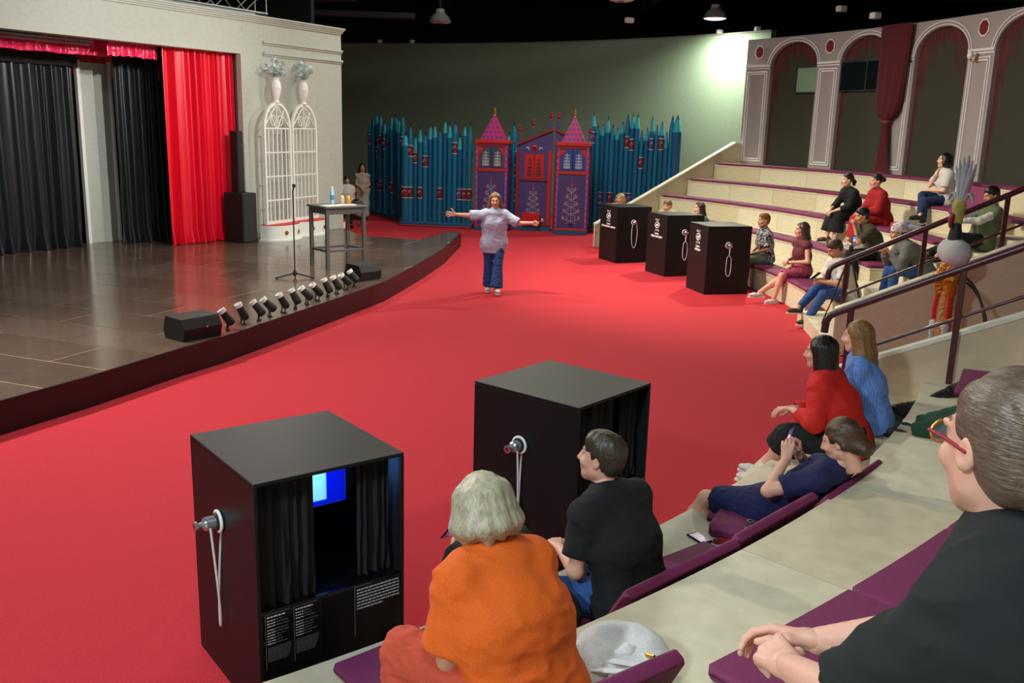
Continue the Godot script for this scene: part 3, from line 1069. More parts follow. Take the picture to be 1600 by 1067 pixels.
	for k in 3:
		one("wall_projector", ["small white projector hung above the arcade wall's left part", "small white camera box hung above the red swag curtain", "small white box hung above the green wall's right end"][k], "projector", box_mesh(Vector3(0.22, 0.14, 0.18), 0.02), M.white_paint, xf([pol(18.9, -28.2, 5.72), pol(18.6, -24.0, 5.42), Vector3(3.0, 5.72, -27.0)][k], 0.4))

# ---------------------------------------------------------------- seating banks
func soft_block(r0: float, r1: float, half: float, th: float, bev: float, steps := 6) -> ArrayMesh:
	var rm := (r0 + r1) / 2
	var rows := []
	for k in steps + 3:
		var inset := 0.0
		var a := 0.0
		var ba := rad_to_deg(bev / rm)
		if k == 0 or k == steps + 2:
			inset = bev
			a = -half if k == 0 else half
		else:
			a = lerpf(-half + ba, half - ba, float(k - 1) / steps)
		var sec := []
		var q := bev * 0.6
		for p in [[r0 + inset + q, inset], [r1 - inset - q, inset], [r1 - inset, inset + q], [r1 - inset, th - inset - q], [r1 - inset - q, th - inset], [lerpf(r1, r0, 0.5), th - inset + 0.006], [r0 + inset + q, th - inset], [r0 + inset, th - inset - q], [r0 + inset, inset + q]]:
			var ar := deg_to_rad(a)
			sec.append(Vector3(p[0] * cos(ar) - rm, p[1], p[0] * sin(ar)))
		rows.append(sec)
	var b := mb()
	b.sheet(rows, true, false)
	for e in [0, steps + 2]:
		var m := Vector3.ZERO
		for p in rows[e]:
			m += p / rows[e].size()
		for j in rows[e].size():
			b.tri(m, rows[e][j], rows[e][(j + 1) % rows[e].size()], Vector3(0, 0, -1 if e == 0 else 1))
	return b.mesh()
func front(k: int) -> float:
	return ROW0 + TREAD * (k - 1)
func bank_rows(where: String, t0: float, t1: float, np: int, labels: Array) -> void:
	for k in range(1, 6):
		var y1 := RISE * k
		var y0 := RISE * (k - 1)
		var ra := front(k)
		var rb := front(k + 1) + 0.03 if k < 5 else 18.35
		var row := thing("bench_row", labels[k - 1], "bench", pol(ra, (t0 + t1) / 2, 0.0), 0.0, where + " rows")
		var d := (t1 - t0) / np
		var rm := (ra + rb) / 2
		var tb := mb()
		tb.ring(ra - 0.012, rb, -d / 2 + 0.012, d / 2 - 0.012, -0.03, 0.0, 6, Vector3(-rm, 0, 0))
		var rbm := mb()
		rbm.ring(ra + 0.004, ra + 0.024, -d / 2 + 0.012, d / 2 - 0.012, y0 - y1, -0.032, 6, Vector3(-rm, 0, 0))
		var tm := tb.mesh()
		var rmm := rbm.mesh()
		var core := mb()
		core.ring(ra + 0.026, 18.35 if k == 5 else rb, t0, t1, maxf(0.0, y0 - 0.03), y1 - 0.034, 24)
		for p in np:
			var a := t0 + d * (p + 0.5)
			var at := pol(rm, a, y1) - row.position
			obj("tread_panel", tm, M["ply%d" % ((p * 2 + k) % 3)], row, xf(at, -deg_to_rad(a)))
			obj("riser_panel", rmm, M["ply%d" % ((p + k * 2) % 3)], row, xf(at, -deg_to_rad(a)))
		obj("carcass", core.mesh(), M.ply1, row, xf(-row.position))
func cushion_run(row: int, t0: float, n: int, step: float, label: String, group: String, skip := []) -> void:
	var ra := front(row) - 0.03
	var mesh := soft_block(ra, ra + 0.44, step / 2 - 0.03, 0.05, 0.016)
	for k in n:
		if k in skip:
			continue
		var a := t0 + step * (k + 0.5)
		one("seat_cushion", label % ordinal(k), "cushion", mesh, M.cushion, xf(pol(ra + 0.22, a, RISE * row), -deg_to_rad(a) + 0.004 * sin(k * 3.7 + row)), group)
func build_banks() -> void:
	bank_rows("far bank", -35.3, 1.2, 7, ["front plywood bench row of the far seating bank", "second plywood bench row of the far bank", "third plywood bench row of the far bank", "fourth plywood bench row of the far bank", "top plywood bench row below the arcade wall"])
	bank_rows("near bank", 36.0, 74.0, 8, ["front plywood bench row of the near bank, beside the black kiosks", "second plywood bench row of the near bank, under the white handbag", "third plywood bench row of the near bank, with wide purple cushions", "fourth plywood bench row of the near bank, under the woman in the foreground", "rearmost plywood bench row of the near bank, beside the camera"])
	# stairs in the aisles
	for q in 2:
		var t0: float = [1.2, 25.8][q]
		var t1: float = [11.2, 36.0][q]
		var s := thing("aisle_steps", ["plywood aisle steps at the far bank, beside the man in white", "plywood aisle steps at the near bank, beside the black bag"][q], "steps", pol(13.4, (t0 + t1) / 2, 0))
		for j in 10:
			var ra := 13.3 + 0.47 * j
			var b := mb()
			var tt0: float = t0
			var tt1: float = t1
			if q == 0 and j == 0:
				tt0 = t0 + 2.4
			b.ring(ra, 18.3 if j == 9 else ra + 0.5, tt0, tt1, maxf(0.0, 0.195 * j - 0.02), 0.195 * (j + 1), 6)
			obj("step", b.mesh(), M["ply%d" % (j % 3)], s, xf(-s.position))
	# sloping end parapet of the far bank
	var e := thing("end_parapet", "sloping plywood end wall with a white cap at the far bank's left end", "parapet", pol(13.5, -35.5, 0))
	parapet(e, -35.75, -35.35, [[13.42, 0.56], [18.08, 2.53], [18.35, 2.5]], M.ply1, M.plyedge)
	e = thing("passage_parapet", "low sloping wall with a white cap on the far side of the passage", "parapet", pol(13.5, 11.5, 0))
	parapet(e, 11.25, 11.6, [[13.46, 0.585], [18.35, 2.86]], M.passagewall, M.plyedge)
	e = thing("passage_parapet", "low sloping wall with a white cap on the near side of the passage", "parapet", pol(13.5, 25.5, 0))
	parapet(e, 25.45, 25.8, [[13.46, 0.585], [18.35, 2.86]], M.passagewall, M.plyedge)
	# cushions
	var fg := "burgundy cushions on the far benches"
	var names := ["front", "second", "third", "fourth", "top"]
	for k in 5:
		cushion_run(k + 1, -34.9 + (0.0 if k > 0 else 0.4), 12, 3.0, "burgundy seat cushion on the far bank's " + names[k] + " bench, %s from the end parapet", fg)
	for k in [3, 4]:
		var ra := front(k + 1) - 0.03
		one("seat_cushion", "burgundy seat cushion past the aisle on the far bank's " + names[k] + " bench", "cushion", soft_block(ra, ra + 0.44, 4.4, 0.05, 0.016), M.cushion, xf(pol(ra + 0.22, 6.2, RISE * (k + 1) + 0.01), -deg_to_rad(6.2)), fg)
	one("propped_cushion", "burgundy cushion propped upright behind the person in the green vest", "cushion", soft_block(15.4, 15.9, 1.9, 0.07, 0.02), M.cushion, Transform3D(Basis(Vector3.UP, -deg_to_rad(-1.6)) * Basis(Vector3.BACK, 1.2), pol(16.32, -1.6, 1.78)), fg)
	# near bank cushions: wide ones on the third bench
	var ng := "purple cushions on the near benches"
	var c3 := soft_block(15.4, 16.0, 1.45, 0.055, 0.018)
	for k in 4:
		var a: float = [50.0, 47.05, 44.1, 41.1][k]
		one("seat_cushion", ["wide purple cushion under the clasped hands of the foreground woman", "wide purple cushion beyond the first one on the third near bench", "purple cushion left of the foreground woman's chin on the third near bench", "small purple cushion corner showing past the foreground woman's cheek"][k], "cushion", c3, M.cushion, xf(pol(15.7, a, RISE * 3), -deg_to_rad(a)), ng)
	# cushions on the front near bench
	var c1 := soft_block(13.62, 14.12, 1.55, 0.05, 0.018)
	for k in 3:
		var a: float = [51.2, 47.5, 44.7][k]
		one("seat_cushion", ["shiny purple cushion on the front bench beside the orange trousers", "purple cushion under the man in the black T-shirt", "purple cushion on the front bench beside the phone and keys"][k], "cushion", c1, M.cushion, xf(pol([13.87, 14.02, 14.1][k], a, RISE), -deg_to_rad(a) + [0.05, 0.0, -0.12][k]), ng)
	one("seat_cushion", "purple cushion lying under the reclining woman in navy", "cushion", soft_block(13.7, 14.25, 1.4, 0.05, 0.018), M.cushion, xf(pol(13.98, 40.3, RISE), -deg_to_rad(40.3)), ng)
	# cushions leaning against the second bench's riser
	var lean := soft_block(13.9, 14.4, 1.7, 0.055, 0.018)
	for k in 3:
		var a: float = [47.0, 43.6, 40.2][k]
		one("leaning_cushion", ["purple cushion leaning on the riser behind the man in black", "purple cushion leaning on the riser beside the bottle", "purple cushion leaning behind the reclining woman's back"][k], "cushion", lean, M.cushion, Transform3D(Basis(Vector3.UP, -deg_to_rad(a)) * Basis(Vector3.BACK, [1.05, 1.12, 0.95][k]), pol([14.33, 14.33, 14.36][k], a, [0.57, 0.57, 0.57][k])), ng)
	one("leaning_cushion", "purple cushion leaning on the third bench's riser beside the white handbag", "cushion", lean, M.cushion, Transform3D(Basis(Vector3.UP, -deg_to_rad(53.1)) * Basis(Vector3.BACK, 1.1), pol(15.24, 53.1, 1.0)), ng)
	one("folded_cushion", "purple cushion folded double beside the water bottle on the front bench", "cushion", soft_block(13.7, 14.15, 0.75, 0.09, 0.03), M.cushion, xf(pol(14.0, 41.55, RISE), -deg_to_rad(41.55) + 0.3), ng)
	# cushions at the near aisle, right of the stairs
	one("seat_cushion", "dark purple cushion hanging over the step edge near the handrail post", "cushion", soft_block(15.35, 15.85, 1.5, 0.055, 0.018), M.cushion, xf(pol(14.8, 29.4, 0.79), -deg_to_rad(29.4)), ng)
	one("leaning_cushion", "dark purple cushion standing upright by the passage wall", "cushion", soft_block(15.35, 15.85, 1.4, 0.07, 0.018), M.cushion, Transform3D(Basis(Vector3.UP, -deg_to_rad(28.6)) * Basis(Vector3.BACK, 1.25), pol(15.3, 28.6, 1.15)), ng)
func parapet(e: Node3D, t0: float, t1: float, line: Array, body: Material, cap: Material) -> void:
	var b := mb()
	var c := mb()
	var tm := (t0 + t1) / 2
	var hw := deg_to_rad(t1 - t0) / 2 * 15.0
	var dir := -inward(tm)
	var side := Vector3(-dir.z, 0, dir.x)
	var poly := PackedVector2Array()
	poly.append(Vector2(line[0][0], 0.0))
	for p in line:
		poly.append(Vector2(p[0], p[1] - 0.045))
	poly.append(Vector2(line[line.size() - 1][0], 0.0))
	var bs := Transform3D(Basis(dir, Vector3.UP, dir.cross(Vector3.UP)), Vector3(CX, 0, CZ) - e.position)
	b.prism(poly, hw * 2, bs)
	obj("side_wall", b.mesh(), body, e)
	for k in line.size() - 1:
		var p := pol(line[k][0] - 0.01, tm, line[k][1] - 0.022) - e.position
		var q := pol(line[k + 1][0] + 0.01, tm, line[k + 1][1] - 0.022) - e.position
		beam(c, p, q, hw * 2 + 0.03, 0.045, 0.005)
	var f := pol(line[0][0] - 0.012, tm, 0.0) - e.position
	beam(c, f, f + Vector3(0, line[0][1] - 0.03, 0), 0.03, hw * 2 + 0.02, 0.004)
	obj("cap", c.mesh(), cap, e)

# ---------------------------------------------------------------- handrails
func build_rails() -> void:
	for q in 2:
		var tm: float = [11.0, 26.1][q]
		var base := pol(13.5, tm, 0)
		var r := thing("handrail", ["burgundy handrail along the far side of the passage, behind the tripod", "burgundy handrail along the near side of the passage, in front of the bird figure"][q], "handrail", base)
		var pt := func(rr: float, y: float) -> Vector3: return pol(rr, tm, y) - base
		var b := mb()
		var pts := [pt.call(13.33, 0.93), pt.call(13.335, 1.03), pt.call(13.36, 1.09), pt.call(13.42, 1.13), pt.call(15.47, 2.16), pt.call(18.2, 3.52)]
		b.tube(pts, 0.036, 10, true, Vector2(1.0, 1.0))
		obj("top_rail", b.mesh(), M.rail, r)
		b = mb()
		b.tube([pt.call(13.5, 0.72), pt.call(18.2, 3.07)], 0.016, 8)
		obj("lower_bar", b.mesh(), M.rail, r)
		var posts := [13.55, 14.45, 15.35, 16.4, 17.4]
		for k in posts.size():
			var rr: float = posts[k]
			var yt := 1.13 + (rr - 13.42) * 0.4995
			var yb: float = 0.195 * floor((rr - 13.3) / 0.47 + 1.0)
			obj("post", box_mesh(Vector3(0.055, yt - yb, 0.055), 0.008), M.rail, r, xf(pt.call(rr, (yt + yb) / 2), -deg_to_rad(tm)))

# ---------------------------------------------------------------- black listening kiosks
func kiosk_print(kind: int) -> StandardMaterial3D:
	var im := paper(256, 256, c8(12, 12, 13))
	var rng := RandomNumberGenerator.new()
	rng.seed = 40 + kind
	var white := c8(200, 200, 198)
	var grey := c8(112, 112, 110)
	var line := func(x: int, y: int, w: int, col: Color, th: int) -> void:
		var cx := x
		while cx < x + w:
			var l := rng.randi_range(6, 22)
			im.fill_rect(Rect2i(cx, y, mini(l, x + w - cx), th), col)
			cx += l + 3
	if kind == 0:
		for c in 2:
			var x := 10 + c * 126
			im.fill_rect(Rect2i(x - 8, 4, 2, 240), grey)
			im.fill_rect(Rect2i(x - 8, 4, 110, 2), grey)
			line.call(x, 16, 80, white, 6)
			for k in 9:
				line.call(x, 32 + 12 * k + (4 if k > 2 else 0), 36, white, 4)
				line.call(x + 40, 32 + 12 * k + (4 if k > 2 else 0), rng.randi_range(24, 66), grey, 3)
			for k in 16:
				line.call(x, 150 + 4 * k, 104 - (k * k) / 12, c8(96, 98, 104), 2)
	else:
		im.fill_rect(Rect2i(4, 4, 3, 240), grey)
		im.fill_rect(Rect2i(4, 4, 90, 3), grey)
		for k in 7:
			line.call(16, 20 + 15 * k, 230 if k < 6 else 140, c8(178, 180, 178), 7)
	return print_mat("kiosk_print%d" % kind, im, 0.3)
func screen_print() -> StandardMaterial3D:
	var im := paper(160, 96, c8(6, 22, 190))
	im.fill_rect(Rect2i(0, 8, 116, 80), c8(120, 205, 205))
	im.fill_rect(Rect2i(0, 0, 150, 6), c8(60, 180, 220))
	im.fill_rect(Rect2i(70, 10, 40, 76), c8(140, 215, 205))
	dot(im, 22, 62, 20, c8(20, 120, 190))
	im.fill_rect(Rect2i(6, 60, 34, 28), c8(20, 120, 190))
	dot(im, 20, 30, 11, c8(196, 160, 140))
	dot(im, 146, 4, 6, c8(120, 220, 240))
	var m := print_mat("kiosk_screen", im, 0.3)
	m.emission_enabled = true
	m.emission = Color.BLACK
	m.emission_texture = m.albedo_texture
	m.emission_energy_multiplier = 0.9
	return m
func kiosk(label: String, near: Vector2, ang: float, facing_us: bool, words: String) -> void:
	var e1 := Vector2(cos(ang), -sin(ang))
	var e2 := Vector2(-sin(ang), -cos(ang))
	var W := 0.770
	var D := 0.821
	var H := 1.187
	var ctr: Vector2
	var fr: Vector2
	if facing_us:
		ctr = near + e1 * W / 2 + e2 * D / 2
		fr = -e2
	else:
		ctr = near + e1 * D / 2 + e2 * W / 2
		fr = e1
	var k := thing("listening_kiosk", label, "kiosk", Vector3(ctr.x, 0, ctr.y), atan2(fr.x, fr.y), "black listening kiosks")
	var t := 0.018
	obj("top_panel", box_mesh(Vector3(W, t, D), 0.003), M.kiosk, k, xf(Vector3(0, H - t / 2, 0)))
	obj("side_panel", box_mesh(Vector3(t, H - t, D), 0.002), M.kiosk, k, xf(Vector3(-W / 2 + t / 2, (H - t) / 2, 0)))
	obj("side_panel", box_mesh(Vector3(t, H - t, D), 0.002), M.kiosk, k, xf(Vector3(W / 2 - t / 2, (H - t) / 2, 0)))
	obj("back_panel", box_mesh(Vector3(W - 2 * t, H - t, t), 0.002), M.kiosk, k, xf(Vector3(0, (H - t) / 2, -D / 2 + t / 2)))
	var oy := 0.56
	obj("front_panel", box_mesh(Vector3(W - 2 * t, oy, t), 0.002), M.gloss_black, k, xf(Vector3(0, oy / 2, D / 2 - t / 2)))
	obj("inner_shelf", box_mesh(Vector3(W - 2 * t, t, D - 2 * t), 0.0), M.gloss_black, k, xf(Vector3(0, oy - 0.03, 0)))
	# knob, ring, jack plate, cord on the left side
	var at := Vector3(-W / 2, 0.86, -0.02)
	var side := Basis(Vector3.BACK, PI / 2)
	var b := mb()
	var rim := []
	for j in 17:
		rim.append(at + Vector3(-0.012, cos(TAU * j / 16.0) * 0.05, sin(TAU * j / 16.0) * 0.05))
	b.tube(rim, 0.009, 6, false)
	obj("holder_ring", b.mesh(), M.white_print, k)
	b = mb()
	b.lathe([Vector2(0.045, 0.0), Vector2(0.042, 0.03), Vector2(0.0, 0.03)], 16, Transform3D(side, at))
	obj("socket", b.mesh(), M.matt_black, k)
	b = mb()
	b.lathe([Vector2(0.034, 0.03), Vector2(0.034, 0.075), Vector2(0.026, 0.085), Vector2(0.014, 0.09), Vector2(0.013, 0.11), Vector2(0.024, 0.115), Vector2(0.024, 0.128), Vector2(0.0, 0.13)], 16, Transform3D(side, at))
	obj("knob", b.mesh(), M.steel, k)
	b = mb()
	var loop := []
	for j in 33:
		var u := TAU * j / 32.0
		var wd := 0.055
		var yy := -0.27 + 0.27 * cos(u)
		if words == "lit":
			wd = 0.055 * (0.35 + 0.8 * clampf(-yy / 0.54, 0, 1))
		elif words == "dark":
			wd = 0.012
		elif words.length() < 14:
			wd = 0.05 * (0.25 + 0.95 * pow(clampf(-yy / 0.54, 0, 1), 1.2)) * (1.0 if yy < -0.2 else -0.6)
		loop.append(at + Vector3(-0.03 - 0.03 * cos(u / 2.0), yy, 0.02 + sin(u) * wd))
	b.tube(loop, 0.0065, 6, true)
	obj("cord", b.mesh(), mat("cord_white", c8(206, 206, 206), 0.4), k)
	if facing_us:
		var pm := kiosk_print(0)
		obj("programme_print", sheet_of(Vector3(-W / 2 + 0.03, 0.25, D / 2 + 0.002), Vector3(-0.07, 0.25, D / 2 + 0.002), Vector3(-0.07, 0.55, D / 2 + 0.002), Vector3(-W / 2 + 0.03, 0.55, D / 2 + 0.002), Vector3.BACK), pm, k)
		obj("text_print", sheet_of(Vector3(0.1, 0.27, D / 2 + 0.002), Vector3(0.365, 0.27, D / 2 + 0.002), Vector3(0.365, 0.555, D / 2 + 0.002), Vector3(0.1, 0.555, D / 2 + 0.002), Vector3.BACK), kiosk_print(1), k)
		# screen deep inside, curtains in the opening
		obj("screen", sheet_of(Vector3(-0.1, 0.8, -0.05), Vector3(0.3, 0.8, -0.05), Vector3(0.3, 1.14, -0.05), Vector3(-0.1, 1.14, -0.05), Vector3.BACK), screen_print() if words == "lit" else M.gloss_black, k)
		obj("screen_back", box_mesh(Vector3(0.5, 0.32, 0.03), 0.004), M.matt_black, k, xf(Vector3(0.1, 1.0, -0.07)))
		if words == "lit":
			var l := OmniLight3D.new()
			l.name = "screen_light"
			k.add_child(l)
			l.position = Vector3(0.1, 1.0, 0.02)
			l.light_energy = 0.06
			l.light_color = Color(0.35, 0.6, 1.0)
			l.light_size = 0.1
			l.omni_range = 20.0
			l.omni_attenuation = 2.0
			l.shadow_enabled = true
		for c in 2:
			var x0: float = [-W / 2 + 0.03, 0.17][c]
			var x1: float = [-0.06, W / 2 - 0.05][c]
			if words != "lit":
				x1 = [0.1, W / 2 - 0.05][c]
			obj("inner_curtain", drape(Vector3(x0, 0, 0.33), Vector3(x1, 0, 0.33), [0.53, 0.56][c], 1.145, [5, 4][c], 0.022, 30 + c), M.black_box, k)
		obj("curtain_rod", box_mesh(Vector3(W - 0.05, 0.02, 0.02), 0.004), M.matt_black, k, xf(Vector3(0, 1.155, 0.33)))
	else:
		# eye emblem and words on the back
		var pz := -D / 2 - 0.001
		b = mb()
		var eye := []
		for j in 33:
			var u := TAU * j / 32.0
			eye.append(Vector3(cos(u) * 0.085, 0.965 + sin(u) * 0.058 * (1.0 - 0.12 * absf(cos(u))), pz))
		b.tube(eye, 0.007, 6, false)
		for j in 7:
			b.box(Vector3(0.012, 0.06 - 0.012 * absf(j - 3), 0.004), xf(Vector3(-0.036 + 0.012 * j, 0.965, pz)))
		for j in 3:
			var sx := (j - 1) * 0.035
			b.tube([Vector3(sx * 1.3, 1.045, pz), Vector3(sx * 1.9, 1.085, pz)], 0.006, 5)
			b.tube([Vector3(sx * 1.3, 0.885, pz), Vector3(sx * 1.9, 0.845, pz)], 0.006, 5)
		obj("eye_emblem", b.mesh(), M.white_print, k)
		var font := SystemFont.new()
		font.font_names = PackedStringArray(["Droid Sans"])
		font.font_weight = 700
		for j in 2:
			var tm := TextMesh.new()
			tm.font = font
			tm.text = ["Сцена", words][j]
			tm.font_size = 32
			tm.pixel_size = 0.0016 if j == 0 else 0.0019
			tm.depth = 0.004
			obj("lettering", tm, M.white_print, k, xf(Vector3(0, [0.8, 0.745][j], pz), PI))
func build_kiosks() -> void:
	kiosk("black kiosk in the foreground with a lit blue screen behind small black curtains", Vector2(-1.122, -3.820), 0.657, true, "lit")
	kiosk("black kiosk in front of the man in the black T-shirt, its screen dark", Vector2(0.399, -5.110), 0.871, true, "dark")
	kiosk("farthest black kiosk with a white eye emblem, next to the end parapet", Vector2(2.137, -19.53), 0.387, false, "«Коломбина сцены»")
	kiosk("middle black kiosk of the three with white eye emblems", Vector2(2.915, -17.84), 0.361, false, "«Просцениум»")
	kiosk("nearest black kiosk of the three with white eye emblems", Vector2(3.317, -15.93), 0.240, false, "«Мода»")

# ---------------------------------------------------------------- painted fairy-tale set
func tree_print(key: String, bg: Color) -> StandardMaterial3D:
	if M.has(key):
		return M[key]
	var im := paper(192, 320, bg)
	var sv := c8(168, 160, 186)
	var rd := c8(176, 30, 60)
	var dk := c8(34, 30, 70)
	stroke(im, Vector2(96, 300), Vector2(96, 60), 2.0, c8(196, 186, 150))
	dot(im, 96, 306, 13, dk)
	dot(im, 82, 292, 10, dk)
	dot(im, 110, 292, 10, dk)
	for row in 5:
		var y := 268.0 - row * 44.0
		var w := 62.0 - row * 9.0
		for sg in [-1.0, 1.0]:
			stroke(im, Vector2(96, y + 14), Vector2(96 + sg * w * 0.6, y + 6), 2.0, sv)
			stroke(im, Vector2(96 + sg * w * 0.6, y + 6), Vector2(96 + sg * w, y - 6), 2.0, sv)
			dot(im, 96 + sg * w, y - 8, 10, sv, 6.0)
			dot(im, 96 + sg * w, y - 8, 4, rd)
			dot(im, 96 + sg * w * 0.5, y - 6, 9, dk)
			dot(im, 96 + sg * w * 0.5, y - 6, 6.5, sv, 4.0)
			dot(im, 96 + sg * (w + 16), y + 12, 5, rd)
			stroke(im, Vector2(96 + sg * 12, y + 20), Vector2(96 + sg * 34, y + 26), 1.6, sv)
		dot(im, 96, y - 10, 8, dk)
		dot(im, 96, y - 10, 5, sv, 2.5)
	for k in 4:
		dot(im, 96, 60 - k * 13, 7 - k, rd, 2.0)
	return print_mat(key, im, 0.6)
func sash_print(key: String, bg: Color, fg: Color) -> StandardMaterial3D:
	if M.has(key):
		return M[key]
	var im := paper(160, 144, bg)
	im.fill_rect(Rect2i(76, 0, 8, 144), bg.darkened(0.5))
	for sg in [-1.0, 1.0]:
		var x: float = 80.0 + sg * 38.0
		for k in 5:
			var y := 124.0 - 22.0 * k
			for s2 in [-1.0, 1.0]:
				dot(im, x + s2 * 13, y, 10.0 - k, fg, 5.0)
				stroke(im, Vector2(x, y + 10), Vector2(x + s2 * 16, y - 4), 1.6, fg)
			dot(im, x, y - 4, 6.0, fg, 2.0)
		stroke(im, Vector2(x, 136), Vector2(x, 18), 1.8, fg)
	return print_mat(key, im, 0.6)
func finial(parent: Node3D, at: Vector3, s: float, m: Material, called := "finial") -> void:
	var b := mb()
	b.lathe([Vector2(0.0, 0.0), Vector2(0.03, 0.0), Vector2(0.02, 0.03), Vector2(0.05, 0.07), Vector2(0.05, 0.1), Vector2(0.02, 0.13), Vector2(0.035, 0.16), Vector2(0.035, 0.19), Vector2(0.012, 0.22), Vector2(0.0, 0.3)].map(func(p: Vector2) -> Vector2: return p * s), 12, xf(at))
	obj(called, b.mesh(), m, parent)
func tower(label: String, at: Vector3, turn: float, w: float, blue: Color) -> void:
	var t := thing("painted_tower", label, "tower", at, turn, "painted towers")
	var d := 0.42
	obj("body", box_mesh(Vector3(w, 2.28, d), 0.006), M.purple, t, xf(Vector3(0, 1.26, -d / 2)))
	obj("plinth", box_mesh(Vector3(w + 0.02, 0.12, d + 0.02), 0.006), M.plinth, t, xf(Vector3(0, 0.06, -d / 2)))
	obj("lower_band", box_mesh(Vector3(w + 0.01, 0.05, 0.02), 0.004), M.vermilion, t, xf(Vector3(0, 0.145, 0.0)))
	obj("cornice", box_mesh(Vector3(w + 0.05, 0.09, d + 0.05), 0.01), M.vermilion, t, xf(Vector3(0, 2.36, -d / 2)))
	obj("waist_band", box_mesh(Vector3(w + 0.02, 0.07, 0.03), 0.006), M.vermilion, t, xf(Vector3(0, 1.62, 0.0)))
	obj("head_band", box_mesh(Vector3(w + 0.01, 0.05, 0.02), 0.004), M.crimson, t, xf(Vector3(0, 2.27, 0.0)))
	var fw := w * 0.78
	obj("ornament_panel", sheet_of(Vector3(-fw / 2, 0.2, 0.004), Vector3(fw / 2, 0.2, 0.004), Vector3(fw / 2, 1.56, 0.004), Vector3(-fw / 2, 1.56, 0.004), Vector3.BACK), tree_print("tree", c8(74, 58, 118)), t)
	obj("shutters", sheet_of(Vector3(-fw / 2, 1.7, 0.006), Vector3(fw / 2, 1.7, 0.006), Vector3(fw / 2, 2.2, 0.006), Vector3(-fw / 2, 2.2, 0.006), Vector3.BACK), sash_print("sash%d" % int(blue.b * 255), blue, c8(176, 176, 180)), t)
	for sg in [-1.0, 1.0]:
		var tri := PackedVector2Array([Vector2(sg * fw / 2, 2.2), Vector2(sg * fw / 2, 2.02), Vector2(sg * (fw / 2 - 0.15), 2.2)])
		var b := mb()
		b.prism(tri, 0.02, xf(Vector3(0, 0, 0.008)))
		obj("corner_bracket", b.mesh(), M.vermilion, t)
		# side strip of little triangles
		obj("edge_strip", box_mesh(Vector3(0.05, 2.1, 0.01), 0.002), M.lilac, t, xf(Vector3(sg * (w / 2 - 0.028), 1.25, 0.002)))
		for k in 12:
			b = mb()
			var y := 0.24 + 0.172 * k
			b.prism(PackedVector2Array([Vector2(sg * (w / 2 - 0.004), y), Vector2(sg * (w / 2 - 0.004), y + 0.12), Vector2(sg * (w / 2 - 0.052), y + 0.06)]), 0.008, xf(Vector3(0, 0, 0.006)))
			obj("edge_triangle", b.mesh(), M.roof_magenta, t)
		finial(t, Vector3(sg * w / 2, 2.4, 0.0), 0.28, M.gold, "corner_knob")
		obj("window_jamb", box_mesh(Vector3(0.035, 0.56, 0.02), 0.004), M.vermilion, t, xf(Vector3(sg * (fw / 2 + 0.02), 1.95, 0.006)))
	# pyramid roof
	var rb := mb()
	var hw := w * 0.38
	var top := Vector3(0, 3.1, -d / 2)
	var cs := [Vector3(-hw, 2.4, 0.0), Vector3(hw, 2.4, 0.0), Vector3(hw, 2.4, -d), Vector3(-hw, 2.4, -d)]
	for k in 4:
		rb.tri(cs[k], cs[(k + 1) % 4], top, (cs[k] + cs[(k + 1) % 4]) / 2 - Vector3(0, 2.4, -d / 2))
	obj("roof", rb.mesh(), M.roof_magenta, t)
	for r in 5:
		var f0 := r / 5.4
		var f1 := (r + 0.82) / 5.4
		var n := 5 - r
		for k in n:
			var row_w := hw * (1.0 - f0)
			var x0 := -row_w + 2 * row_w * (k + 0.12) / n
			var x1 := -row_w + 2 * row_w * (k + 0.88) / n
			rb = mb()
			var p0 := Vector3(x0, lerpf(2.4, 3.1, f1), lerpf(0.0, -d / 2, f1) + 0.005)
			var p1 := Vector3(x1, lerpf(2.4, 3.1, f1), lerpf(0.0, -d / 2, f1) + 0.005)
			var sh := (1.0 - f1) / (1.0 - f0)
			p0.x *= sh
			p1.x *= sh
			var p2 := Vector3((x0 + x1) / 2, lerpf(2.4, 3.1, f0 + 0.02), lerpf(0.0, -d / 2, f0 + 0.02) + 0.005)
			rb.tri(p0, p1, p2, Vector3(0, 0.3, 1))
			rb.tri(p0 - Vector3(0, 0, 0.004), p1 - Vector3(0, 0, 0.004), p2 - Vector3(0, 0, 0.004), Vector3(0, -0.3, -1))
			obj("roof_tile", rb.mesh(), M.roof_violet, t)
	finial(t, Vector3(0, 3.05, -d / 2), 0.85, M.gold)
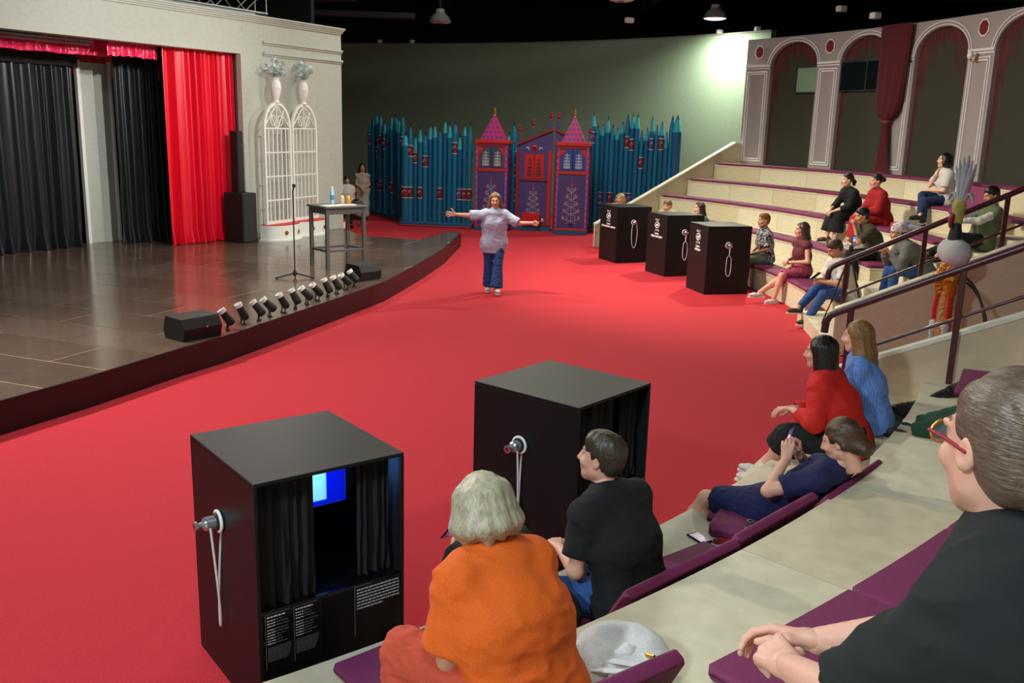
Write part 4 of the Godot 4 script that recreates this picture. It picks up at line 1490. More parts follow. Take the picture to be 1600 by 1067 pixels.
func pencil_fence(label: String, a: Vector3, b2: Vector3, specs: Array, rail: bool) -> void:
	var d := b2 - a
	var f := thing("pencil_fence", label, "fence", a, atan2(-d.z, d.x), "pencil fences")
	var L := d.length()
	obj("plinth", box_mesh(Vector3(L + 0.1, 0.13, 0.3), 0.01), M.plinth, f, xf(Vector3(L / 2, 0.065, 0)))
	obj("plinth_trim", box_mesh(Vector3(L + 0.08, 0.03, 0.02), 0.004), M.vermilion, f, xf(Vector3(L / 2, 0.03, 0.152)))
	if rail:
		obj("back_rail", box_mesh(Vector3(L, 0.09, 0.04), 0.006), M.teal2, f, xf(Vector3(L / 2, 0.9, -0.12)))
		obj("back_rail", box_mesh(Vector3(L, 0.09, 0.04), 0.006), M.teal2, f, xf(Vector3(L / 2, 2.0, -0.12)))
	for k in specs.size():
		var s: Array = specs[k]   # along, radius, height, upper band height or 0, lower band or 0, tip length
		var r: float = s[1]
		var h: float = s[2]
		var at := Vector3(s[0] * L, 0.12, 0.02 * sin(k * 2.3))
		var m := mb()
		m.lathe([Vector2(r, 0.0), Vector2(r, h - s[5] - 0.12)], 14)
		var pc := obj("pencil", m.mesh(), M["teal%d" % (k % 3)], f, xf(at))
		m = mb()
		m.lathe([Vector2(r * 1.0, h - s[5] - 0.12), Vector2(r * 0.55, h - s[5] * 0.42 - 0.12), Vector2(0.0, h - 0.12)], 14)
		obj("tip", m.mesh(), M.teal_tip if k % 3 != 1 else M.teal1, pc)
		for q in 2:
			var y: float = s[3 + q]
			if y <= 0.0:
				continue
			m = mb()
			m.lathe([Vector2(r + 0.004, y - 0.12), Vector2(r + 0.004, y + 0.16)], 14)
			obj("band", m.mesh(), M.band_red if (k + q) % 3 > 0 else M.purple, pc)
			for yy in [y - 0.13, y + 0.16]:
				m = mb()
				m.lathe([Vector2(r + 0.006, yy), Vector2(r + 0.006, yy + 0.018)], 14)
				obj("band_line", m.mesh(), M.band_white, pc)
			# small painted mark
			m = mb()
			var arc := []
			for j in 7:
				var u := -1.9 + 3.2 * j / 6.0
				arc.append(Vector3(sin(u) * r * 0.45, y + 0.02 + cos(u) * 0.055, sqrt(maxf(r * r - pow(sin(u) * r * 0.45, 2), 0)) + 0.007))
			m.tube(arc, 0.007, 5)
			obj("painted_curl", m.mesh(), M.band_white, pc)
func gate_leaf(label: String, at: Vector3, turn: float, w: float, h0: float, h1: float, flip: bool) -> void:
	var g := thing("painted_gate_leaf", label, "stage gate", at, turn)
	var p := PackedVector2Array([Vector2(0, 0.12), Vector2(w, 0.12), Vector2(w, h1 if not flip else h0), Vector2(0, h0 if not flip else h1)])
	var b := mb()
	b.prism(p, 0.06, xf(Vector3(0, 0, -0.03)))
	obj("board", b.mesh(), M.purple, g)
	obj("plinth", box_mesh(Vector3(w, 0.12, 0.1), 0.006), M.plinth, g, xf(Vector3(w / 2, 0.06, 0)))
	b = mb()
	beam(b, Vector3(0, h0 if not flip else h1, 0), Vector3(w, h1 if not flip else h0, 0), 0.08, 0.05)
	beam(b, Vector3(0, 0.16, 0.006), Vector3(w, 0.16, 0.006), 0.03, 0.05)
	obj("red_edging", b.mesh(), M.crimson, g)
	for x in [0.05, w - 0.06]:
		obj("red_stile", box_mesh(Vector3(0.09, minf(h0, h1) - 0.3, 0.02), 0.004), M.vermilion if x > 0.2 else M.crimson, g, xf(Vector3(x, 0.15 + (minf(h0, h1) - 0.3) / 2, 0.008)))
	if w > 0.8:
		obj("shutters", sheet_of(Vector3(0.24, 1.42, 0.02), Vector3(w - 0.22, 1.42, 0.02), Vector3(w - 0.22, 2.06, 0.02), Vector3(0.24, 2.06, 0.02), Vector3.BACK), sash_print("sash_red", c8(196, 26, 24), c8(70, 30, 44)), g)
		obj("sill", box_mesh(Vector3(w - 0.2, 0.06, 0.03), 0.006), M.crimson, g, xf(Vector3(w / 2, 1.38, 0.012)))
		obj("ornament_panel", sheet_of(Vector3(0.2, 0.2, 0.004), Vector3(w - 0.2, 0.2, 0.004), Vector3(w - 0.2, 1.34, 0.004), Vector3(0.2, 1.34, 0.004), Vector3.BACK), tree_print("tree", c8(74, 58, 118)), g)
		obj("red_box", box_mesh(Vector3(0.5, 0.26, 0.14), 0.01), M.red_paint, g, xf(Vector3(w / 2 - 0.03, 0.36, 0.08)))
		b = mb()
		for sg in [-1.0, 1.0]:
			var sp := []
			for j in 12:
				var u := j / 11.0 * 4.6
				sp.append(Vector3(w / 2 + sg * (0.17 + 0.055 * cos(u) * (1 - j / 16.0)), 2.2 + 0.05 * sin(u) * (1 - j / 16.0), 0.01))
			b.tube(sp, 0.012, 5)
		obj("scroll", b.mesh(), M.band_white, g)
		b = mb()
		b.lathe([Vector2(0, 0), Vector2(0.08, 0.0), Vector2(0.05, 0.02), Vector2(0, 0.02)], 10, Transform3D(Basis(Vector3.RIGHT, PI / 2), Vector3(w / 2, 2.22, 0.0)))
		obj("rosette", b.mesh(), M.red_paint, g)
	for x in ([0.08, w * 0.45, w - 0.06] if w > 0.8 else [0.06, w - 0.06]):
		var y := lerpf(p[3].y, p[2].y, x / w)
		obj("finial_post", box_mesh(Vector3(0.07, 0.3, 0.07), 0.006), M.purple, g, xf(Vector3(x, y + 0.13, -0.03)))
		finial(g, Vector3(x, y + 0.28, -0.03), 0.95, M.crimson)
func build_set() -> void:
	var rng := RandomNumberGenerator.new()
	rng.seed = 11
	var spec := func(n: int, big_first: bool, big_last: bool, hlo: float, hhi: float) -> Array:
		var out := []
		for k in n:
			var r := rng.randf_range(0.062, 0.078)
			if (k == 0 and big_first) or (k == n - 1 and big_last):
				r = 0.13
			var h := rng.randf_range(hlo, hhi)
			out.append([(k + 0.5) / n, r, h, (h - 0.75 - rng.randf() * 0.3) if rng.randf() < 0.32 else 0.0, 0.78 if rng.randf() < 0.36 or r > 0.1 else 0.0, rng.randf_range(0.32, 0.48)])
		return out
	pencil_fence("deep blue pencil fence receding behind the standing woman in the long dress", Vector3(-4.5, 0, -29.1), Vector3(-3.25, 0, -27.0), spec.call(14, true, false, 2.75, 3.1), true)
	pencil_fence("teal pencil fence left of the painted towers", Vector3(-3.13, 0, -25.94), Vector3(-1.22, 0, -25.62), spec.call(14, true, false, 2.45, 2.95), true)
	pencil_fence("short teal pencil fence between the left tower and the purple gate", Vector3(-0.3, 0, -25.9), Vector3(0.1, 0, -25.85), spec.call(3, false, true, 2.2, 3.0), false)
	pencil_fence("teal pencil fence right of the painted towers, behind the far kiosk", Vector3(2.0, 0, -26.0), Vector3(4.35, 0, -25.6), spec.call(18, false, true, 2.75, 3.25), true)
	tower("left painted tower with a magenta pyramid roof, behind the woman with open arms", Vector3(-0.68, 0, -25.16), -0.28, 0.88, c8(62, 70, 96))
	tower("right painted tower with a magenta pyramid roof and blue shutters", Vector3(1.46, 0, -24.68), -0.12, 0.84, c8(28, 66, 150))
	gate_leaf("purple gate leaf with a red shuttered window, left of the gap", Vector3(-0.02, 0, -25.55), -0.18, 0.98, 2.3, 2.72, false)
	gate_leaf("narrow purple gate leaf half hidden behind the right tower", Vector3(1.0, 0, -25.2), -0.1, 0.98, 2.72, 2.3, false)

# ---------------------------------------------------------------- things on the stage
const LAMPS := [[-3.32, -10.74], [-3.24, -11.08], [-3.11, -11.33], [-3.04, -11.58], [-2.93, -11.85], [-2.85, -12.17], [-2.76, -12.46], [-2.68, -12.76], [-2.60, -13.08], [-2.52, -13.35], [-2.45, -13.69], [-2.38, -13.99]]
func build_stage_props() -> void:
	# footlights along the stage edge
	for k in 12:
		var at := Vector3(LAMPS[k][0] - 0.06, STAGE, LAMPS[k][1])
		var f := thing("footlight", "small black footlight with a white rim, %s from the near wedge speaker" % ordinal(k), "stage light", at, -1.18 + 0.25 * sin(k * 2.1), "footlights on the stage edge")
		var tilt := 0.95 + 0.18 * sin(k * 1.7)
		var bs := Basis(Vector3.RIGHT, tilt - PI / 2 + 0.0)
		var up := Basis(Vector3.RIGHT, PI / 2 - tilt)
		var c := Vector3(0, 0.15, 0)
		var b := mb()
		b.lathe([Vector2(0.0, -0.1), Vector2(0.04, -0.095), Vector2(0.055, -0.06), Vector2(0.05, 0.0), Vector2(0.044, 0.08)], 12, Transform3D(up, c))
		obj("can", b.mesh(), M.matt_black, f)
		b = mb()
		b.lathe([Vector2(0.046, 0.08), Vector2(0.05, 0.125), Vector2(0.043, 0.126), Vector2(0.04, 0.09), Vector2(0.0, 0.088)], 12, Transform3D(up, c))
		obj("white_rim", b.mesh(), M.white_paint, f)
		b = mb()
		for sg in [-1.0, 1.0]:
			b.tube([Vector3(sg * 0.06, 0.15, 0), Vector3(sg * 0.06, 0.03, 0), Vector3(sg * 0.05, 0.006, 0.02)], 0.008, 6)
		b.box(Vector3(0.12, 0.012, 0.05), xf(Vector3(0, 0.006, 0)), 0.002)
		obj("yoke", b.mesh(), M.matt_black, f)
	# wedge monitors
	for k in 2:
		var at: Vector3 = [Vector3(-3.66, STAGE, -10.36), Vector3(-2.42, STAGE, -14.72)][k]
		var w := thing("wedge_monitor", ["black wedge speaker at the near end of the footlights", "black wedge speaker at the far end of the footlights, before the table"][k], "speaker", at, [0.95, 0.9][k])
		var b := mb()
		b.prism(PackedVector2Array([Vector2(-0.17, 0.0), Vector2(0.17, 0.0), Vector2(0.2, 0.1), Vector2(0.15, 0.26), Vector2(-0.14, 0.25), Vector2(-0.2, 0.14)]), [0.5, 0.44][k], Transform3D(Basis(Vector3.UP, PI / 2), Vector3.ZERO))
		obj("cabinet", b.mesh(), M.matt_black, w)
		obj("front_grille", box_mesh(Vector3([0.46, 0.4][k], 0.165, 0.01), 0.003), mat("grille", c8(34, 34, 36), 0.8), w, Transform3D(Basis(Vector3.RIGHT, 0.3), Vector3(0, 0.18, -0.182)))
		b = mb()
		b.lathe([Vector2(0.012, 0.0), Vector2(0.01, 0.008), Vector2(0.0, 0.009)], 8, Transform3D(Basis(Vector3.RIGHT, PI / 2), Vector3(0.05, 0.14, 0.198)))
		obj("socket", b.mesh(), M.steel, w)
	# tall table
	var tb := thing("bar_table", "tall grey metal table standing on the stage", "table", Vector3(-3.08, STAGE, -16.1), 0.72)
	var W := 0.84
	var D := 0.66
	obj("table_top", box_mesh(Vector3(W, 0.035, D), 0.006), M.grey_metal, tb, xf(Vector3(0, 1.04, 0)))
	obj("apron", box_mesh(Vector3(W - 0.1, 0.1, 0.025), 0.003), M.grey_metal, tb, xf(Vector3(0, 0.97, D / 2 - 0.06)))
	obj("apron", box_mesh(Vector3(W - 0.1, 0.1, 0.025), 0.003), M.grey_metal, tb, xf(Vector3(0, 0.97, -D / 2 + 0.06)))
	obj("apron", box_mesh(Vector3(0.025, 0.1, D - 0.1), 0.003), M.grey_metal, tb, xf(Vector3(W / 2 - 0.06, 0.97, 0)))
	obj("apron", box_mesh(Vector3(0.025, 0.1, D - 0.1), 0.003), M.grey_metal, tb, xf(Vector3(-W / 2 + 0.06, 0.97, 0)))
	for sx in [-1.0, 1.0]:
		for sz in [-1.0, 1.0]:
			obj("leg", box_mesh(Vector3(0.06, 1.02, 0.06), 0.006), M.grey_metal, tb, xf(Vector3(sx * (W / 2 - 0.06), 0.51, sz * (D / 2 - 0.06))))
	for sz in [-1.0, 1.0]:
		obj("stretcher", box_mesh(Vector3(W - 0.12, 0.04, 0.04), 0.004), M.grey_metal, tb, xf(Vector3(0, 0.3, sz * (D / 2 - 0.06))))
	for sx in [-1.0, 1.0]:
		obj("stretcher", box_mesh(Vector3(0.04, 0.04, D - 0.12), 0.004), M.grey_metal, tb, xf(Vector3(sx * (W / 2 - 0.06), 0.3, 0)))
	# things on the table
	var ty := STAGE + 1.059
	var place := func(x: float, z: float) -> Vector3: return Vector3(-3.08, ty, -16.1) + Basis(Vector3.UP, 0.72) * Vector3(x, 0, z)
	one("paper_sheet", "white paper sheets lying on the left of the tall table", "paper", box_mesh(Vector3(0.3, 0.006, 0.21), 0.0), M.white_print, xf(place.call(-0.2, 0.12), 0.9))
	one("paper_sheet", "white paper sheets lying in the middle of the tall table", "paper", box_mesh(Vector3(0.3, 0.006, 0.21), 0.0), M.white_print, xf(place.call(0.12, 0.1), 0.5))
	bottle("water_bottle", "clear water bottle with a blue label on the tall table", place.call(0.02, -0.2), 0.036, 0.3, mat("water_plastic", c8(170, 205, 225), 0.1), mat("blue_label", c8(70, 140, 200), 0.5), M.white_paint)
	bottle("juice_bottle", "small clear bottle with a green cap on the tall table", place.call(0.18, -0.14), 0.04, 0.17, mat("cloudy", c8(200, 190, 150), 0.15), mat("cream_label", c8(210, 190, 160), 0.5), mat("cap_green", c8(40, 130, 60), 0.4))
	bottle("juice_bottle", "small orange juice bottle on the right of the tall table", place.call(0.28, -0.1), 0.038, 0.17, mat("juice", c8(226, 150, 40), 0.15), mat("amber_label", c8(200, 150, 60), 0.5), mat("cap_green", c8(40, 130, 60), 0.4))
	var hb := thing("shoulder_bag", "black shoulder bag hanging off the tall table's right corner", "bag", place.call(0.44, -0.16))
	var q := mb()
	q.lathe([Vector2(0.0, -0.13), Vector2(0.1, -0.1), Vector2(0.13, 0.0), Vector2(0.09, 0.1), Vector2(0.0, 0.12)], 14, Transform3D(Basis.from_euler(Vector3(0.3, 0.4, 0.3)).scaled(Vector3(1.0, 0.9, 0.6)), Vector3(0.06, -0.03, 0)))
	obj("pouch", q.mesh(), M.matt_black, hb)
	q = mb()
	q.tube([Vector3(0.1, 0.0, 0), Vector3(0.14, -0.25, 0.02), Vector3(0.08, -0.42, 0.02), Vector3(0.02, -0.3, 0)], 0.012, 6)
	obj("strap", q.mesh(), M.matt_black, hb)
	# microphone stand
	var ms := thing("microphone_stand", "thin black microphone stand on the stage in front of the trellis gates", "microphone stand", Vector3(-3.515, STAGE, -14.72))
	q = mb()
	q.tube([Vector3(0, 0.06, 0), Vector3(0, 1.36, 0)], 0.011, 8)
	obj("pole", q.mesh(), M.matt_black, ms)
	q = mb()
	q.lathe([Vector2(0.02, 0.02), Vector2(0.035, 0.05), Vector2(0.03, 0.09), Vector2(0.015, 0.12)], 10)
	obj("hub", q.mesh(), M.matt_black, ms)
	for k in 3:
		var a := 0.3 + TAU * k / 3.0
		q = mb()
		q.tube([Vector3(0, 0.07, 0), Vector3(cos(a) * 0.31, 0.018, sin(a) * 0.31)], 0.012, 6)
		q.tube([Vector3(cos(a) * 0.3, 0.018, sin(a) * 0.3), Vector3(cos(a) * 0.34, 0.014, sin(a) * 0.34)], 0.017, 6)
		obj("leg", q.mesh(), M.matt_black, ms)
	var mc := thing("microphone", "black microphone clipped on top of the thin stand", "microphone", Vector3(-3.515, STAGE + 1.36, -14.72), 0.6)
	q = mb()
	q.lathe([Vector2(0.012, 0.0), Vector2(0.014, 0.08)], 10, xf(Vector3(0, 0, 0), 0, 0.5))
	obj("handle", q.mesh(), M.matt_black, mc)
	q = mb()
	q.lathe([Vector2(0.018, 0.08), Vector2(0.03, 0.1), Vector2(0.028, 0.125), Vector2(0.0, 0.14)], 12, xf(Vector3(0, 0, 0), 0, 0.5))
	obj("head_grille", q.mesh(), mat("grille", c8(34, 34, 36), 0.8), mc)

func bottle(called: String, label: String, at: Vector3, r: float, h: float, body: Material, lab: Material, cap: Material) -> void:
	var o := thing(called, label, "bottle", at)
	var b := mb()
	b.lathe([Vector2(0, 0), Vector2(r, 0.0), Vector2(r, h * 0.62), Vector2(r * 0.8, h * 0.75), Vector2(r * 0.42, h * 0.88), Vector2(r * 0.42, h * 0.93)], 14)
	obj("body", b.mesh(), body, o)
	b = mb()
	b.lathe([Vector2(r + 0.001, h * 0.22), Vector2(r + 0.001, h * 0.5)], 14)
	obj("label", b.mesh(), lab, o)
	b = mb()
	b.lathe([Vector2(r * 0.48, h * 0.91), Vector2(r * 0.48, h), Vector2(0, h)], 12)
	obj("cap", b.mesh(), cap, o)

# ---------------------------------------------------------------- soft bodies: distance fields meshed as surface nets
class Sdf:
	var o := Vector3.ZERO
	var h := 0.01
	var nx := 0
	var ny := 0
	var nz := 0
	var d := PackedFloat32Array()
	func _init(lo: Vector3, hi: Vector3, cell: float) -> void:
		h = cell
		o = lo - Vector3.ONE * cell * 3.0
		var s := (hi - lo) / cell
		nx = int(s.x) + 8
		ny = int(s.y) + 8
		nz = int(s.z) + 8
		d.resize(nx * ny * nz)
		d.fill(10.0)
	# tapered capsule a-b; w, s: wider by s along w; cut 1: flat at a, 2: flat at b; carve: subtract
	func cone(a: Vector3, b: Vector3, ra: float, rb: float, k := 0.03, w := Vector3.ZERO, s := 1.0, cut := 0, carve := false) -> void:
		var R := maxf(ra, rb) * s + k + h * 3.0
		var lo := Vector3(minf(a.x, b.x), minf(a.y, b.y), minf(a.z, b.z)) - Vector3.ONE * R
		var hi := Vector3(maxf(a.x, b.x), maxf(a.y, b.y), maxf(a.z, b.z)) + Vector3.ONE * R
		var i0 := maxi(int((lo.x - o.x) / h), 0)
		var i1 := mini(int((hi.x - o.x) / h) + 1, nx - 1)
		var j0 := maxi(int((lo.y - o.y) / h), 0)
		var j1 := mini(int((hi.y - o.y) / h) + 1, ny - 1)
		var k0 := maxi(int((lo.z - o.z) / h), 0)
		var k1 := mini(int((hi.z - o.z) / h) + 1, nz - 1)
		var ab := b - a
		var L := maxf(ab.length(), 1e-5)
		var inv := 1.0 / (L * L)
		var dr := rb - ra
		var wf := (1.0 - 1.0 / s)
		for z in range(k0, k1 + 1):
			for y in range(j0, j1 + 1):
				var p := Vector3(0, o.y + y * h, o.z + z * h)
				var base := (z * ny + y) * nx
				for x in range(i0, i1 + 1):
					p.x = o.x + x * h
					var ap := p - a
					var tr := ap.dot(ab) * inv
					var t := clampf(tr, 0.0, 1.0)
					var q := ap - ab * t
					if s != 1.0:
						q -= w * (q.dot(w) * wf)
					var e := 0.0
					if cut > 0 and ((tr < 0.0 and cut & 1) or (tr > 1.0 and cut & 2)):
						var over := (-tr if tr < 0.0 else tr - 1.0) * L
						var qp := ap - ab * tr
						if s != 1.0:
							qp -= w * (qp.dot(w) * wf)
						e = maxf(qp.length() - (ra + dr * t), over)
					else:
						e = q.length() - (ra + dr * t)
					var i := base + x
					var c := d[i]
					if carve:
						e = -e
						if e > c:
							d[i] = e
						continue
					var hh := k - absf(c - e)
					if hh > 0.0:
						d[i] = minf(c, e) - hh * hh * 0.25 / k
					elif e < c:
						d[i] = e
	func ball(c: Vector3, r: Vector3, k := 0.02, bs := Basis.IDENTITY, carve := false) -> void:
		var R := maxf(r.x, maxf(r.y, r.z)) + k + h * 3.0
		var lo := c - Vector3.ONE * R
		var hi := c + Vector3.ONE * R
		var i0 := maxi(int((lo.x - o.x) / h), 0)
		var i1 := mini(int((hi.x - o.x) / h) + 1, nx - 1)
		var j0 := maxi(int((lo.y - o.y) / h), 0)
		var j1 := mini(int((hi.y - o.y) / h) + 1, ny - 1)
		var k0 := maxi(int((lo.z - o.z) / h), 0)
		var k1 := mini(int((hi.z - o.z) / h) + 1, nz - 1)
		var ib := bs.inverse()
		for z in range(k0, k1 + 1):
			for y in range(j0, j1 + 1):
				var base := (z * ny + y) * nx
				for x in range(i0, i1 + 1):
					var q := ib * (o + Vector3(x, y, z) * h - c)
					var g := q / r
					var l0 := g.length()
					var l1 := (g / r).length()
					var e := l0 * (l0 - 1.0) / maxf(l1, 1e-6) if l0 > 1e-4 else -minf(r.x, minf(r.y, r.z))
					var i := base + x
					var cc := d[i]
					if carve:
						e = -e
						var hc := k - absf(cc - e)
						if hc > 0.0:
							d[i] = maxf(cc, e) + hc * hc * 0.25 / k
						elif e > cc:
							d[i] = e
						continue
					var hh := k - absf(cc - e)
					if hh > 0.0:
						d[i] = minf(cc, e) - hh * hh * 0.25 / k
					elif e < cc:
						d[i] = e
	func nets(m: MB, t: Transform3D, wrinkle := 0.0, freq := 9.0, paint = null, flow := Vector3(1.0, 1.7, 1.0)) -> void:
		var f := FastNoiseLite.new()
		f.seed = 5
		f.frequency = freq
		f.fractal_octaves = 2
		var idx := PackedInt32Array()
		idx.resize(nx * ny * nz)
		idx.fill(-1)
		var sy := nx
		var sz := nx * ny
		var lim := h * 2.4
		var i00 := m.v.size()
		var first := m.ix.size()
		var raw := PackedVector3Array()
		var gr := PackedVector3Array()
		for z in nz - 1:
			for y in ny - 1:
				var base := z * sz + y * sy
				for x in nx - 1:
					var i := base + x
					var a := d[i]
					if a > lim or a < -lim:
						continue
					var b := d[i + 1]
					var c := d[i + sy]
					var e := d[i + sy + 1]
					var a2 := d[i + sz]
					var b2 := d[i + sz + 1]
					var c2 := d[i + sz + sy]
					var e2 := d[i + sz + sy + 1]
					var n := int(a < 0) + int(b < 0) + int(c < 0) + int(e < 0) + int(a2 < 0) + int(b2 < 0) + int(c2 < 0) + int(e2 < 0)
					if n == 0 or n == 8:
						continue
					var s := Vector3.ZERO
					var k := 0
					if (a < 0) != (b < 0):
						s += Vector3(a / (a - b), 0, 0)
						k += 1
					if (c < 0) != (e < 0):
						s += Vector3(c / (c - e), 1, 0)
						k += 1
					if (a2 < 0) != (b2 < 0):
						s += Vector3(a2 / (a2 - b2), 0, 1)
						k += 1
					if (c2 < 0) != (e2 < 0):
						s += Vector3(c2 / (c2 - e2), 1, 1)
						k += 1
					if (a < 0) != (c < 0):
						s += Vector3(0, a / (a - c), 0)
						k += 1
					if (b < 0) != (e < 0):
						s += Vector3(1, b / (b - e), 0)
						k += 1
					if (a2 < 0) != (c2 < 0):
						s += Vector3(0, a2 / (a2 - c2), 1)
						k += 1
					if (b2 < 0) != (e2 < 0):
						s += Vector3(1, b2 / (b2 - e2), 1)
						k += 1
					if (a < 0) != (a2 < 0):
						s += Vector3(0, 0, a / (a - a2))
						k += 1
					if (b < 0) != (b2 < 0):
						s += Vector3(1, 0, b / (b - b2))
						k += 1
					if (c < 0) != (c2 < 0):
						s += Vector3(0, 1, c / (c - c2))
						k += 1
					if (e < 0) != (e2 < 0):
						s += Vector3(1, 1, e / (e - e2))
						k += 1
					idx[i] = raw.size()
					var g := Vector3(b + e + b2 + e2 - a - c - a2 - c2, c + e + c2 + e2 - a - b - a2 - b2, a2 + b2 + c2 + e2 - a - b - c - e).normalized()
					var p := o + (Vector3(x, y, z) + s / k) * h
					if wrinkle > 0.0:
						var nv := f.get_noise_3d(p.x * flow.x, p.y * flow.y, p.z * flow.z)
						p += g * wrinkle * (nv if flow.y < 1.0 else 0.6 - 2.2 * absf(nv))
					raw.append(p)
					gr.append(g)
		for k in raw.size():
			m.v.append(t * raw[k])
			m.n.append(t.basis * gr[k])
			m.u.append(Vector2.ZERO)
			if paint != null:
				m.c.append(paint.call(raw[k]))
			elif m.c.size() > 0:
				m.c.append(Color.WHITE)
		var neg := t.basis.determinant() < 0.0
		for z in range(1, nz - 1):
			for y in range(1, ny - 1):
				var base := z * sz + y * sy
				for x in range(1, nx - 1):
					var i := base + x
					if idx[i] < 0:
						continue
					var s0 := d[i] < 0.0
					for ax in 3:
						var st: int = [1, sy, sz][ax]
						if s0 == (d[i + st] < 0.0):
							continue
						var u: int = [sy, sz, 1][ax]
						var w: int = [sz, 1, sy][ax]
						var q0 := idx[i] + i00
						var q1 := idx[i - u] + i00
						var q2 := idx[i - u - w] + i00
						var q3 := idx[i - w] + i00
						if idx[i - u] < 0 or idx[i - w] < 0 or idx[i - u - w] < 0:
							continue
						if s0 != neg:
							m.ix.append_array([q0, q3, q2, q0, q2, q1])
						else:
							m.ix.append_array([q0, q1, q2, q0, q2, q3])
		# normals from the faces
		var acc := PackedVector3Array()
		acc.resize(raw.size())
		for k in range(first, m.ix.size(), 3):
			var va := m.v[m.ix[k]]
			var g := (m.v[m.ix[k + 2]] - va).cross(m.v[m.ix[k + 1]] - va)
			acc[m.ix[k] - i00] += g
			acc[m.ix[k + 1] - i00] += g
			acc[m.ix[k + 2] - i00] += g
		for k in raw.size():
			if acc[k].length_squared() > 1e-18:
				m.n[i00 + k] = acc[k].normalized()

# a list of bones [a, b, ra, rb, k, w, s, cut] as one mesh appended to m
func flesh(m: MB, bones: Array, cell: float, wrinkle := 0.0, freq := 9.0, paint = null, t := Transform3D.IDENTITY, carve := []) -> void:
	var lo := Vector3.ONE * 100
	var hi := -lo
	for b in bones:
		var r: float = maxf(b[2], b[3]) * (b[6] if b.size() > 6 else 1.0) + 0.02
		for p in [b[0], b[1]]:
			lo = Vector3(minf(lo.x, p.x - r), minf(lo.y, p.y - r), minf(lo.z, p.z - r))
			hi = Vector3(maxf(hi.x, p.x + r), maxf(hi.y, p.y + r), maxf(hi.z, p.z + r))
	var s := Sdf.new(lo, hi, cell)
	for b in bones:
		s.cone(b[0], b[1], b[2], b[3], b[4] if b.size() > 4 else 0.03, b[5] if b.size() > 5 else Vector3.ZERO, b[6] if b.size() > 6 else 1.0, b[7] if b.size() > 7 else 0)
	for b in carve:
		s.cone(b[0], b[1], b[2], b[3], 0.0, Vector3.ZERO, 1.0, 0, true)
	s.nets(m, t, wrinkle, freq, paint)

# ---------------------------------------------------------------- heads and hands, shared
var cache := {}
func head_mesh(cell: float) -> MB:
	var key := "head%f" % cell
	if cache.has(key):
		return cache[key]
	var s := Sdf.new(Vector3(-0.1, -0.17, -0.13), Vector3(0.1, 0.14, 0.14), cell)
	s.ball(Vector3(0, 0.028, -0.012), Vector3(0.074, 0.094, 0.097), 0.03)
	s.ball(Vector3(0, -0.03, 0.03), Vector3(0.061, 0.088, 0.068), 0.03)
	s.cone(Vector3(0, -0.086, 0.052), Vector3(0, -0.1, 0.062), 0.03, 0.02, 0.03)
	s.cone(Vector3(-0.045, -0.065, 0.01), Vector3(-0.012, -0.098, 0.055), 0.024, 0.02, 0.03)
	s.cone(Vector3(0.045, -0.065, 0.01), Vector3(0.012, -0.098, 0.055), 0.024, 0.02, 0.03)
	for sg in [-1.0, 1.0]:
		s.ball(Vector3(sg * 0.031, 0.008, 0.102), Vector3(0.02, 0.013, 0.02), 0.015, Basis.IDENTITY, true)
		s.ball(Vector3(sg * 0.031, 0.006, 0.079), Vector3(0.0135, 0.0115, 0.0125), 0.002)
		s.cone(Vector3(sg * 0.012, 0.026, 0.094), Vector3(sg * 0.048, 0.026, 0.08), 0.008, 0.007, 0.012)
		s.ball(Vector3(sg * 0.04, -0.03, 0.07), Vector3(0.022, 0.02, 0.02), 0.02)
		s.ball(Vector3(sg * 0.077, -0.004, -0.006), Vector3(0.009, 0.031, 0.019), 0.006, Basis.from_euler(Vector3(-0.2, sg * 0.35, 0)))
		s.ball(Vector3(sg * 0.087, -0.002, 0.0), Vector3(0.005, 0.018, 0.01), 0.004, Basis.from_euler(Vector3(-0.2, sg * 0.35, 0)), true)
	s.cone(Vector3(0, 0.012, 0.095), Vector3(0, -0.032, 0.113), 0.008, 0.013, 0.012)
	s.cone(Vector3(-0.011, -0.036, 0.1), Vector3(0.011, -0.036, 0.1), 0.009, 0.009, 0.008)
	s.cone(Vector3(-0.018, -0.063, 0.089), Vector3(0.018, -0.063, 0.089), 0.006, 0.006, 0.008)
	s.cone(Vector3(-0.014, -0.073, 0.089), Vector3(0.014, -0.073, 0.089), 0.007, 0.007, 0.008)
	s.cone(Vector3(0, -0.05, -0.02), Vector3(0, -0.16, -0.035), 0.05, 0.05, 0.03)
	var m := MB.new()
	var paint := func(p: Vector3) -> Color:
		if p.z > 0.06:
			if absf(p.y + 0.068) < 0.011 and absf(p.x) < 0.025 and p.z > 0.08:
				return Color(0.62, 0.24, 0.24)
			if absf(absf(p.x) - 0.031) < 0.019 and absf(p.y - 0.03) < 0.005:
				return Color(0.2, 0.13, 0.09)
			var e := Vector2(absf(p.x) - 0.031, p.y - 0.006)
			if e.length() < 0.0065:
				return Color(0.06, 0.04, 0.03)
			if absf(e.x) < 0.014 and absf(e.y) < 0.0065:
				return Color(0.85, 0.82, 0.8)
		return Color.WHITE
	s.nets(m, Transform3D.IDENTITY, 0.0, 9.0, paint)
	cache[key] = m
	return m
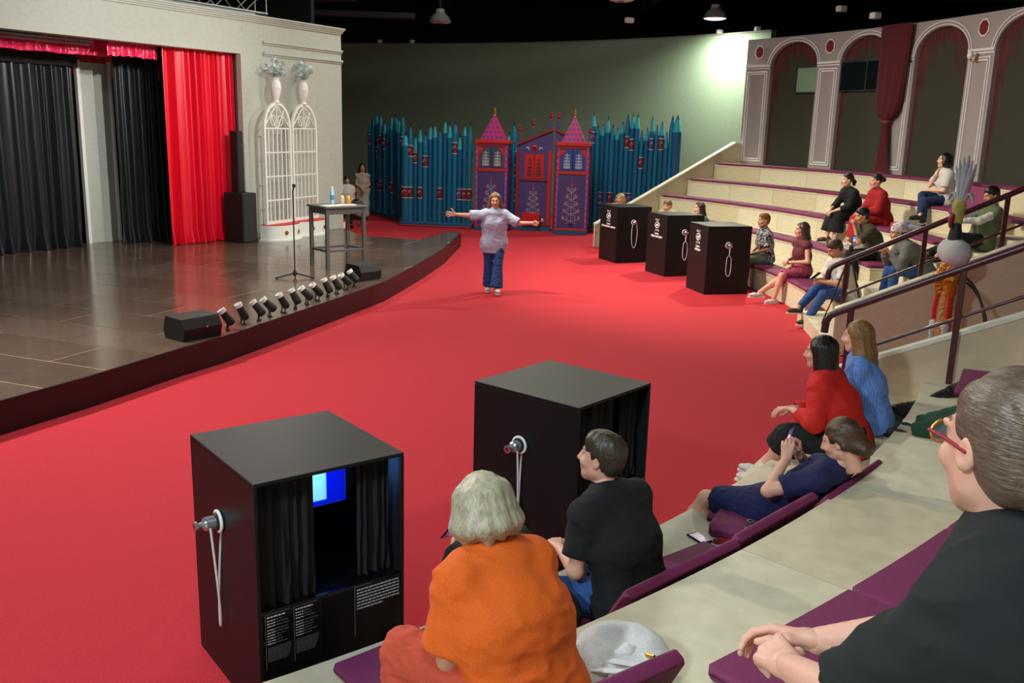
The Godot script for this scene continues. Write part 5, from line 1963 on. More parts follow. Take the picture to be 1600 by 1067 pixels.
# right hand: wrist at the origin, fingers along +Z, palm down, thumb towards +X
func hand_mesh(pose: String, cell: float) -> MB:
	var key := "hand_%s%f" % [pose, cell]
	if cache.has(key):
		return cache[key]
	var curl: float = {"open": 0.12, "relaxed": 0.5, "grip": 0.95, "fist": 1.45, "clasp": 0.75}[pose]
	var spread: float = {"open": 0.2, "relaxed": 0.06, "grip": 0.02, "fist": 0.0, "clasp": 0.02}[pose]
	var s := Sdf.new(Vector3(-0.07, -0.1, -0.03), Vector3(0.1, 0.05, 0.22), cell)
	s.cone(Vector3(0, 0, -0.03), Vector3(0, 0, 0.02), 0.024, 0.023, 0.02, Vector3.RIGHT, 1.2)
	var xs := [0.031, 0.0105, -0.0105, -0.03]
	var ln := [[0.042, 0.026, 0.021], [0.046, 0.03, 0.022], [0.042, 0.028, 0.021], [0.033, 0.02, 0.019]]
	for k in 4:
		var kn := Vector3(xs[k], 0.002, 0.088 - (0.012 if k == 3 else 0.0) - (0.003 if k == 0 else 0.0))
		s.cone(Vector3(xs[k] * 0.55, 0, 0.01), kn, 0.0155, 0.0118, 0.012)
		var dirr := Vector3(xs[k] / 0.031 * spread, 0, 1).normalized()
		var a := curl * 0.75 + 0.06 * k
		var p := kn
		for j in 3:
			var dv := Basis(Vector3.UP.cross(dirr).normalized(), a) * dirr
			var q: Vector3 = p + dv * ln[k][j]
			s.cone(p, q, 0.0102 - 0.0012 * j, 0.0094 - 0.0012 * j, 0.004)
			p = q
			a += curl
	var th := [Vector3(0.018, -0.006, 0.022), Vector3(0.044, -0.016, 0.05), Vector3(0.052, -0.026, 0.082), Vector3(0.05, -0.034, 0.108)]
	if pose == "open":
		th = [Vector3(0.018, -0.004, 0.022), Vector3(0.052, 0.004, 0.046), Vector3(0.08, 0.01, 0.066), Vector3(0.1, 0.014, 0.082)]
	elif pose in ["fist", "grip", "clasp"]:
		th = [Vector3(0.018, -0.008, 0.022), Vector3(0.04, -0.028, 0.05), Vector3(0.032, -0.044, 0.078), Vector3(0.012, -0.05, 0.096)]
	for j in 3:
		s.cone(th[j], th[j + 1], 0.0145 - 0.0022 * j, 0.0128 - 0.0022 * j, 0.008)
	var m := MB.new()
	s.nets(m, Transform3D.IDENTITY)
	cache[key] = m
	return m
func ik(a: Vector3, t: Vector3, l1: float, l2: float, pole: Vector3) -> Array:
	var d := t - a
	var L := clampf(d.length(), absf(l1 - l2) + 0.01, (l1 + l2) * 0.998)
	var u := d.normalized()
	t = a + u * L
	var c := (l1 * l1 - l2 * l2 + L * L) / (2.0 * L)
	var hgt := sqrt(maxf(l1 * l1 - c * c, 0.0))
	var n := pole - u * pole.dot(u)
	n = n.normalized() if n.length() > 1e-4 else Vector3.UP
	return [a + u * c + n * hgt, t]

# ---------------------------------------------------------------- people
# spec: at, face (world direction), cell; local frame: +Z ahead, +X the person's left, y = 0 at the seat or the floor
func person(label: String, sp: Dictionary) -> Node3D:
	var face: Vector3 = sp.face
	var o := thing("person", label, "person", sp.at, yaw_of(face))
	var cell: float = sp.get("cell", 0.018)
	var g: float = sp.get("fat", 1.0)
	var sc: float = sp.get("size", 1.0)
	var P: Vector3 = sp.get("pelvis", Vector3(0, 0.11, 0))
	var lean: float = sp.get("lean", 0.15)
	var bend: float = sp.get("bend", 0.1)
	var side: float = sp.get("side", 0.0)
	var X := Basis(Vector3.UP, sp.get("twist", 0.0)) * Vector3.RIGHT
	var up1 := Basis(Vector3.BACK, side) * Vector3(0, cos(lean), sin(lean))
	var up2 := Basis(Vector3.BACK, side * 1.3) * Vector3(0, cos(lean + bend), sin(lean + bend))
	var T := P + up1 * 0.26 * sc
	var N := T + up2 * 0.25 * sc
	var fw := X.cross(Vector3.UP)
	var hb := Basis.from_euler(Vector3(sp.get("nod", 0.0), sp.get("look", 0.0), sp.get("tilt", 0.0)))
	var Hd: Vector3 = sp.get("head", N + up2 * 0.05 + Vector3(0, 0.125, 0.015) * sc)
	var hx := Transform3D(hb.scaled(Vector3.ONE * 1.03 * sc), Hd)
	var sw: float = 0.165 * sc * sp.get("shoulders", 1.0)
	var shy: float = sp.get("shrug", 0.0)
	var SL := N + X * sw - up2 * 0.07 + Vector3(0, shy, 0)
	var SR := N - X * sw - up2 * 0.07 + Vector3(0, shy, 0)
	var la := ik(SL, sp.get("lh", Vector3(0.14, 0.22, 0.36)), 0.275 * sc, 0.25 * sc, sp.get("lpole", Vector3(0.6, -0.7, -0.3)))
	var ra := ik(SR, sp.get("rh", Vector3(-0.14, 0.22, 0.36)), 0.275 * sc, 0.25 * sc, sp.get("rpole", Vector3(-0.6, -0.7, -0.3)))
	var HL := P + X * 0.088 * g
	var HR := P - X * 0.088 * g
	var ll := ik(HL, sp.get("lf", Vector3(0.11, -0.36, 0.42)), 0.42 * sc, 0.41 * sc, sp.get("lknee", Vector3(0.1, 0.6, 1.0)))
	var rl := ik(HR, sp.get("rf", Vector3(-0.11, -0.36, 0.42)), 0.42 * sc, 0.41 * sc, sp.get("rknee", Vector3(-0.1, 0.6, 1.0)))
	# ---- body
	var neck_top := Hd + hb * Vector3(0, -0.09, -0.022)
	var torso := [
		[P - X * 0.07, P + X * 0.07, 0.098 * g, 0.098 * g, 0.05],
		[P, T, 0.098 * g, 0.1 * g, 0.05, X, 1.28],
		[T, N - up2 * 0.08, 0.102 * g, 0.075 * g, 0.05, X, 1.45],
		[SL, SR, 0.05, 0.05, 0.05],
		[N + up2 * 0.01, SL, 0.05, 0.048, 0.05], [N + up2 * 0.01, SR, 0.05, 0.048, 0.05]]
	var bones := torso.duplicate()
	bones.append([N - up2 * 0.05, neck_top, 0.058, 0.048, 0.04])
	var ar := 0.043 * (0.5 + 0.5 * g)
	for a in [[SL, la], [SR, ra]]:
		bones.append([a[0], a[1][0], ar * 1.1, ar * 0.88, 0.03])
		bones.append([a[1][0], a[1][1], ar * 0.88, 0.026, 0.015])
	for l in [[HL, ll], [HR, rl]]:
		bones.append([l[0], l[1][0], 0.08 * g, 0.054, 0.03])
		bones.append([l[1][0], l[1][0].lerp(l[1][1], 0.35), 0.054, 0.055, 0.02])
		bones.append([l[1][0].lerp(l[1][1], 0.35), l[1][1], 0.055, 0.036, 0.02])
	var m := MB.new()
	flesh(m, bones, cell)
	m.c.resize(m.v.size())
	m.c.fill(Color.WHITE)
	var fine: float = minf(cell * 0.55, 0.008)
	m.add(head_mesh(maxf(fine, 0.005)), hx)
	for q in 2:
		var arm: Array = [la, ra][q]
		var fd: Vector3 = sp.get("lhand" if q == 0 else "rhand", (arm[1] - arm[0]).normalized())
		var palm: Vector3 = sp.get("lpalm" if q == 0 else "rpalm", Vector3(0, -1, 0))
		var z := fd.normalized()
		var y := -(palm - z * palm.dot(z)).normalized()
		var x := y.cross(z)
		if q == 0:
			x = -x
		var bs := Basis(x, y, z).scaled_local(Vector3.ONE * 0.97 * sc)
		m.add(hand_mesh(sp.get("lpose" if q == 0 else "rpose", "relaxed"), 0.005 if cell > 0.013 else 0.0038), Transform3D(bs, arm[1]))
	var skin := mat("skin_%s" % sp.get("skin", "fair"), {"fair": c8(222, 176, 150), "tan": c8(190, 138, 108), "rosy": c8(214, 160, 138)}[sp.get("skin", "fair")], 0.5)
	skin.vertex_color_use_as_albedo = true
	skin.subsurf_scatter_enabled = true
	skin.subsurf_scatter_strength = 0.06
	obj("body", m.mesh(), skin, o)
	# ---- garments
	var ease := 0.012
	var wr: float = sp.get("wrinkle", 0.007)
	if sp.has("under"):
		var ub := []
		for a in [[SL, la], [SR, ra]]:
			ub.append([a[0], a[1][0], ar * 1.12 + 0.014, ar * 0.9 + 0.014, 0.02])
			ub.append([a[1][0], a[1][0].lerp(a[1][1], 0.9), ar * 0.9 + 0.014, 0.04, 0.02, Vector3.ZERO, 1.0, 2])
		ub.append([SL, SR, 0.05, 0.05, 0.03])
		m = MB.new()
		flesh(m, ub, cell, wr, 6.0)
		obj("undershirt", m.mesh(), sp.under, o)
	if sp.has("top"):
		var t: Array = sp.top    # material, sleeve length 0..2, hem drop below the pelvis, looseness
		var e: float = ease + t[3]
		var gb := []
		gb.append([P - X * 0.088 * g - up1 * t[2] * 0.25, P + X * 0.088 * g - up1 * t[2] * 0.25, 0.1 * g + e, 0.1 * g + e, 0.05])
		gb.append([P - up1 * t[2], T, 0.112 * g + e, 0.103 * g + e, 0.05, X, 1.42, 1])
		gb.append([T, N - up2 * 0.07, 0.104 * g + e, 0.076 * g + e, 0.05, X, 1.45])
		gb.append([SL, SR, 0.052 + e * 0.6, 0.052 + e * 0.6, 0.06])
		for q in [SL, SR]:
			gb.append([N - up2 * 0.012, q, 0.05 + e * 0.6, 0.05 + e * 0.6, 0.06])
			gb.append([q, T, 0.05 + e * 0.4, 0.08 * g + e * 0.5, 0.06])
		gb.append([N - up2 * 0.06, N + up2 * 0.005, 0.066 + e * 0.5, 0.062 + e * 0.3, 0.03, X, 1.1, 2])
		for a in [[SL, la], [SR, ra]]:
			var s1 := minf(t[1], 1.0)
			if s1 > 0.0:
				gb.append([a[0], a[0].lerp(a[1][0], s1), ar * 1.12 + e * 0.9, lerpf(ar * 1.12, ar * 0.9, s1) + e * (1.0 if t[1] > 1.0 else 1.3), 0.03, Vector3.ZERO, 1.0, 2 if t[1] <= 1.0 else 0])
			if t[1] > 1.0:
				gb.append([a[1][0], a[1][0].lerp(a[1][1], t[1] - 1.0), ar * 0.9 + e, lerpf(ar * 0.88, 0.028, t[1] - 1.0) + e * 0.8, 0.02, Vector3.ZERO, 1.0, 2])
		if sp.has("bust"):
			for q in [-1.0, 1.0]:
				var bc: Vector3 = T + up2 * 0.05 + X * 0.07 * q + up2.cross(X) * -1.0 * 0.075
				gb.append([bc, bc + Vector3(0, 0.001, 0), 0.07, 0.07, 0.05])
		m = MB.new()
		flesh(m, gb, cell, wr, 4.5)
		obj(sp.get("top_name", "shirt"), m.mesh(), t[0], o)
		if sp.has("collar"):
			m = MB.new()
			var cr := []
			for k in 13:
				var a := -2.4 + 4.8 * k / 12.0
				cr.append(N + up2 * 0.03 + X * sin(a) * 0.072 + up2.cross(X) * -1.0 * -0.066 * cos(a))
			m.tube(cr, 0.016, 8, true)
			obj("collar", m.mesh(), t[0], o)
	if sp.has("legs"):
		var t: Array = sp.legs   # material, length 0..2 down the leg, looseness, flare
		var e: float = ease * 0.7 + t[2]
		var gb := []
		gb.append([P - X * 0.07, P + X * 0.07, 0.1 * g + e, 0.1 * g + e, 0.05])
		gb.append([P, P + up1 * 0.1, 0.1 * g + e, 0.1 * g + e, 0.05, X, 1.28, 2])
		for l in [[HL, ll], [HR, rl]]:
			var s1 := minf(t[1], 1.0)
			gb.append([l[0], l[0].lerp(l[1][0], s1), 0.082 * g + e, lerpf(0.082 * g, 0.056, s1) + e, 0.03, Vector3.ZERO, 1.0, 2 if t[1] <= 1.0 else 0])
			if t[1] > 1.0:
				var s2: float = t[1] - 1.0
				gb.append([l[1][0], l[1][0].lerp(l[1][1], s2), 0.057 + e, lerpf(0.056, 0.04, s2) + e + t[3], 0.015, Vector3.ZERO, 1.0, 2])
		m = MB.new()
		flesh(m, gb, cell, wr, 10.0)
		obj(sp.get("legs_name", "trousers"), m.mesh(), t[0], o)
	if sp.has("skirt"):
		var t: Array = sp.skirt  # material, length 0..2, looseness
		var e: float = ease + t[2]
		var gb := []
		gb.append([P - X * 0.07, P + X * 0.07, 0.1 * g + e, 0.1 * g + e, 0.06])
		gb.append([P, P + up1 * 0.12, 0.1 * g + e, 0.098 * g + e, 0.05, X, 1.28])
		var s1 := minf(t[1], 1.0)
		var kl: Vector3 = HL.lerp(ll[0], s1)
		var kr: Vector3 = HR.lerp(rl[0], s1)
		gb.append([HL, kl, 0.085 * g + e, 0.068 + e, 0.08, Vector3.ZERO, 1.0, 2 if t[1] <= 1.0 else 0])
		gb.append([HR, kr, 0.085 * g + e, 0.068 + e, 0.08, Vector3.ZERO, 1.0, 2 if t[1] <= 1.0 else 0])
		gb.append([(HL + HR) / 2, (kl + kr) / 2, 0.08 * g + e, 0.062 + e, 0.08, Vector3.ZERO, 1.0, 2 if t[1] <= 1.0 else 0])
		if t[1] > 1.0:
			var s2: float = t[1] - 1.0
			var al: Vector3 = ll[0].lerp(ll[1], s2)
			var arr: Vector3 = rl[0].lerp(rl[1], s2)
			gb.append([kl, al, 0.066 + e, 0.07 + e * 1.6, 0.08, Vector3.ZERO, 1.0, 2])
			gb.append([kr, arr, 0.066 + e, 0.07 + e * 1.6, 0.08, Vector3.ZERO, 1.0, 2])
			gb.append([(kl + kr) / 2, (al + arr) / 2, 0.062 + e, 0.07 + e * 1.4, 0.08, Vector3.ZERO, 1.0, 2])
		m = MB.new()
		flesh(m, gb, cell, wr, 10.0)
		obj("skirt", m.mesh(), t[0], o)
	# ---- shoes
	if sp.has("shoes"):
		var t: Array = sp.shoes  # upper material, sole material
		for q in 2:
			if sp.get("noshoe", -1) == q:
				continue
			var l: Array = [ll, rl][q]
			var shin: Vector3 = (l[1] - l[0]).normalized()
			var toe: Vector3 = sp.get("ltoe" if q == 0 else "rtoe", Vector3(0.2 if q == 0 else -0.2, -0.05, 1.0))
			toe = toe.normalized()
			var sx := toe.cross(Vector3.UP).normalized()
			var dn := sx.cross(toe) * -1.0
			if dn.y > 0:
				dn = -dn
			var heel: Vector3 = l[1] + dn * 0.035 - toe * 0.035
			m = MB.new()
			flesh(m, [[heel, heel + toe * 0.12, 0.035, 0.037, 0.02], [heel + toe * 0.12, heel + toe * 0.19, 0.037, 0.026, 0.02, sx, 1.25], [l[1] - shin * (0.05 if t.size() > 2 else 0.0), heel + dn * -0.01, 0.043, 0.036, 0.03, Vector3.ZERO, 1.0, 1]], minf(cell, 0.012))
			var sh := obj("shoe", m.mesh(), t[0], o)
			m = MB.new()
			var out := []
			for k in 24:
				var a := TAU * k / 24.0
				var lx := cos(a)
				out.append(heel + toe * (0.078 + 0.15 * lx) + sx * sin(a) * (0.037 + 0.006 * lx) + dn * 0.024)
			m.sheet([out, out.map(func(p: Vector3) -> Vector3: return p + dn * 0.02)], true, true)
			var cm := heel + toe * 0.078 + dn * 0.044
			for k in 24:
				m.tri(cm, out[k] + dn * 0.02, out[(k + 1) % 24] + dn * 0.02, dn)
				m.tri(cm - dn * 0.02, out[k], out[(k + 1) % 24], -dn)
			obj("sole", m.mesh(), t[1], sh)
	# ---- hair, in the head's frame
	if sp.has("hair"):
		hair(o, sp.hair, hx, sp.get("hair_mat", mat("hair_brown", c8(64, 44, 34), 0.45)), minf(cell * 0.75, 0.011))
	o.set_meta("face_at", hx)
	return o
func hair_col(key: String, col: Color) -> StandardMaterial3D:
	if M.has("hair_" + key):
		return M["hair_" + key]
	var m := mat("hair_" + key, col, 0.42)
	grain(m, noise_tex("strands", 0.03, 0.45, 1.0, 3), Vector3(26, 10, 1.6) if key in ["ash", "chestnut"] else Vector3(22, 1.4, 22))
	relief(m, normal_tex("strandbump", 0.05, 8.0, 2), 0.6)
	return m
func hair(o: Node3D, style: String, hx: Transform3D, m: Material, cell: float) -> void:
	var s := Sdf.new(Vector3(-0.16, -0.46 if style in ["long", "wavy"] else -0.2, -0.22), Vector3(0.16, 0.22, 0.14), cell)
	s.ball(Vector3(0, 0.04, -0.02), Vector3(0.084, 0.094, 0.102), 0.02)
	match style:
		"short":
			s.ball(Vector3(0, 0.075, 0.02), Vector3(0.07, 0.058, 0.075), 0.03)
			s.ball(Vector3(0, -0.02, -0.055), Vector3(0.066, 0.06, 0.052), 0.03)
		"bob":
			for k in 9:
				var a := -2.15 + 4.3 * k / 8.0 + PI
				var q := Vector3(sin(a), 0, cos(a))
				s.cone(Vector3(q.x * 0.07, 0.05, q.z * 0.075 - 0.015), Vector3(q.x * 0.1, -0.055, q.z * 0.094 - 0.02), 0.036, 0.034, 0.03)
				s.cone(Vector3(q.x * 0.1, -0.055, q.z * 0.094 - 0.02), Vector3(q.x * 0.09, -0.105 + 0.008 * (k % 3), q.z * 0.082 - 0.018), 0.034, 0.018, 0.02)
		"midlong":
			for k in 9:
				var a := -2.1 + 4.2 * k / 8.0 + PI
				var q := Vector3(sin(a), 0, cos(a))
				s.cone(Vector3(q.x * 0.07, 0.05, q.z * 0.075 - 0.015), Vector3(q.x * 0.09, -0.17, q.z * 0.08 - 0.035), 0.034, 0.024, 0.03)
		"long":
			for k in 7:
				var a := -2.0 + 4.0 * k / 6.0 + PI
				var q := Vector3(sin(a), 0, cos(a))
				s.cone(Vector3(q.x * 0.068, 0.04, q.z * 0.075 - 0.02), Vector3(q.x * 0.095, -0.14, q.z * 0.07 - 0.05), 0.034, 0.034, 0.03)
				s.cone(Vector3(q.x * 0.095, -0.14, q.z * 0.07 - 0.05), Vector3(q.x * 0.11, -0.42 + 0.03 * (k % 2), q.z * 0.04 - 0.075), 0.034, 0.016, 0.03)
		"wavy":
			for sg in [-1.0, 1.0]:
				s.cone(Vector3(sg * 0.06, 0.04, 0.0), Vector3(sg * 0.1, -0.1, 0.01), 0.04, 0.034, 0.03)
				s.cone(Vector3(sg * 0.1, -0.1, 0.01), Vector3(sg * 0.13, -0.16, -0.02), 0.034, 0.018, 0.03)
			s.cone(Vector3(0, 0.0, -0.07), Vector3(0, -0.14, -0.08), 0.06, 0.04, 0.03)
		"bun":
			s.ball(Vector3(0, 0.03, -0.135), Vector3(0.045, 0.045, 0.042), 0.02)
		"highbun":
			s.ball(Vector3(0, 0.13, -0.09), Vector3(0.045, 0.04, 0.042), 0.02)
		"lowbun":
			s.ball(Vector3(0.01, -0.05, -0.125), Vector3(0.062, 0.05, 0.05), 0.03)
			s.ball(Vector3(0.0, -0.02, -0.075), Vector3(0.07, 0.06, 0.055), 0.03)
			for sg in [-1.0, 1.0]:
				s.cone(Vector3(sg * 0.06, 0.02, 0.01), Vector3(sg * 0.072, -0.02, -0.03), 0.028, 0.024, 0.03)
		"pony":
			s.cone(Vector3(0, 0.03, -0.11), Vector3(0.0, -0.03, -0.15), 0.03, 0.035, 0.02)
			s.cone(Vector3(0.0, -0.03, -0.15), Vector3(0.0, -0.17, -0.13), 0.035, 0.016, 0.02)
		"sleek":
			s.ball(Vector3(0, -0.02, -0.05), Vector3(0.072, 0.07, 0.068), 0.03)
			s.cone(Vector3(0, -0.05, -0.11), Vector3(0, -0.1, -0.12), 0.036, 0.03, 0.02)
	# open the face, the ears stay partly bare on short hair
	s.ball(Vector3(0, -0.055, 0.105), Vector3(0.064 if style != "bob" else 0.058, 0.115, 0.085), 0.015, Basis.IDENTITY, true)
	if style in ["short", "bun", "highbun", "pony", "sleek", "lowbun"]:
		for sg in [-1.0, 1.0]:
			s.ball(Vector3(sg * 0.095, -0.03, 0.02), Vector3(0.035, 0.045, 0.04), 0.012, Basis.IDENTITY, true)
		s.ball(Vector3(0, -0.15, -0.06), Vector3(0.12, 0.07, 0.12), 0.012, Basis.IDENTITY, true) if style in ["short", "bun", "highbun", "pony"] else null
	var b := MB.new()
	s.nets(b, hx, 0.005, 30.0, null, Vector3(1.0, 0.35, 0.12) if style in ["sleek", "bun", "lowbun", "pony", "highbun"] else Vector3(1.0, 0.1, 1.0))
	obj("hair", b.mesh(), m, o)

# ---------------------------------------------------------------- bags, phones, tripod, bird figure
func phone(label: String, t: Transform3D, glow: Color) -> void:
	var p := thing("phone", label, "phone", t.origin)
	p.basis = t.basis
	obj("case", box_mesh(Vector3(0.074, 0.152, 0.009), 0.003), M.gloss_black, p)
	var im := paper(32, 64, glow.darkened(0.6))
	im.fill_rect(Rect2i(2, 6, 28, 30), glow)
	dot(im, 16, 28, 9, c8(220, 210, 215))
	im.fill_rect(Rect2i(6, 44, 20, 8), c8(200, 60, 120))
	dot(im, 20, 56, 4, c8(80, 120, 240))
	var m := print_mat("phone_glow_" + glow.to_html(), im, 0.2)
	m.emission_enabled = true
	m.emission = Color.BLACK
	m.emission_texture = m.albedo_texture
	m.emission_energy_multiplier = 0.8
	obj("screen", sheet_of(Vector3(-0.034, -0.072, 0.0052), Vector3(0.034, -0.072, 0.0052), Vector3(0.034, 0.072, 0.0052), Vector3(-0.034, 0.072, 0.0052), Vector3.BACK), m, p)
func blob(parent: Node3D, called: String, bones: Array, cell: float, m: Material, wr := 0.006, fr := 12.0) -> MeshInstance3D:
	var b := MB.new()
	flesh(b, bones, cell, wr, fr)
	return obj(called, b.mesh(), m, parent)
func build_props() -> void:
	# tripod in the passage with a phone clamped on top
	var tp := thing("tripod", "black camera tripod standing at the passage entrance", "tripod", Vector3(4.6, 0, -12.65))
	var apex := Vector3(0, 1.1, 0)
	for k in 3:
		var f: Vector3 = [Vector3(-0.32, 0.0, -0.12), Vector3(0.24, 0.0, 0.42), Vector3(0.05, 0.0, -0.45)][k]
		var b := mb()
		b.tube([apex + f * 0.08, apex.lerp(f, 0.55)], 0.014, 8)
		b.tube([apex.lerp(f, 0.5), f + Vector3(0, 0.01, 0)], 0.01, 8)
		b.lathe([Vector2(0.018, -0.02), Vector2(0.018, 0.02)], 8, xf(apex.lerp(f, 0.52)))
		var lg := obj("leg", b.mesh(), M.matt_black, tp)
		b = mb()
		b.lathe([Vector2(0, 0), Vector2(0.018, 0.0), Vector2(0.014, 0.03), Vector2(0, 0.03)], 8, xf(f))
		obj("rubber_foot", b.mesh(), M.matt_black, lg)
	var b2 := mb()
	b2.tube([Vector3(0, 0.7, 0), Vector3(0, 1.24, 0)], 0.013, 8)
	obj("centre_column", b2.mesh(), M.matt_black, tp)
	obj("hub", box_mesh(Vector3(0.09, 0.08, 0.09), 0.02), M.matt_black, tp, xf(Vector3(0, 1.08, 0)))
	obj("head_clamp", box_mesh(Vector3(0.05, 0.09, 0.05), 0.01), M.matt_black, tp, xf(Vector3(0, 1.26, 0)))
	b2 = mb()
	b2.tube([Vector3(0, 1.18, 0), Vector3(0.1, 1.08, 0.16)], 0.009, 6)
	obj("pan_handle", b2.mesh(), M.matt_black, tp)
	phone("phone filming on the tripod, screen lit pink and blue", xf(Vector3(4.61, 1.37, -12.61), 0.5), c8(110, 150, 220))
	# bird figure
	var bd := thing("bird_figure", "stage prop crane figure with silver feather crest and round white breast", "stage prop", pol(14.58, 15.0, 0.0), yaw_of(inward(15.0)) + 0.5)
	b2 = mb()
	b2.tube([Vector3(0, 0.0, 0), Vector3(0, 1.3, 0)], 0.018, 8)
	b2.lathe([Vector2(0, 0), Vector2(0.22, 0.0), Vector2(0.2, 0.03), Vector2(0, 0.035)], 18)
	obj("support_pole", b2.mesh(), M.matt_black, bd)
	blob(bd, "round_breast", [[Vector3(-0.03, 1.49, 0), Vector3(0.05, 1.47, 0), 0.155, 0.165, 0.06]], 0.015, mat("foam_grey", c8(190, 190, 192), 0.8), 0.003)
	b2 = mb()
	b2.tube([Vector3(0.0, 1.62, 0), Vector3(0.0, 1.82, 0.01)], [0.085, 0.05], 12)
	obj("neck", b2.mesh(), M.matt_black, bd)
	blob(bd, "head", [[Vector3(0, 1.8, 0), Vector3(0, 2.02, 0), 0.05, 0.075, 0.03]], 0.012, mat("moss_yellow", c8(164, 164, 88), 0.8))
	b2 = mb()
	b2.tube([Vector3(0.0, 1.92, 0.06), Vector3(0.0, 1.86, 0.09), Vector3(0, 1.76, 0.085)], [0.02, 0.035, 0.015], 8)
	obj("red_beak", b2.mesh(), M.crimson, bd)
	for k in 11:
		var a := -0.42 + 0.84 * k / 10.0
		b2 = mb()
		var L := 0.62 - 0.3 * absf(a)
		var pts := []
		for j in 6:
			var t := j / 5.0
			pts.append(Vector3(sin(a) * (0.06 + L * t * (0.55 + 0.3 * t)), 1.96 + cos(a) * L * t - (0.35 * t * t * t if absf(a) > 0.36 else 0.0), -0.02 * (k % 3)))
		b2.tube(pts, [0.012, 0.024, 0.03, 0.032, 0.028, 0.012], 8, true, Vector2(1.0, 0.35))
		obj("crest_feather", b2.mesh(), M.silver_fabric, bd)
	for sg in [-1.0, 1.0]:
		blob(bd, "gold_sleeve", [[Vector3(sg * 0.05, 1.33, 0.02), Vector3(sg * 0.09, 1.18, 0.05), 0.055, 0.075, 0.03], [Vector3(sg * 0.09, 1.18, 0.05), Vector3(sg * 0.08, 1.0, 0.03), 0.075, 0.055, 0.03]], 0.014, mat("gold_cloth", c8(186, 120, 30), 0.35, 0.4), 0.02, 24.0)
		b2 = mb()
		b2.tube([Vector3(sg * 0.1, 1.0, 0.05), Vector3(sg * 0.12, 0.78, 0.06), Vector3(sg * 0.11, 0.58, 0.05)], [0.03, 0.034, 0.03], 8, true, Vector2(1.0, 0.5))
		obj("red_ribbon", b2.mesh(), mat("flame", c8(214, 52, 20), 0.5), bd)
		blob(bd, "grey_tuft", [[Vector3(sg * 0.1, 0.62, 0.06), Vector3(sg * 0.12, 0.44, 0.05), 0.045, 0.03, 0.02]], 0.012, M.silver_fabric, 0.015, 30.0)
	blob(bd, "patchwork_skirt", [[Vector3(0, 1.2, 0), Vector3(0, 0.36, 0.0), 0.06, 0.085, 0.03]], 0.014, mat("ochre", c8(170, 116, 62), 0.6), 0.016, 24.0)
	b2 = mb()
	for q in 2:
		var pts := []
		for j in 9:
			var u := j / 8.0 * 1.5
			pts.append(Vector3(0.05 + sin(u) * (0.52 + 0.06 * q), 1.2 - 0.05 * q - (1.0 - cos(u)) * 0.85, -0.12))
		b2.tube(pts, 0.014, 6)
	obj("tail_hoop", b2.mesh(), M.matt_black, bd)
	# white handbag on the second bench
	var hb := thing("handbag", "white leather handbag with gold fittings on the second near bench", "bag", pol(14.84, 50.55, 0.78), 0.25)
	var wl := cloth("white_leather", c8(222, 222, 220), 0.45)
	var arc := []
	for k in 9:
		var a := deg_to_rad(185.0 - 205.0 * k / 8.0)
		arc.append(Vector3(cos(a) * 0.12, 0.065 + 0.03 * sin(PI * k / 8.0), -sin(a) * 0.11))
	var dome := []
	for k in 8:
		dome.append([arc[k], arc[k + 1], 0.062, 0.062, 0.05])
	dome.append([Vector3(-0.06, 0.06, 0.02), Vector3(0.06, 0.06, 0.0), 0.075, 0.075, 0.06])
	blob(hb, "bag_body", dome, 0.010, wl, 0.003, 8.0)
	blob(hb, "bag_flap", [[Vector3(-0.11, 0.1, 0.05), Vector3(0.02, 0.125, 0.015), 0.03, 0.022, 0.03], [Vector3(0.02, 0.125, 0.015), Vector3(0.1, 0.1, 0.02), 0.022, 0.02, 0.03]], 0.008, wl, 0.003, 14.0)
	blob(hb, "front_pocket", [[Vector3(-0.05, 0.05, 0.11), Vector3(0.1, 0.045, 0.09), 0.05, 0.045, 0.03], [Vector3(0.02, 0.07, 0.08), Vector3(0.12, 0.06, 0.05), 0.04, 0.035, 0.03]], 0.009, wl, 0.008, 12.0)
	b2 = mb()
	b2.tube([Vector3(-0.13, 0.1, 0.06), Vector3(-0.08, 0.125, 0.12), Vector3(0.02, 0.12, 0.14), Vector3(0.11, 0.11, 0.1), Vector3(0.15, 0.1, 0.02)], 0.011, 8, true, Vector2(1.6, 0.6))
	b2.tube([Vector3(-0.1, 0.12, 0.03), Vector3(-0.02, 0.13, 0.09), Vector3(0.07, 0.12, 0.12)], 0.01, 8, true, Vector2(1.6, 0.6))
	obj("strap", b2.mesh(), wl, hb)
	b2 = mb()
	b2.lathe([Vector2(0.006, -0.03), Vector2(0.01, -0.01), Vector2(0.006, 0.03)], 8, xf(Vector3(0.08, 0.135, 0.07), 0.3, 1.2))
	b2.box(Vector3(0.022, 0.034, 0.008), xf(Vector3(0.0, 0.1, 0.155), 0.2, -0.4), 0.003)
	b2.lathe([Vector2(0.004, -0.02), Vector2(0.007, 0.0), Vector2(0.004, 0.02)], 8, xf(Vector3(0.0, 0.13, 0.15), 0.3, 0.2))
	obj("gold_fitting", b2.mesh(), M.gold, hb)
	# phone, keys, bottle on the front bench
	var pw := thing("wallet_phone", "phone with a lit screen lying on the front bench beside keys", "phone", pol(13.82, 42.75, 0.392), 0.5)
	obj("case", box_mesh(Vector3(0.08, 0.01, 0.15), 0.003), M.gloss_black, pw, xf(Vector3(0, 0.005, 0)))
	var pg := mat("pale_screen", c8(190, 180, 200), 0.2)
	pg.emission_enabled = true
	pg.emission = Color(0.5, 0.45, 0.55)
	pg.emission_energy_multiplier = 0.5
	obj("screen", box_mesh(Vector3(0.066, 0.002, 0.12), 0.0), pg, pw, xf(Vector3(0, 0.011, 0)))
	var ky := thing("key_bunch", "red key case and dark keys lying beside the phone on the front bench", "keys", pol(13.95, 42.5, 0.392), 0.2)
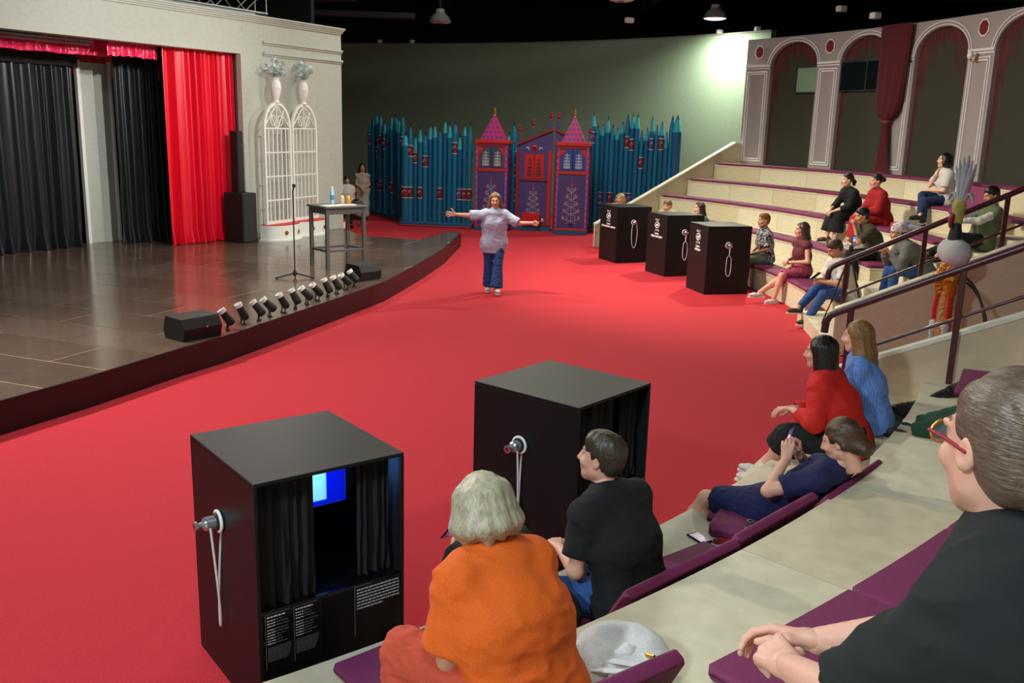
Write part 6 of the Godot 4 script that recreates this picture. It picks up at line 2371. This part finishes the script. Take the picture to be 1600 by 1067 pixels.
	blob(ky, "key_case", [[Vector3(-0.05, 0.016, 0), Vector3(0.05, 0.016, 0.01), 0.02, 0.018, 0.01]], 0.007, mat("red_leather", c8(120, 14, 28), 0.4), 0.003)
	b2 = mb()
	for k in 4:
		b2.box(Vector3(0.012, 0.005, 0.055), xf(Vector3(0.02 + 0.022 * k, 0.006 + 0.004 * k, 0.05), 0.5 * k, 0.05), 0.002)
	var rg := []
	for k in 13:
		rg.append(Vector3(0.05 + cos(TAU * k / 12.0) * 0.018, 0.02, 0.03 + sin(TAU * k / 12.0) * 0.018))
	b2.tube(rg, 0.002, 5, false)
	obj("keys", b2.mesh(), M.steel, ky)
	var wb := thing("water_bottle", "small clear water bottle with a grey cap beside the folded purple cushion", "bottle", pol(14.1, 42.45, 0.392))
	b2 = mb()
	b2.lathe([Vector2(0, 0), Vector2(0.034, 0.0), Vector2(0.035, 0.11), Vector2(0.028, 0.135), Vector2(0.018, 0.15)], 16)
	var gl := mat("clear_plastic", Color(0.86, 0.9, 0.92, 0.35), 0.08)
	gl.transparency = BaseMaterial3D.TRANSPARENCY_ALPHA
	obj("body", b2.mesh(), gl, wb)
	b2 = mb()
	b2.lathe([Vector2(0.022, 0.145), Vector2(0.022, 0.185), Vector2(0, 0.187)], 14)
	obj("cap", b2.mesh(), mat("grey_cap", c8(70, 66, 66), 0.5), wb)
	# black bag on the near stairs
	var bb := thing("black_bag", "flat black carrying bag lying on the near aisle steps", "bag", pol(14.05, 29.6, 0.4), -deg_to_rad(28.0) + 0.2)
	blob(bb, "bag_body", [[Vector3(-0.12, 0.06, 0.12), Vector3(0.3, 0.1, -0.22), 0.07, 0.06, 0.04], [Vector3(0.3, 0.1, -0.22), Vector3(0.62, 0.24, -0.42), 0.06, 0.07, 0.04], [Vector3(-0.12, 0.06, 0.12), Vector3(0.05, 0.05, 0.18), 0.07, 0.05, 0.04]], 0.014, M.matt_black, 0.012)
	b2 = mb()
	b2.tube([Vector3(0.6, 0.3, -0.42), Vector3(0.68, 0.31, -0.44), Vector3(0.7, 0.24, -0.44), Vector3(0.66, 0.2, -0.42)], 0.012, 6, true, Vector2(1.6, 0.5))
	obj("loop_handle", b2.mesh(), M.matt_black, bb)
	# bright bag on the third far bench
	var cb := thing("colourful_bag", "small blue, red and green bag on the third far bench", "bag", pol(15.75, -5.3, 1.22), 0.6)
	blob(cb, "bag_body", [[Vector3(0, 0.06, -0.18), Vector3(0, 0.06, 0.05), 0.06, 0.065, 0.03]], 0.014, mat("bag_blue", c8(40, 70, 180), 0.5))
	blob(cb, "bag_side", [[Vector3(0, 0.05, -0.24), Vector3(0, 0.06, -0.2), 0.05, 0.06, 0.03]], 0.014, mat("bag_red", c8(200, 30, 50), 0.5))
	blob(cb, "grey_scarf", [[Vector3(0, 0.05, 0.1), Vector3(0, 0.05, 0.28), 0.065, 0.05, 0.03]], 0.014, mat("scarf_grey", c8(110, 110, 120), 0.8))

func build_people() -> void:
	var white: StandardMaterial3D = M.white_paint
	var jeans := cloth("denim", c8(46, 84, 150), 0.85)
	var dkjeans := cloth("dark_denim", c8(28, 50, 96), 0.85)
	var black := cloth("black_cotton", c8(15, 17, 20), 0.9)
	var navy := cloth("navy", c8(20, 26, 78), 0.85)
	var rubber := mat("sole_white", c8(225, 222, 212), 0.6)
	var sneaker := cloth("sneaker_white", c8(220, 220, 220), 0.7)
	var dshoe := mat("shoe_black", c8(20, 20, 22), 0.5)
	# --- host walking with open arms
	var h := person("woman walking on the red carpet with both arms spread, pale shirt", {"at": Vector3(-0.348, 0, -15.5), "face": Vector3(0.06, 0, 1), "pelvis": Vector3(0, 0.9, 0), "lean": 0.03, "bend": 0.02, "size": 0.97, "fat": 1.05, "cell": 0.014,
		"lh": Vector3(0.62, 1.21, 0.14), "rh": Vector3(-0.66, 1.33, 0.16), "lpole": Vector3(0, -1, -0.2), "rpole": Vector3(0, -1, -0.2), "lpose": "grip", "rpose": "open", "rpalm": Vector3(0, -0.2, 1), "lpalm": Vector3(0, 0.2, 1), "lhand": Vector3(1, -0.12, 0.2), "rhand": Vector3(-1, 0.05, 0.2),
		"lf": Vector3(0.05, 0.09, 0.2), "rf": Vector3(-0.07, 0.1, -0.1), "lknee": Vector3(0, 0, 1), "rknee": Vector3(0, 0, 1), "nod": 0.12,
		"top": [stripes("shirt_pale", c8(168, 178, 212), c8(196, 204, 226)), 0.98, 0.2, 0.022], "collar": true, "bust": true, "legs": [jeans, 1.97, 0.012, 0.045], "shoes": [sneaker, rubber], "hair": "wavy", "hair_mat": hair_col("light_brown", c8(150, 104, 66)), "skin": "rosy", "tilt": 0.06})
	var mp := h.transform * Vector3(0.75, 1.19, 0.2)
	var mic := thing("hand_microphone", "black hand-held microphone in the walking woman's left hand", "microphone", mp)
	mic.basis = Basis.from_euler(Vector3(0.5, 0, -0.35))
	var b := mb()
	b.lathe([Vector2(0.0, -0.12), Vector2(0.012, -0.12), Vector2(0.016, 0.07)], 10)
	obj("handle", b.mesh(), M.matt_black, mic)
	b = mb()
	b.lathe([Vector2(0.016, 0.07), Vector2(0.026, 0.09), Vector2(0.025, 0.12), Vector2(0.0, 0.14)], 10)
	obj("head_grille", b.mesh(), M.steel, mic)
	# --- two people at the back left
	person("woman with long dark hair in a long pale dress standing by the blue fence", {"at": Vector3(-4.46, 0, -27.15), "face": Vector3(0.25, 0, 1), "pelvis": Vector3(0, 0.86, 0), "lean": 0.0, "bend": 0.0, "size": 0.93, "cell": 0.02,
		"lh": Vector3(0.06, 0.92, 0.22), "rh": Vector3(-0.04, 0.92, 0.22), "lf": Vector3(0.08, 0.09, 0.0), "rf": Vector3(-0.08, 0.09, 0.0), "nod": -0.15,
		"top": [cloth("linen", c8(176, 168, 150), 0.9), 0.0, 0.1, 0.0], "top_name": "dress_top", "skirt": [cloth("linen", c8(176, 168, 150), 0.9), 1.9, 0.02], "shoes": [dshoe, dshoe], "hair": "long", "hair_mat": hair_col("black", c8(26, 20, 20)), "skin": "tan"})
	person("boy in a white shirt standing behind the stage wall corner", {"at": Vector3(-4.5, 0, -24.9), "face": Vector3(0.3, 0, 1), "pelvis": Vector3(0, 0.72, 0), "lean": 0.0, "bend": 0.0, "size": 0.78, "cell": 0.02,
		"lh": Vector3(0.18, 0.66, 0.1), "rh": Vector3(-0.18, 0.66, 0.1), "lf": Vector3(0.08, 0.09, 0.0), "rf": Vector3(-0.08, 0.09, 0.0),
		"top": [cloth("white_cotton", c8(218, 216, 212), 0.9), 0.6, 0.05, 0.01], "legs": [black, 1.9, 0.005, 0.0], "shoes": [dshoe, dshoe], "hair": "short", "hair_mat": hair_col("dark", c8(52, 38, 30)), "skin": "tan"})
	# --- far bank, front row
	var seat := func(r: float, th: float, row: int) -> Vector3: return pol(r, th, RISE * row + 0.045)
	person("blond person behind the farthest kiosk, only the head showing", {"at": seat.call(13.85, -33.8, 1), "face": Vector3(-0.5, 0, 0.8), "cell": 0.022, "head": Vector3(0, 0.735, 0.08), "top": [cloth("beige_knit", c8(190, 170, 140), 0.9), 0.7, 0.0, 0.01], "legs": [dkjeans, 1.9, 0.0, 0.0], "shoes": [dshoe, dshoe], "hair": "bob", "hair_mat": hair_col("blond", c8(206, 170, 112)), "skin": "rosy"})
	person("person with short sandy hair behind the middle kiosk", {"at": seat.call(13.85, -26.3, 1), "face": Vector3(-0.6, 0, 0.7), "cell": 0.022, "head": Vector3(0, 0.72, 0.12), "nod": 0.1, "top": [cloth("beige_knit", c8(190, 170, 140), 0.9), 0.7, 0.0, 0.01], "legs": [dkjeans, 1.9, 0.0, 0.0], "shoes": [dshoe, dshoe], "hair": "short", "hair_mat": hair_col("sandy", c8(150, 112, 70)), "skin": "rosy"})
	person("woman with long dark hair behind the nearest of the three far kiosks", {"at": seat.call(13.85, -21.0, 1), "face": Vector3(-0.8, 0, 0.35), "cell": 0.022, "top": [cloth("teal_print", c8(70, 96, 104), 0.9), 0.7, 0.0, 0.01], "legs": [black, 1.9, 0.0, 0.0], "shoes": [dshoe, dshoe], "hair": "long", "hair_mat": hair_col("dark", c8(52, 38, 30)), "skin": "fair"})
	person("woman with short copper hair in a dark dotted blouse, right of the nearest far kiosk", {"at": seat.call(13.85, -10.3, 1), "face": Vector3(-0.9, 0, 0.1), "cell": 0.018, "look": 0.15, "lean": 0.1, "lh": Vector3(0.08, 0.2, 0.26), "rh": Vector3(-0.06, 0.2, 0.26), "top": [spots("dotted", c8(26, 28, 40), c8(200, 200, 205), 26), 0.85, 0.06, 0.012], "bust": true, "legs": [cloth("sage", c8(120, 134, 112), 0.9), 1.8, 0.02, 0.0], "shoes": [dshoe, dshoe], "hair": "short", "hair_mat": hair_col("copper", c8(160, 96, 44)), "skin": "tan"})
	person("woman with long brown hair in a patterned maroon dress, legs stretched out", {"at": seat.call(13.85, -3.8, 1), "face": inward(-3.8) + Vector3(0, 0, 0.15), "cell": 0.016, "look": -0.1, "lean": 0.05, "lh": Vector3(0.1, 0.26, 0.24), "rh": Vector3(-0.02, 0.28, 0.28), "lf": Vector3(0.06, -0.36, 0.5), "rf": Vector3(0.0, -0.33, 0.86), "rtoe": Vector3(-0.1, 0.0, 1.0),
		"top": [spots("maroon_print", c8(96, 40, 50), c8(60, 24, 34), 12), 0.0, 0.05, 0.008], "top_name": "dress_top", "bust": true, "skirt": [spots("pink_print", c8(176, 70, 100), c8(44, 24, 34), 16), 0.95, 0.012], "shoes": [sneaker, rubber], "hair": "long", "hair_mat": hair_col("brown", c8(98, 68, 46)), "skin": "rosy"})
	var wm := person("man in a white T-shirt, jeans and green sneakers looking at his phone", {"at": pol(13.95, 4.2, 0.41), "face": inward(4.2) + Vector3(0, 0, 0.25), "cell": 0.015, "size": 1.03, "fat": 1.08, "lean": 0.32, "bend": 0.25, "nod": 0.5, "lh": Vector3(0.1, 0.28, 0.46), "rh": Vector3(-0.02, 0.3, 0.46), "lf": Vector3(0.06, -0.28, 0.62), "rf": Vector3(-0.05, -0.14, 0.72), "rtoe": Vector3(0.1, 0.05, 1.0), "ltoe": Vector3(0.15, -0.05, 1.0),
		"top": [cloth("white_cotton", c8(218, 216, 212), 0.9), 0.75, 0.06, 0.02], "legs": [jeans, 1.9, 0.008, 0.0], "shoes": [cloth("olive_canvas", c8(62, 68, 40), 0.8), rubber, 1], "hair": "short", "hair_mat": hair_col("dark_sandy", c8(96, 68, 46)), "skin": "tan", "rpose": "grip", "lpose": "grip"})
	phone("phone held by the man in the white T-shirt", wm.transform * xf(Vector3(0.03, 0.36, 0.54), PI, 0.9), c8(120, 130, 150))
	# --- far bank, upper rows
	person("woman in black with dark hair sitting on the third far bench, leaning forward", {"at": seat.call(15.72, -11.4, 3), "face": inward(-11.4), "cell": 0.018, "lean": 0.35, "bend": 0.15, "lh": Vector3(0.12, 0.18, 0.5), "rh": Vector3(-0.02, 0.2, 0.52), "lf": Vector3(0.1, -0.33, 0.44), "rf": Vector3(-0.08, -0.33, 0.5), "top": [black, 1.6, 0.05, 0.018], "legs": [black, 1.7, 0.04, 0.05], "shoes": [mat("tan_leather", c8(96, 62, 48), 0.5), dshoe], "hair": "pony", "hair_mat": hair_col("black", c8(26, 20, 20)), "skin": "fair"})
	person("woman in a red outfit with a dark bun sitting on the third far bench", {"at": seat.call(15.74, -8.3, 3), "face": inward(-8.3), "cell": 0.016, "fat": 1.15, "lean": 0.25, "bend": 0.08, "lh": Vector3(0.08, 0.24, 0.42), "rh": Vector3(0.0, 0.24, 0.42), "lf": Vector3(0.1, -0.33, 0.42), "rf": Vector3(-0.06, -0.33, 0.5), "bust": true, "top": [cloth("deep_red", c8(166, 14, 26), 0.85), 1.8, 0.08, 0.022], "skirt": [cloth("deep_red", c8(166, 14, 26), 0.85), 1.75, 0.02], "shoes": [sneaker, rubber], "hair": "bun", "hair_mat": hair_col("black", c8(26, 20, 20)), "skin": "rosy"})
	person("dark-haired person in an olive shirt, head on hand, behind the bandana wearer", {"at": seat.call(14.85, -1.4, 2), "face": inward(-1.4), "cell": 0.018, "lean": 0.45, "bend": 0.25, "nod": 0.15, "lh": Vector3(0.1, 0.52, 0.46), "rh": Vector3(-0.1, 0.3, 0.45), "lpole": Vector3(0.3, -1, 0.2), "lf": Vector3(0.14, -0.33, 0.42), "rf": Vector3(-0.1, -0.33, 0.46), "top": [cloth("olive", c8(70, 62, 44), 0.9), 0.8, 0.05, 0.015], "legs": [black, 1.9, 0.008, 0.0], "shoes": [dshoe, dshoe], "hair": "short", "hair_mat": hair_col("black", c8(26, 20, 20)), "skin": "tan"})
	var bw := person("person in a grey jacket and colourful bandana leaning forward, chin on hand", {"at": pol(14.9, 5.0, 0.79), "face": inward(5.0), "cell": 0.015, "fat": 1.12, "lean": 0.55, "bend": 0.35, "nod": 0.1, "lh": Vector3(0.1, 0.36, 0.5), "rh": Vector3(0.02, 0.36, 0.56), "lpole": Vector3(0.4, -1, 0.1), "lf": Vector3(0.12, -0.28, 0.42), "rf": Vector3(-0.05, -0.3, 0.5), "top": [cloth("grey_wool", c8(112, 112, 112), 0.9), 1.85, 0.12, 0.025], "top_name": "jacket", "legs": [jeans, 1.85, 0.01, 0.0], "shoes": [mat("red_shoe", c8(130, 24, 30), 0.5), dshoe], "hair": "short", "hair_mat": hair_col("dark", c8(52, 38, 30)), "skin": "tan"})
	var bh: Transform3D = bw.get_meta("face_at")
	b = mb()
	var s2 := Sdf.new(Vector3(-0.12, -0.02, -0.14), Vector3(0.12, 0.18, 0.12), 0.01)
	s2.ball(Vector3(0, 0.05, -0.012), Vector3(0.095, 0.1, 0.114), 0.02)
	s2.ball(Vector3(0, -0.06, 0.02), Vector3(0.2, 0.085, 0.2), 0.01, Basis.IDENTITY, true)
	s2.nets(b, bh, 0.006, 30.0)
	obj("bandana", b.mesh(), spots("bandana", c8(205, 200, 205), c8(190, 40, 40), 14, c8(50, 90, 160)), bw)
	person("woman with a black bob, white T-shirt and jeans, chin on hand", {"at": seat.call(16.68, -6.9, 4), "face": inward(-6.9) + Vector3(0, 0, -0.1), "cell": 0.015, "lean": 0.12, "bend": 0.08, "nod": -0.08, "rh": Vector3(-0.02, 0.56, 0.2), "rpole": Vector3(-0.3, -1, 0.4), "rhand": Vector3(0.1, 0.9, -0.2), "lh": Vector3(0.0, 0.26, 0.3), "lf": Vector3(0.1, -0.33, 0.4), "rf": Vector3(0.2, -0.16, 0.5), "lpose": "relaxed", "rpose": "fist", "top": [cloth("white_cotton", c8(218, 216, 212), 0.9), 0.8, 0.05, 0.018], "bust": true, "legs": [dkjeans, 1.92, 0.006, 0.0], "shoes": [dshoe, dshoe], "hair": "bob", "hair_mat": hair_col("black", c8(26, 20, 20)), "skin": "fair"})
	var gp := person("person in a green vest and black trousers reclining with a phone", {"at": pol(15.85, 3.2, 1.19), "face": inward(3.2) + Vector3(0, 0, 0.2), "cell": 0.016, "fat": 1.15, "lean": -0.25, "bend": 0.15, "nod": 0.25, "lh": Vector3(0.06, 0.42, 0.4), "rh": Vector3(-0.05, 0.44, 0.42), "lf": Vector3(0.1, -0.1, 0.72), "rf": Vector3(-0.08, -0.12, 0.82), "lknee": Vector3(0, 1, 0.3), "rknee": Vector3(0, 1, 0.3), "lpose": "grip", "rpose": "grip", "under": cloth("white_cotton", c8(218, 216, 212), 0.9), "top": [cloth("vest_green", c8(96, 108, 76), 0.9), 0.0, 0.1, 0.025], "top_name": "vest", "legs": [black, 1.9, 0.02, 0.01], "shoes": [dshoe, dshoe], "hair": "short", "hair_mat": hair_col("black", c8(26, 20, 20)), "skin": "tan"})
	phone("phone held by the person in the green vest", gp.transform * xf(Vector3(0.0, 0.5, 0.5), PI, 0.6), c8(70, 60, 90))
	# --- near bank
	person("woman with long blonde hair in a blue striped shirt on the near aisle steps", {"at": pol(13.98, 30.9, 0.395), "face": inward(31.5), "cell": 0.012, "lean": 0.28, "bend": 0.1, "lh": Vector3(0.1, 0.2, 0.4), "rh": Vector3(-0.1, 0.2, 0.4), "lf": Vector3(0.1, -0.3, 0.45), "rf": Vector3(-0.1, -0.3, 0.45), "nod": 0.1, "top": [stripes("blue_stripe", c8(92, 132, 208), c8(120, 158, 224)), 1.8, 0.1, 0.022], "collar": true, "legs": [dkjeans, 1.9, 0.006, 0.0], "shoes": [sneaker, rubber], "hair": "long", "hair_mat": hair_col("honey", c8(170, 124, 70)), "skin": "fair"})
	var rj := person("woman with dark shoulder-length hair in a bright red jacket and black skirt", {"at": pol(13.92, 33.7, 0.395), "face": inward(33.2), "cell": 0.011, "fat": 1.25, "lean": 0.38, "bend": 0.12, "lh": Vector3(0.12, 0.27, 0.36), "rh": Vector3(0.04, 0.26, 0.44), "lf": Vector3(0.08, -0.31, 0.62), "rf": Vector3(-0.08, -0.31, 0.68), "nod": 0.05, "look": 0.1, "top": [cloth("scarlet", c8(214, 22, 12), 0.8), 1.75, 0.14, 0.024], "top_name": "jacket", "skirt": [black, 1.25, 0.018], "shoes": [sneaker, rubber], "hair": "midlong", "hair_mat": hair_col("black_brown", c8(34, 26, 24)), "skin": "rosy"})
	var nv := person("woman in a navy dress reclining against purple cushions, filming with her phone", {"at": pol(14.03, 40.7, 0.41), "face": inward(41.5), "cell": 0.010, "lean": -0.92, "bend": 0.25, "nod": 0.3, "look": 0.1, "lh": Vector3(0.1, 0.47, -0.1), "rh": Vector3(-0.06, 0.47, -0.1), "lpole": Vector3(0.7, -0.5, 0.5), "rpole": Vector3(-0.7, -0.5, 0.5), "lhand": Vector3(-0.3, 0.9, 0.1), "rhand": Vector3(0.3, 0.9, 0.1), "lpalm": Vector3(-1, 0.2, 0.5), "rpalm": Vector3(1, 0.2, 0.5), "lpose": "grip", "rpose": "grip", "lf": Vector3(0.06, -0.3, 0.62), "rf": Vector3(0.3, -0.26, 0.66), "lknee": Vector3(0, 0.8, 1), "rknee": Vector3(0.2, 1.1, 0.8), "top": [navy, 0.7, 0.12, 0.014], "top_name": "dress_top", "bust": true, "skirt": [navy, 0.82, 0.014], "shoes": [sneaker, rubber], "hair": "lowbun", "hair_mat": hair_col("chestnut", c8(98, 66, 42)), "skin": "rosy"})
	phone("phone held up by the reclining woman in navy, screen glowing", nv.transform * xf(Vector3(0.02, 0.57, -0.06), PI, 0.25), c8(60, 50, 140))
	person("man in a black T-shirt and blue jeans sitting with his back to the camera", {"at": pol(14.12, 47.1, 0.43), "face": inward(46.0), "cell": 0.010, "size": 1.0, "fat": 1.12, "lean": 0.22, "bend": 0.3, "look": 0.3, "nod": -0.12, "lh": Vector3(0.13, 0.26, 0.36), "rh": Vector3(0.0, 0.24, 0.38), "lpole": Vector3(0.35, -1.0, -0.2), "lf": Vector3(0.28, -0.33, 0.44), "rf": Vector3(-0.1, -0.33, 0.46), "lknee": Vector3(0.6, 0.5, 1), "lpose": "fist", "rpose": "fist", "top": [black, 0.72, 0.1, 0.018], "legs": [jeans, 1.9, 0.008, 0.0], "shoes": [dshoe, dshoe], "hair": "short", "hair_mat": hair_col("ash_brown", c8(78, 64, 52)), "skin": "rosy", "shoulders": 1.1})
	person("older woman with a silver blonde bob, orange blouse and coral trousers", {"at": pol(14.82, 52.25, 0.785), "face": inward(53.0), "cell": 0.010, "size": 0.94, "fat": 1.06, "lean": 0.3, "bend": 0.4, "nod": 0.3, "shoulders": 0.92, "lh": Vector3(0.1, 0.17, 0.36), "rh": Vector3(-0.08, 0.17, 0.38), "lpole": Vector3(0.25, -1.0, -0.1), "lf": Vector3(0.24, -0.22, 0.34), "rf": Vector3(-0.16, -0.31, 0.36), "lknee": Vector3(0.4, 1.0, 0.9), "wrinkle": 0.008, "top": [cloth("orange_linen", c8(238, 102, 14), 0.85), 0.85, 0.16, 0.03], "legs": [cloth("coral_linen", c8(204, 78, 52), 0.85), 1.85, 0.02, 0.03], "shoes": [dshoe, dshoe], "hair": "bob", "hair_mat": hair_col("silver", c8(224, 212, 182)), "skin": "tan"})
	var hp := person("person in black, mostly hidden in front of the woman in orange", {"at": pol(14.0, 49.25, 0.44), "face": inward(52.5), "cell": 0.012, "size": 0.95, "lean": 0.9, "bend": 0.5, "nod": 0.5, "lh": Vector3(0.16, 0.28, 0.44), "rh": Vector3(-0.02, 0.3, 0.44), "lpole": Vector3(0.35, -1, -0.1), "lf": Vector3(0.16, -0.33, 0.4), "rf": Vector3(-0.14, -0.33, 0.4), "lpose": "grip", "rpose": "grip", "top": [black, 0.8, 0.1, 0.02], "legs": [spots("splattered", c8(30, 34, 40), c8(150, 156, 160), 7), 1.9, 0.015, 0.0], "shoes": [dshoe, dshoe], "hair": "short", "hair_mat": hair_col("dark", c8(52, 38, 30)), "skin": "rosy"})
	phone("phone in the hand of the hidden person in front of the woman in orange", hp.transform * xf(Vector3(0.1, 0.36, 0.54), PI, 0.75), c8(110, 130, 180))
	person("person on the near steps, only a dark shoe and green trouser leg showing", {"at": pol(15.12, 32.9, 0.79), "face": inward(34.0), "cell": 0.016, "lean": -1.0, "bend": 0.3, "lh": Vector3(0.22, 0.25, 0.1), "rh": Vector3(-0.22, 0.25, 0.1), "lf": Vector3(0.05, -0.22, 0.8), "rf": Vector3(-0.14, -0.2, 0.79), "ltoe": Vector3(0.0, 0.1, 1), "top": [cloth("forest", c8(30, 74, 54), 0.85), 1.7, 0.1, 0.015], "legs": [cloth("forest", c8(30, 74, 54), 0.85), 1.95, 0.02, 0.0], "shoes": [cloth("charcoal_canvas", c8(48, 52, 52), 0.8), dshoe, 1], "hair": "short", "hair_mat": hair_col("dark", c8(52, 38, 30)), "skin": "tan"})
	# --- foreground woman
	var fgw := person("woman in the right foreground, black shirt, sleek brown hair, hands clasped", {"at": pol(16.64, 53.25, 1.59), "face": inward(51.5), "cell": 0.009, "size": 0.95, "fat": 1.3, "lean": 0.44, "bend": 0.16, "nod": 0.05, "look": -0.42, "lh": Vector3(0.1, 0.2, 0.56), "rh": Vector3(-0.02, 0.2, 0.58), "lpole": Vector3(0.7, -0.7, -0.2), "lhand": Vector3(-0.42, -0.12, 0.85), "rhand": Vector3(0.32, -0.08, 0.92), "lpalm": Vector3(-0.5, -0.8, -0.2), "rpalm": Vector3(0.5, -0.8, -0.2), "lpose": "clasp", "rpose": "relaxed", "lf": Vector3(0.14, -0.33, 0.45), "rf": Vector3(-0.14, -0.33, 0.45), "top": [cloth("black_linen", c8(14, 21, 23), 0.9), 0.95, 0.1, 0.03], "wrinkle": 0.008, "legs": [black, 1.9, 0.02, 0.0], "shoes": [dshoe, dshoe], "hair": "sleek", "hair_mat": hair_col("ash", c8(128, 106, 88)), "skin": "rosy"})
	var gx: Transform3D = fgw.get_meta("face_at")
	b = mb()
	for sg in [-1.0, 1.0]:
		var rim := []
		for k in 21:
			rim.append(Vector3(sg * 0.035 + cos(TAU * k / 20.0) * 0.024, sin(TAU * k / 20.0) * 0.02 + 0.002, 0.103))
		b.tube(rim, 0.0022, 6, false)
	b.tube([Vector3(-0.01, 0.006, 0.108), Vector3(0, 0.01, 0.112), Vector3(0.01, 0.006, 0.108)], 0.003, 6)
	var gs := obj("eyeglasses", b.mesh(), M.gold, fgw, gx)
	for sg in [-1.0, 1.0]:
		b = mb()
		b.tube([Vector3(sg * 0.062, 0.006, 0.104), Vector3(sg * 0.082, 0.01, 0.04), Vector3(sg * 0.083, 0.0, -0.01)], 0.0032, 6)
		obj("temple_arm", b.mesh(), M.crimson, gs)
		b = mb()
		b.lathe([Vector2(0.021, 0.0), Vector2(0.0, 0.002)], 18, Transform3D(Basis(Vector3.RIGHT, PI / 2), Vector3(sg * 0.035, 0.002, 0.106)))
		var gl := mat("spectacle_glass", Color(0.9, 0.92, 0.95, 0.12), 0.05)
		gl.transparency = BaseMaterial3D.TRANSPARENCY_ALPHA
		obj("lens", b.mesh(), gl, gs)

func spots(key: String, bg: Color, fg: Color, n: int, fg2 := Color(-1, 0, 0)) -> StandardMaterial3D:
	if M.has(key):
		return M[key]
	var im := paper(128, 128, bg)
	var rng := RandomNumberGenerator.new()
	rng.seed = key.hash() % 1000
	for k in n * 2:
		dot(im, rng.randf() * 128, rng.randf() * 128, rng.randf_range(3, 8), fg if fg2.r < 0 or k % 2 == 0 else fg2)
	var m := print_mat(key, im, 0.85)
	m.uv1_triplanar = true
	m.uv1_scale = Vector3(5, 5, 5)
	return m
func stripes(key: String, a: Color, b2: Color) -> StandardMaterial3D:
	if M.has(key):
		return M[key]
	var im := paper(64, 64, a)
	for k in 8:
		im.fill_rect(Rect2i(k * 8, 0, 3, 64), b2)
	var m := print_mat(key, im, 0.85)
	m.uv1_triplanar = true
	m.uv1_scale = Vector3(6, 6, 6)
	relief(m, normal_tex("fold", 0.012, 6.0, 3), 0.5)
	return m
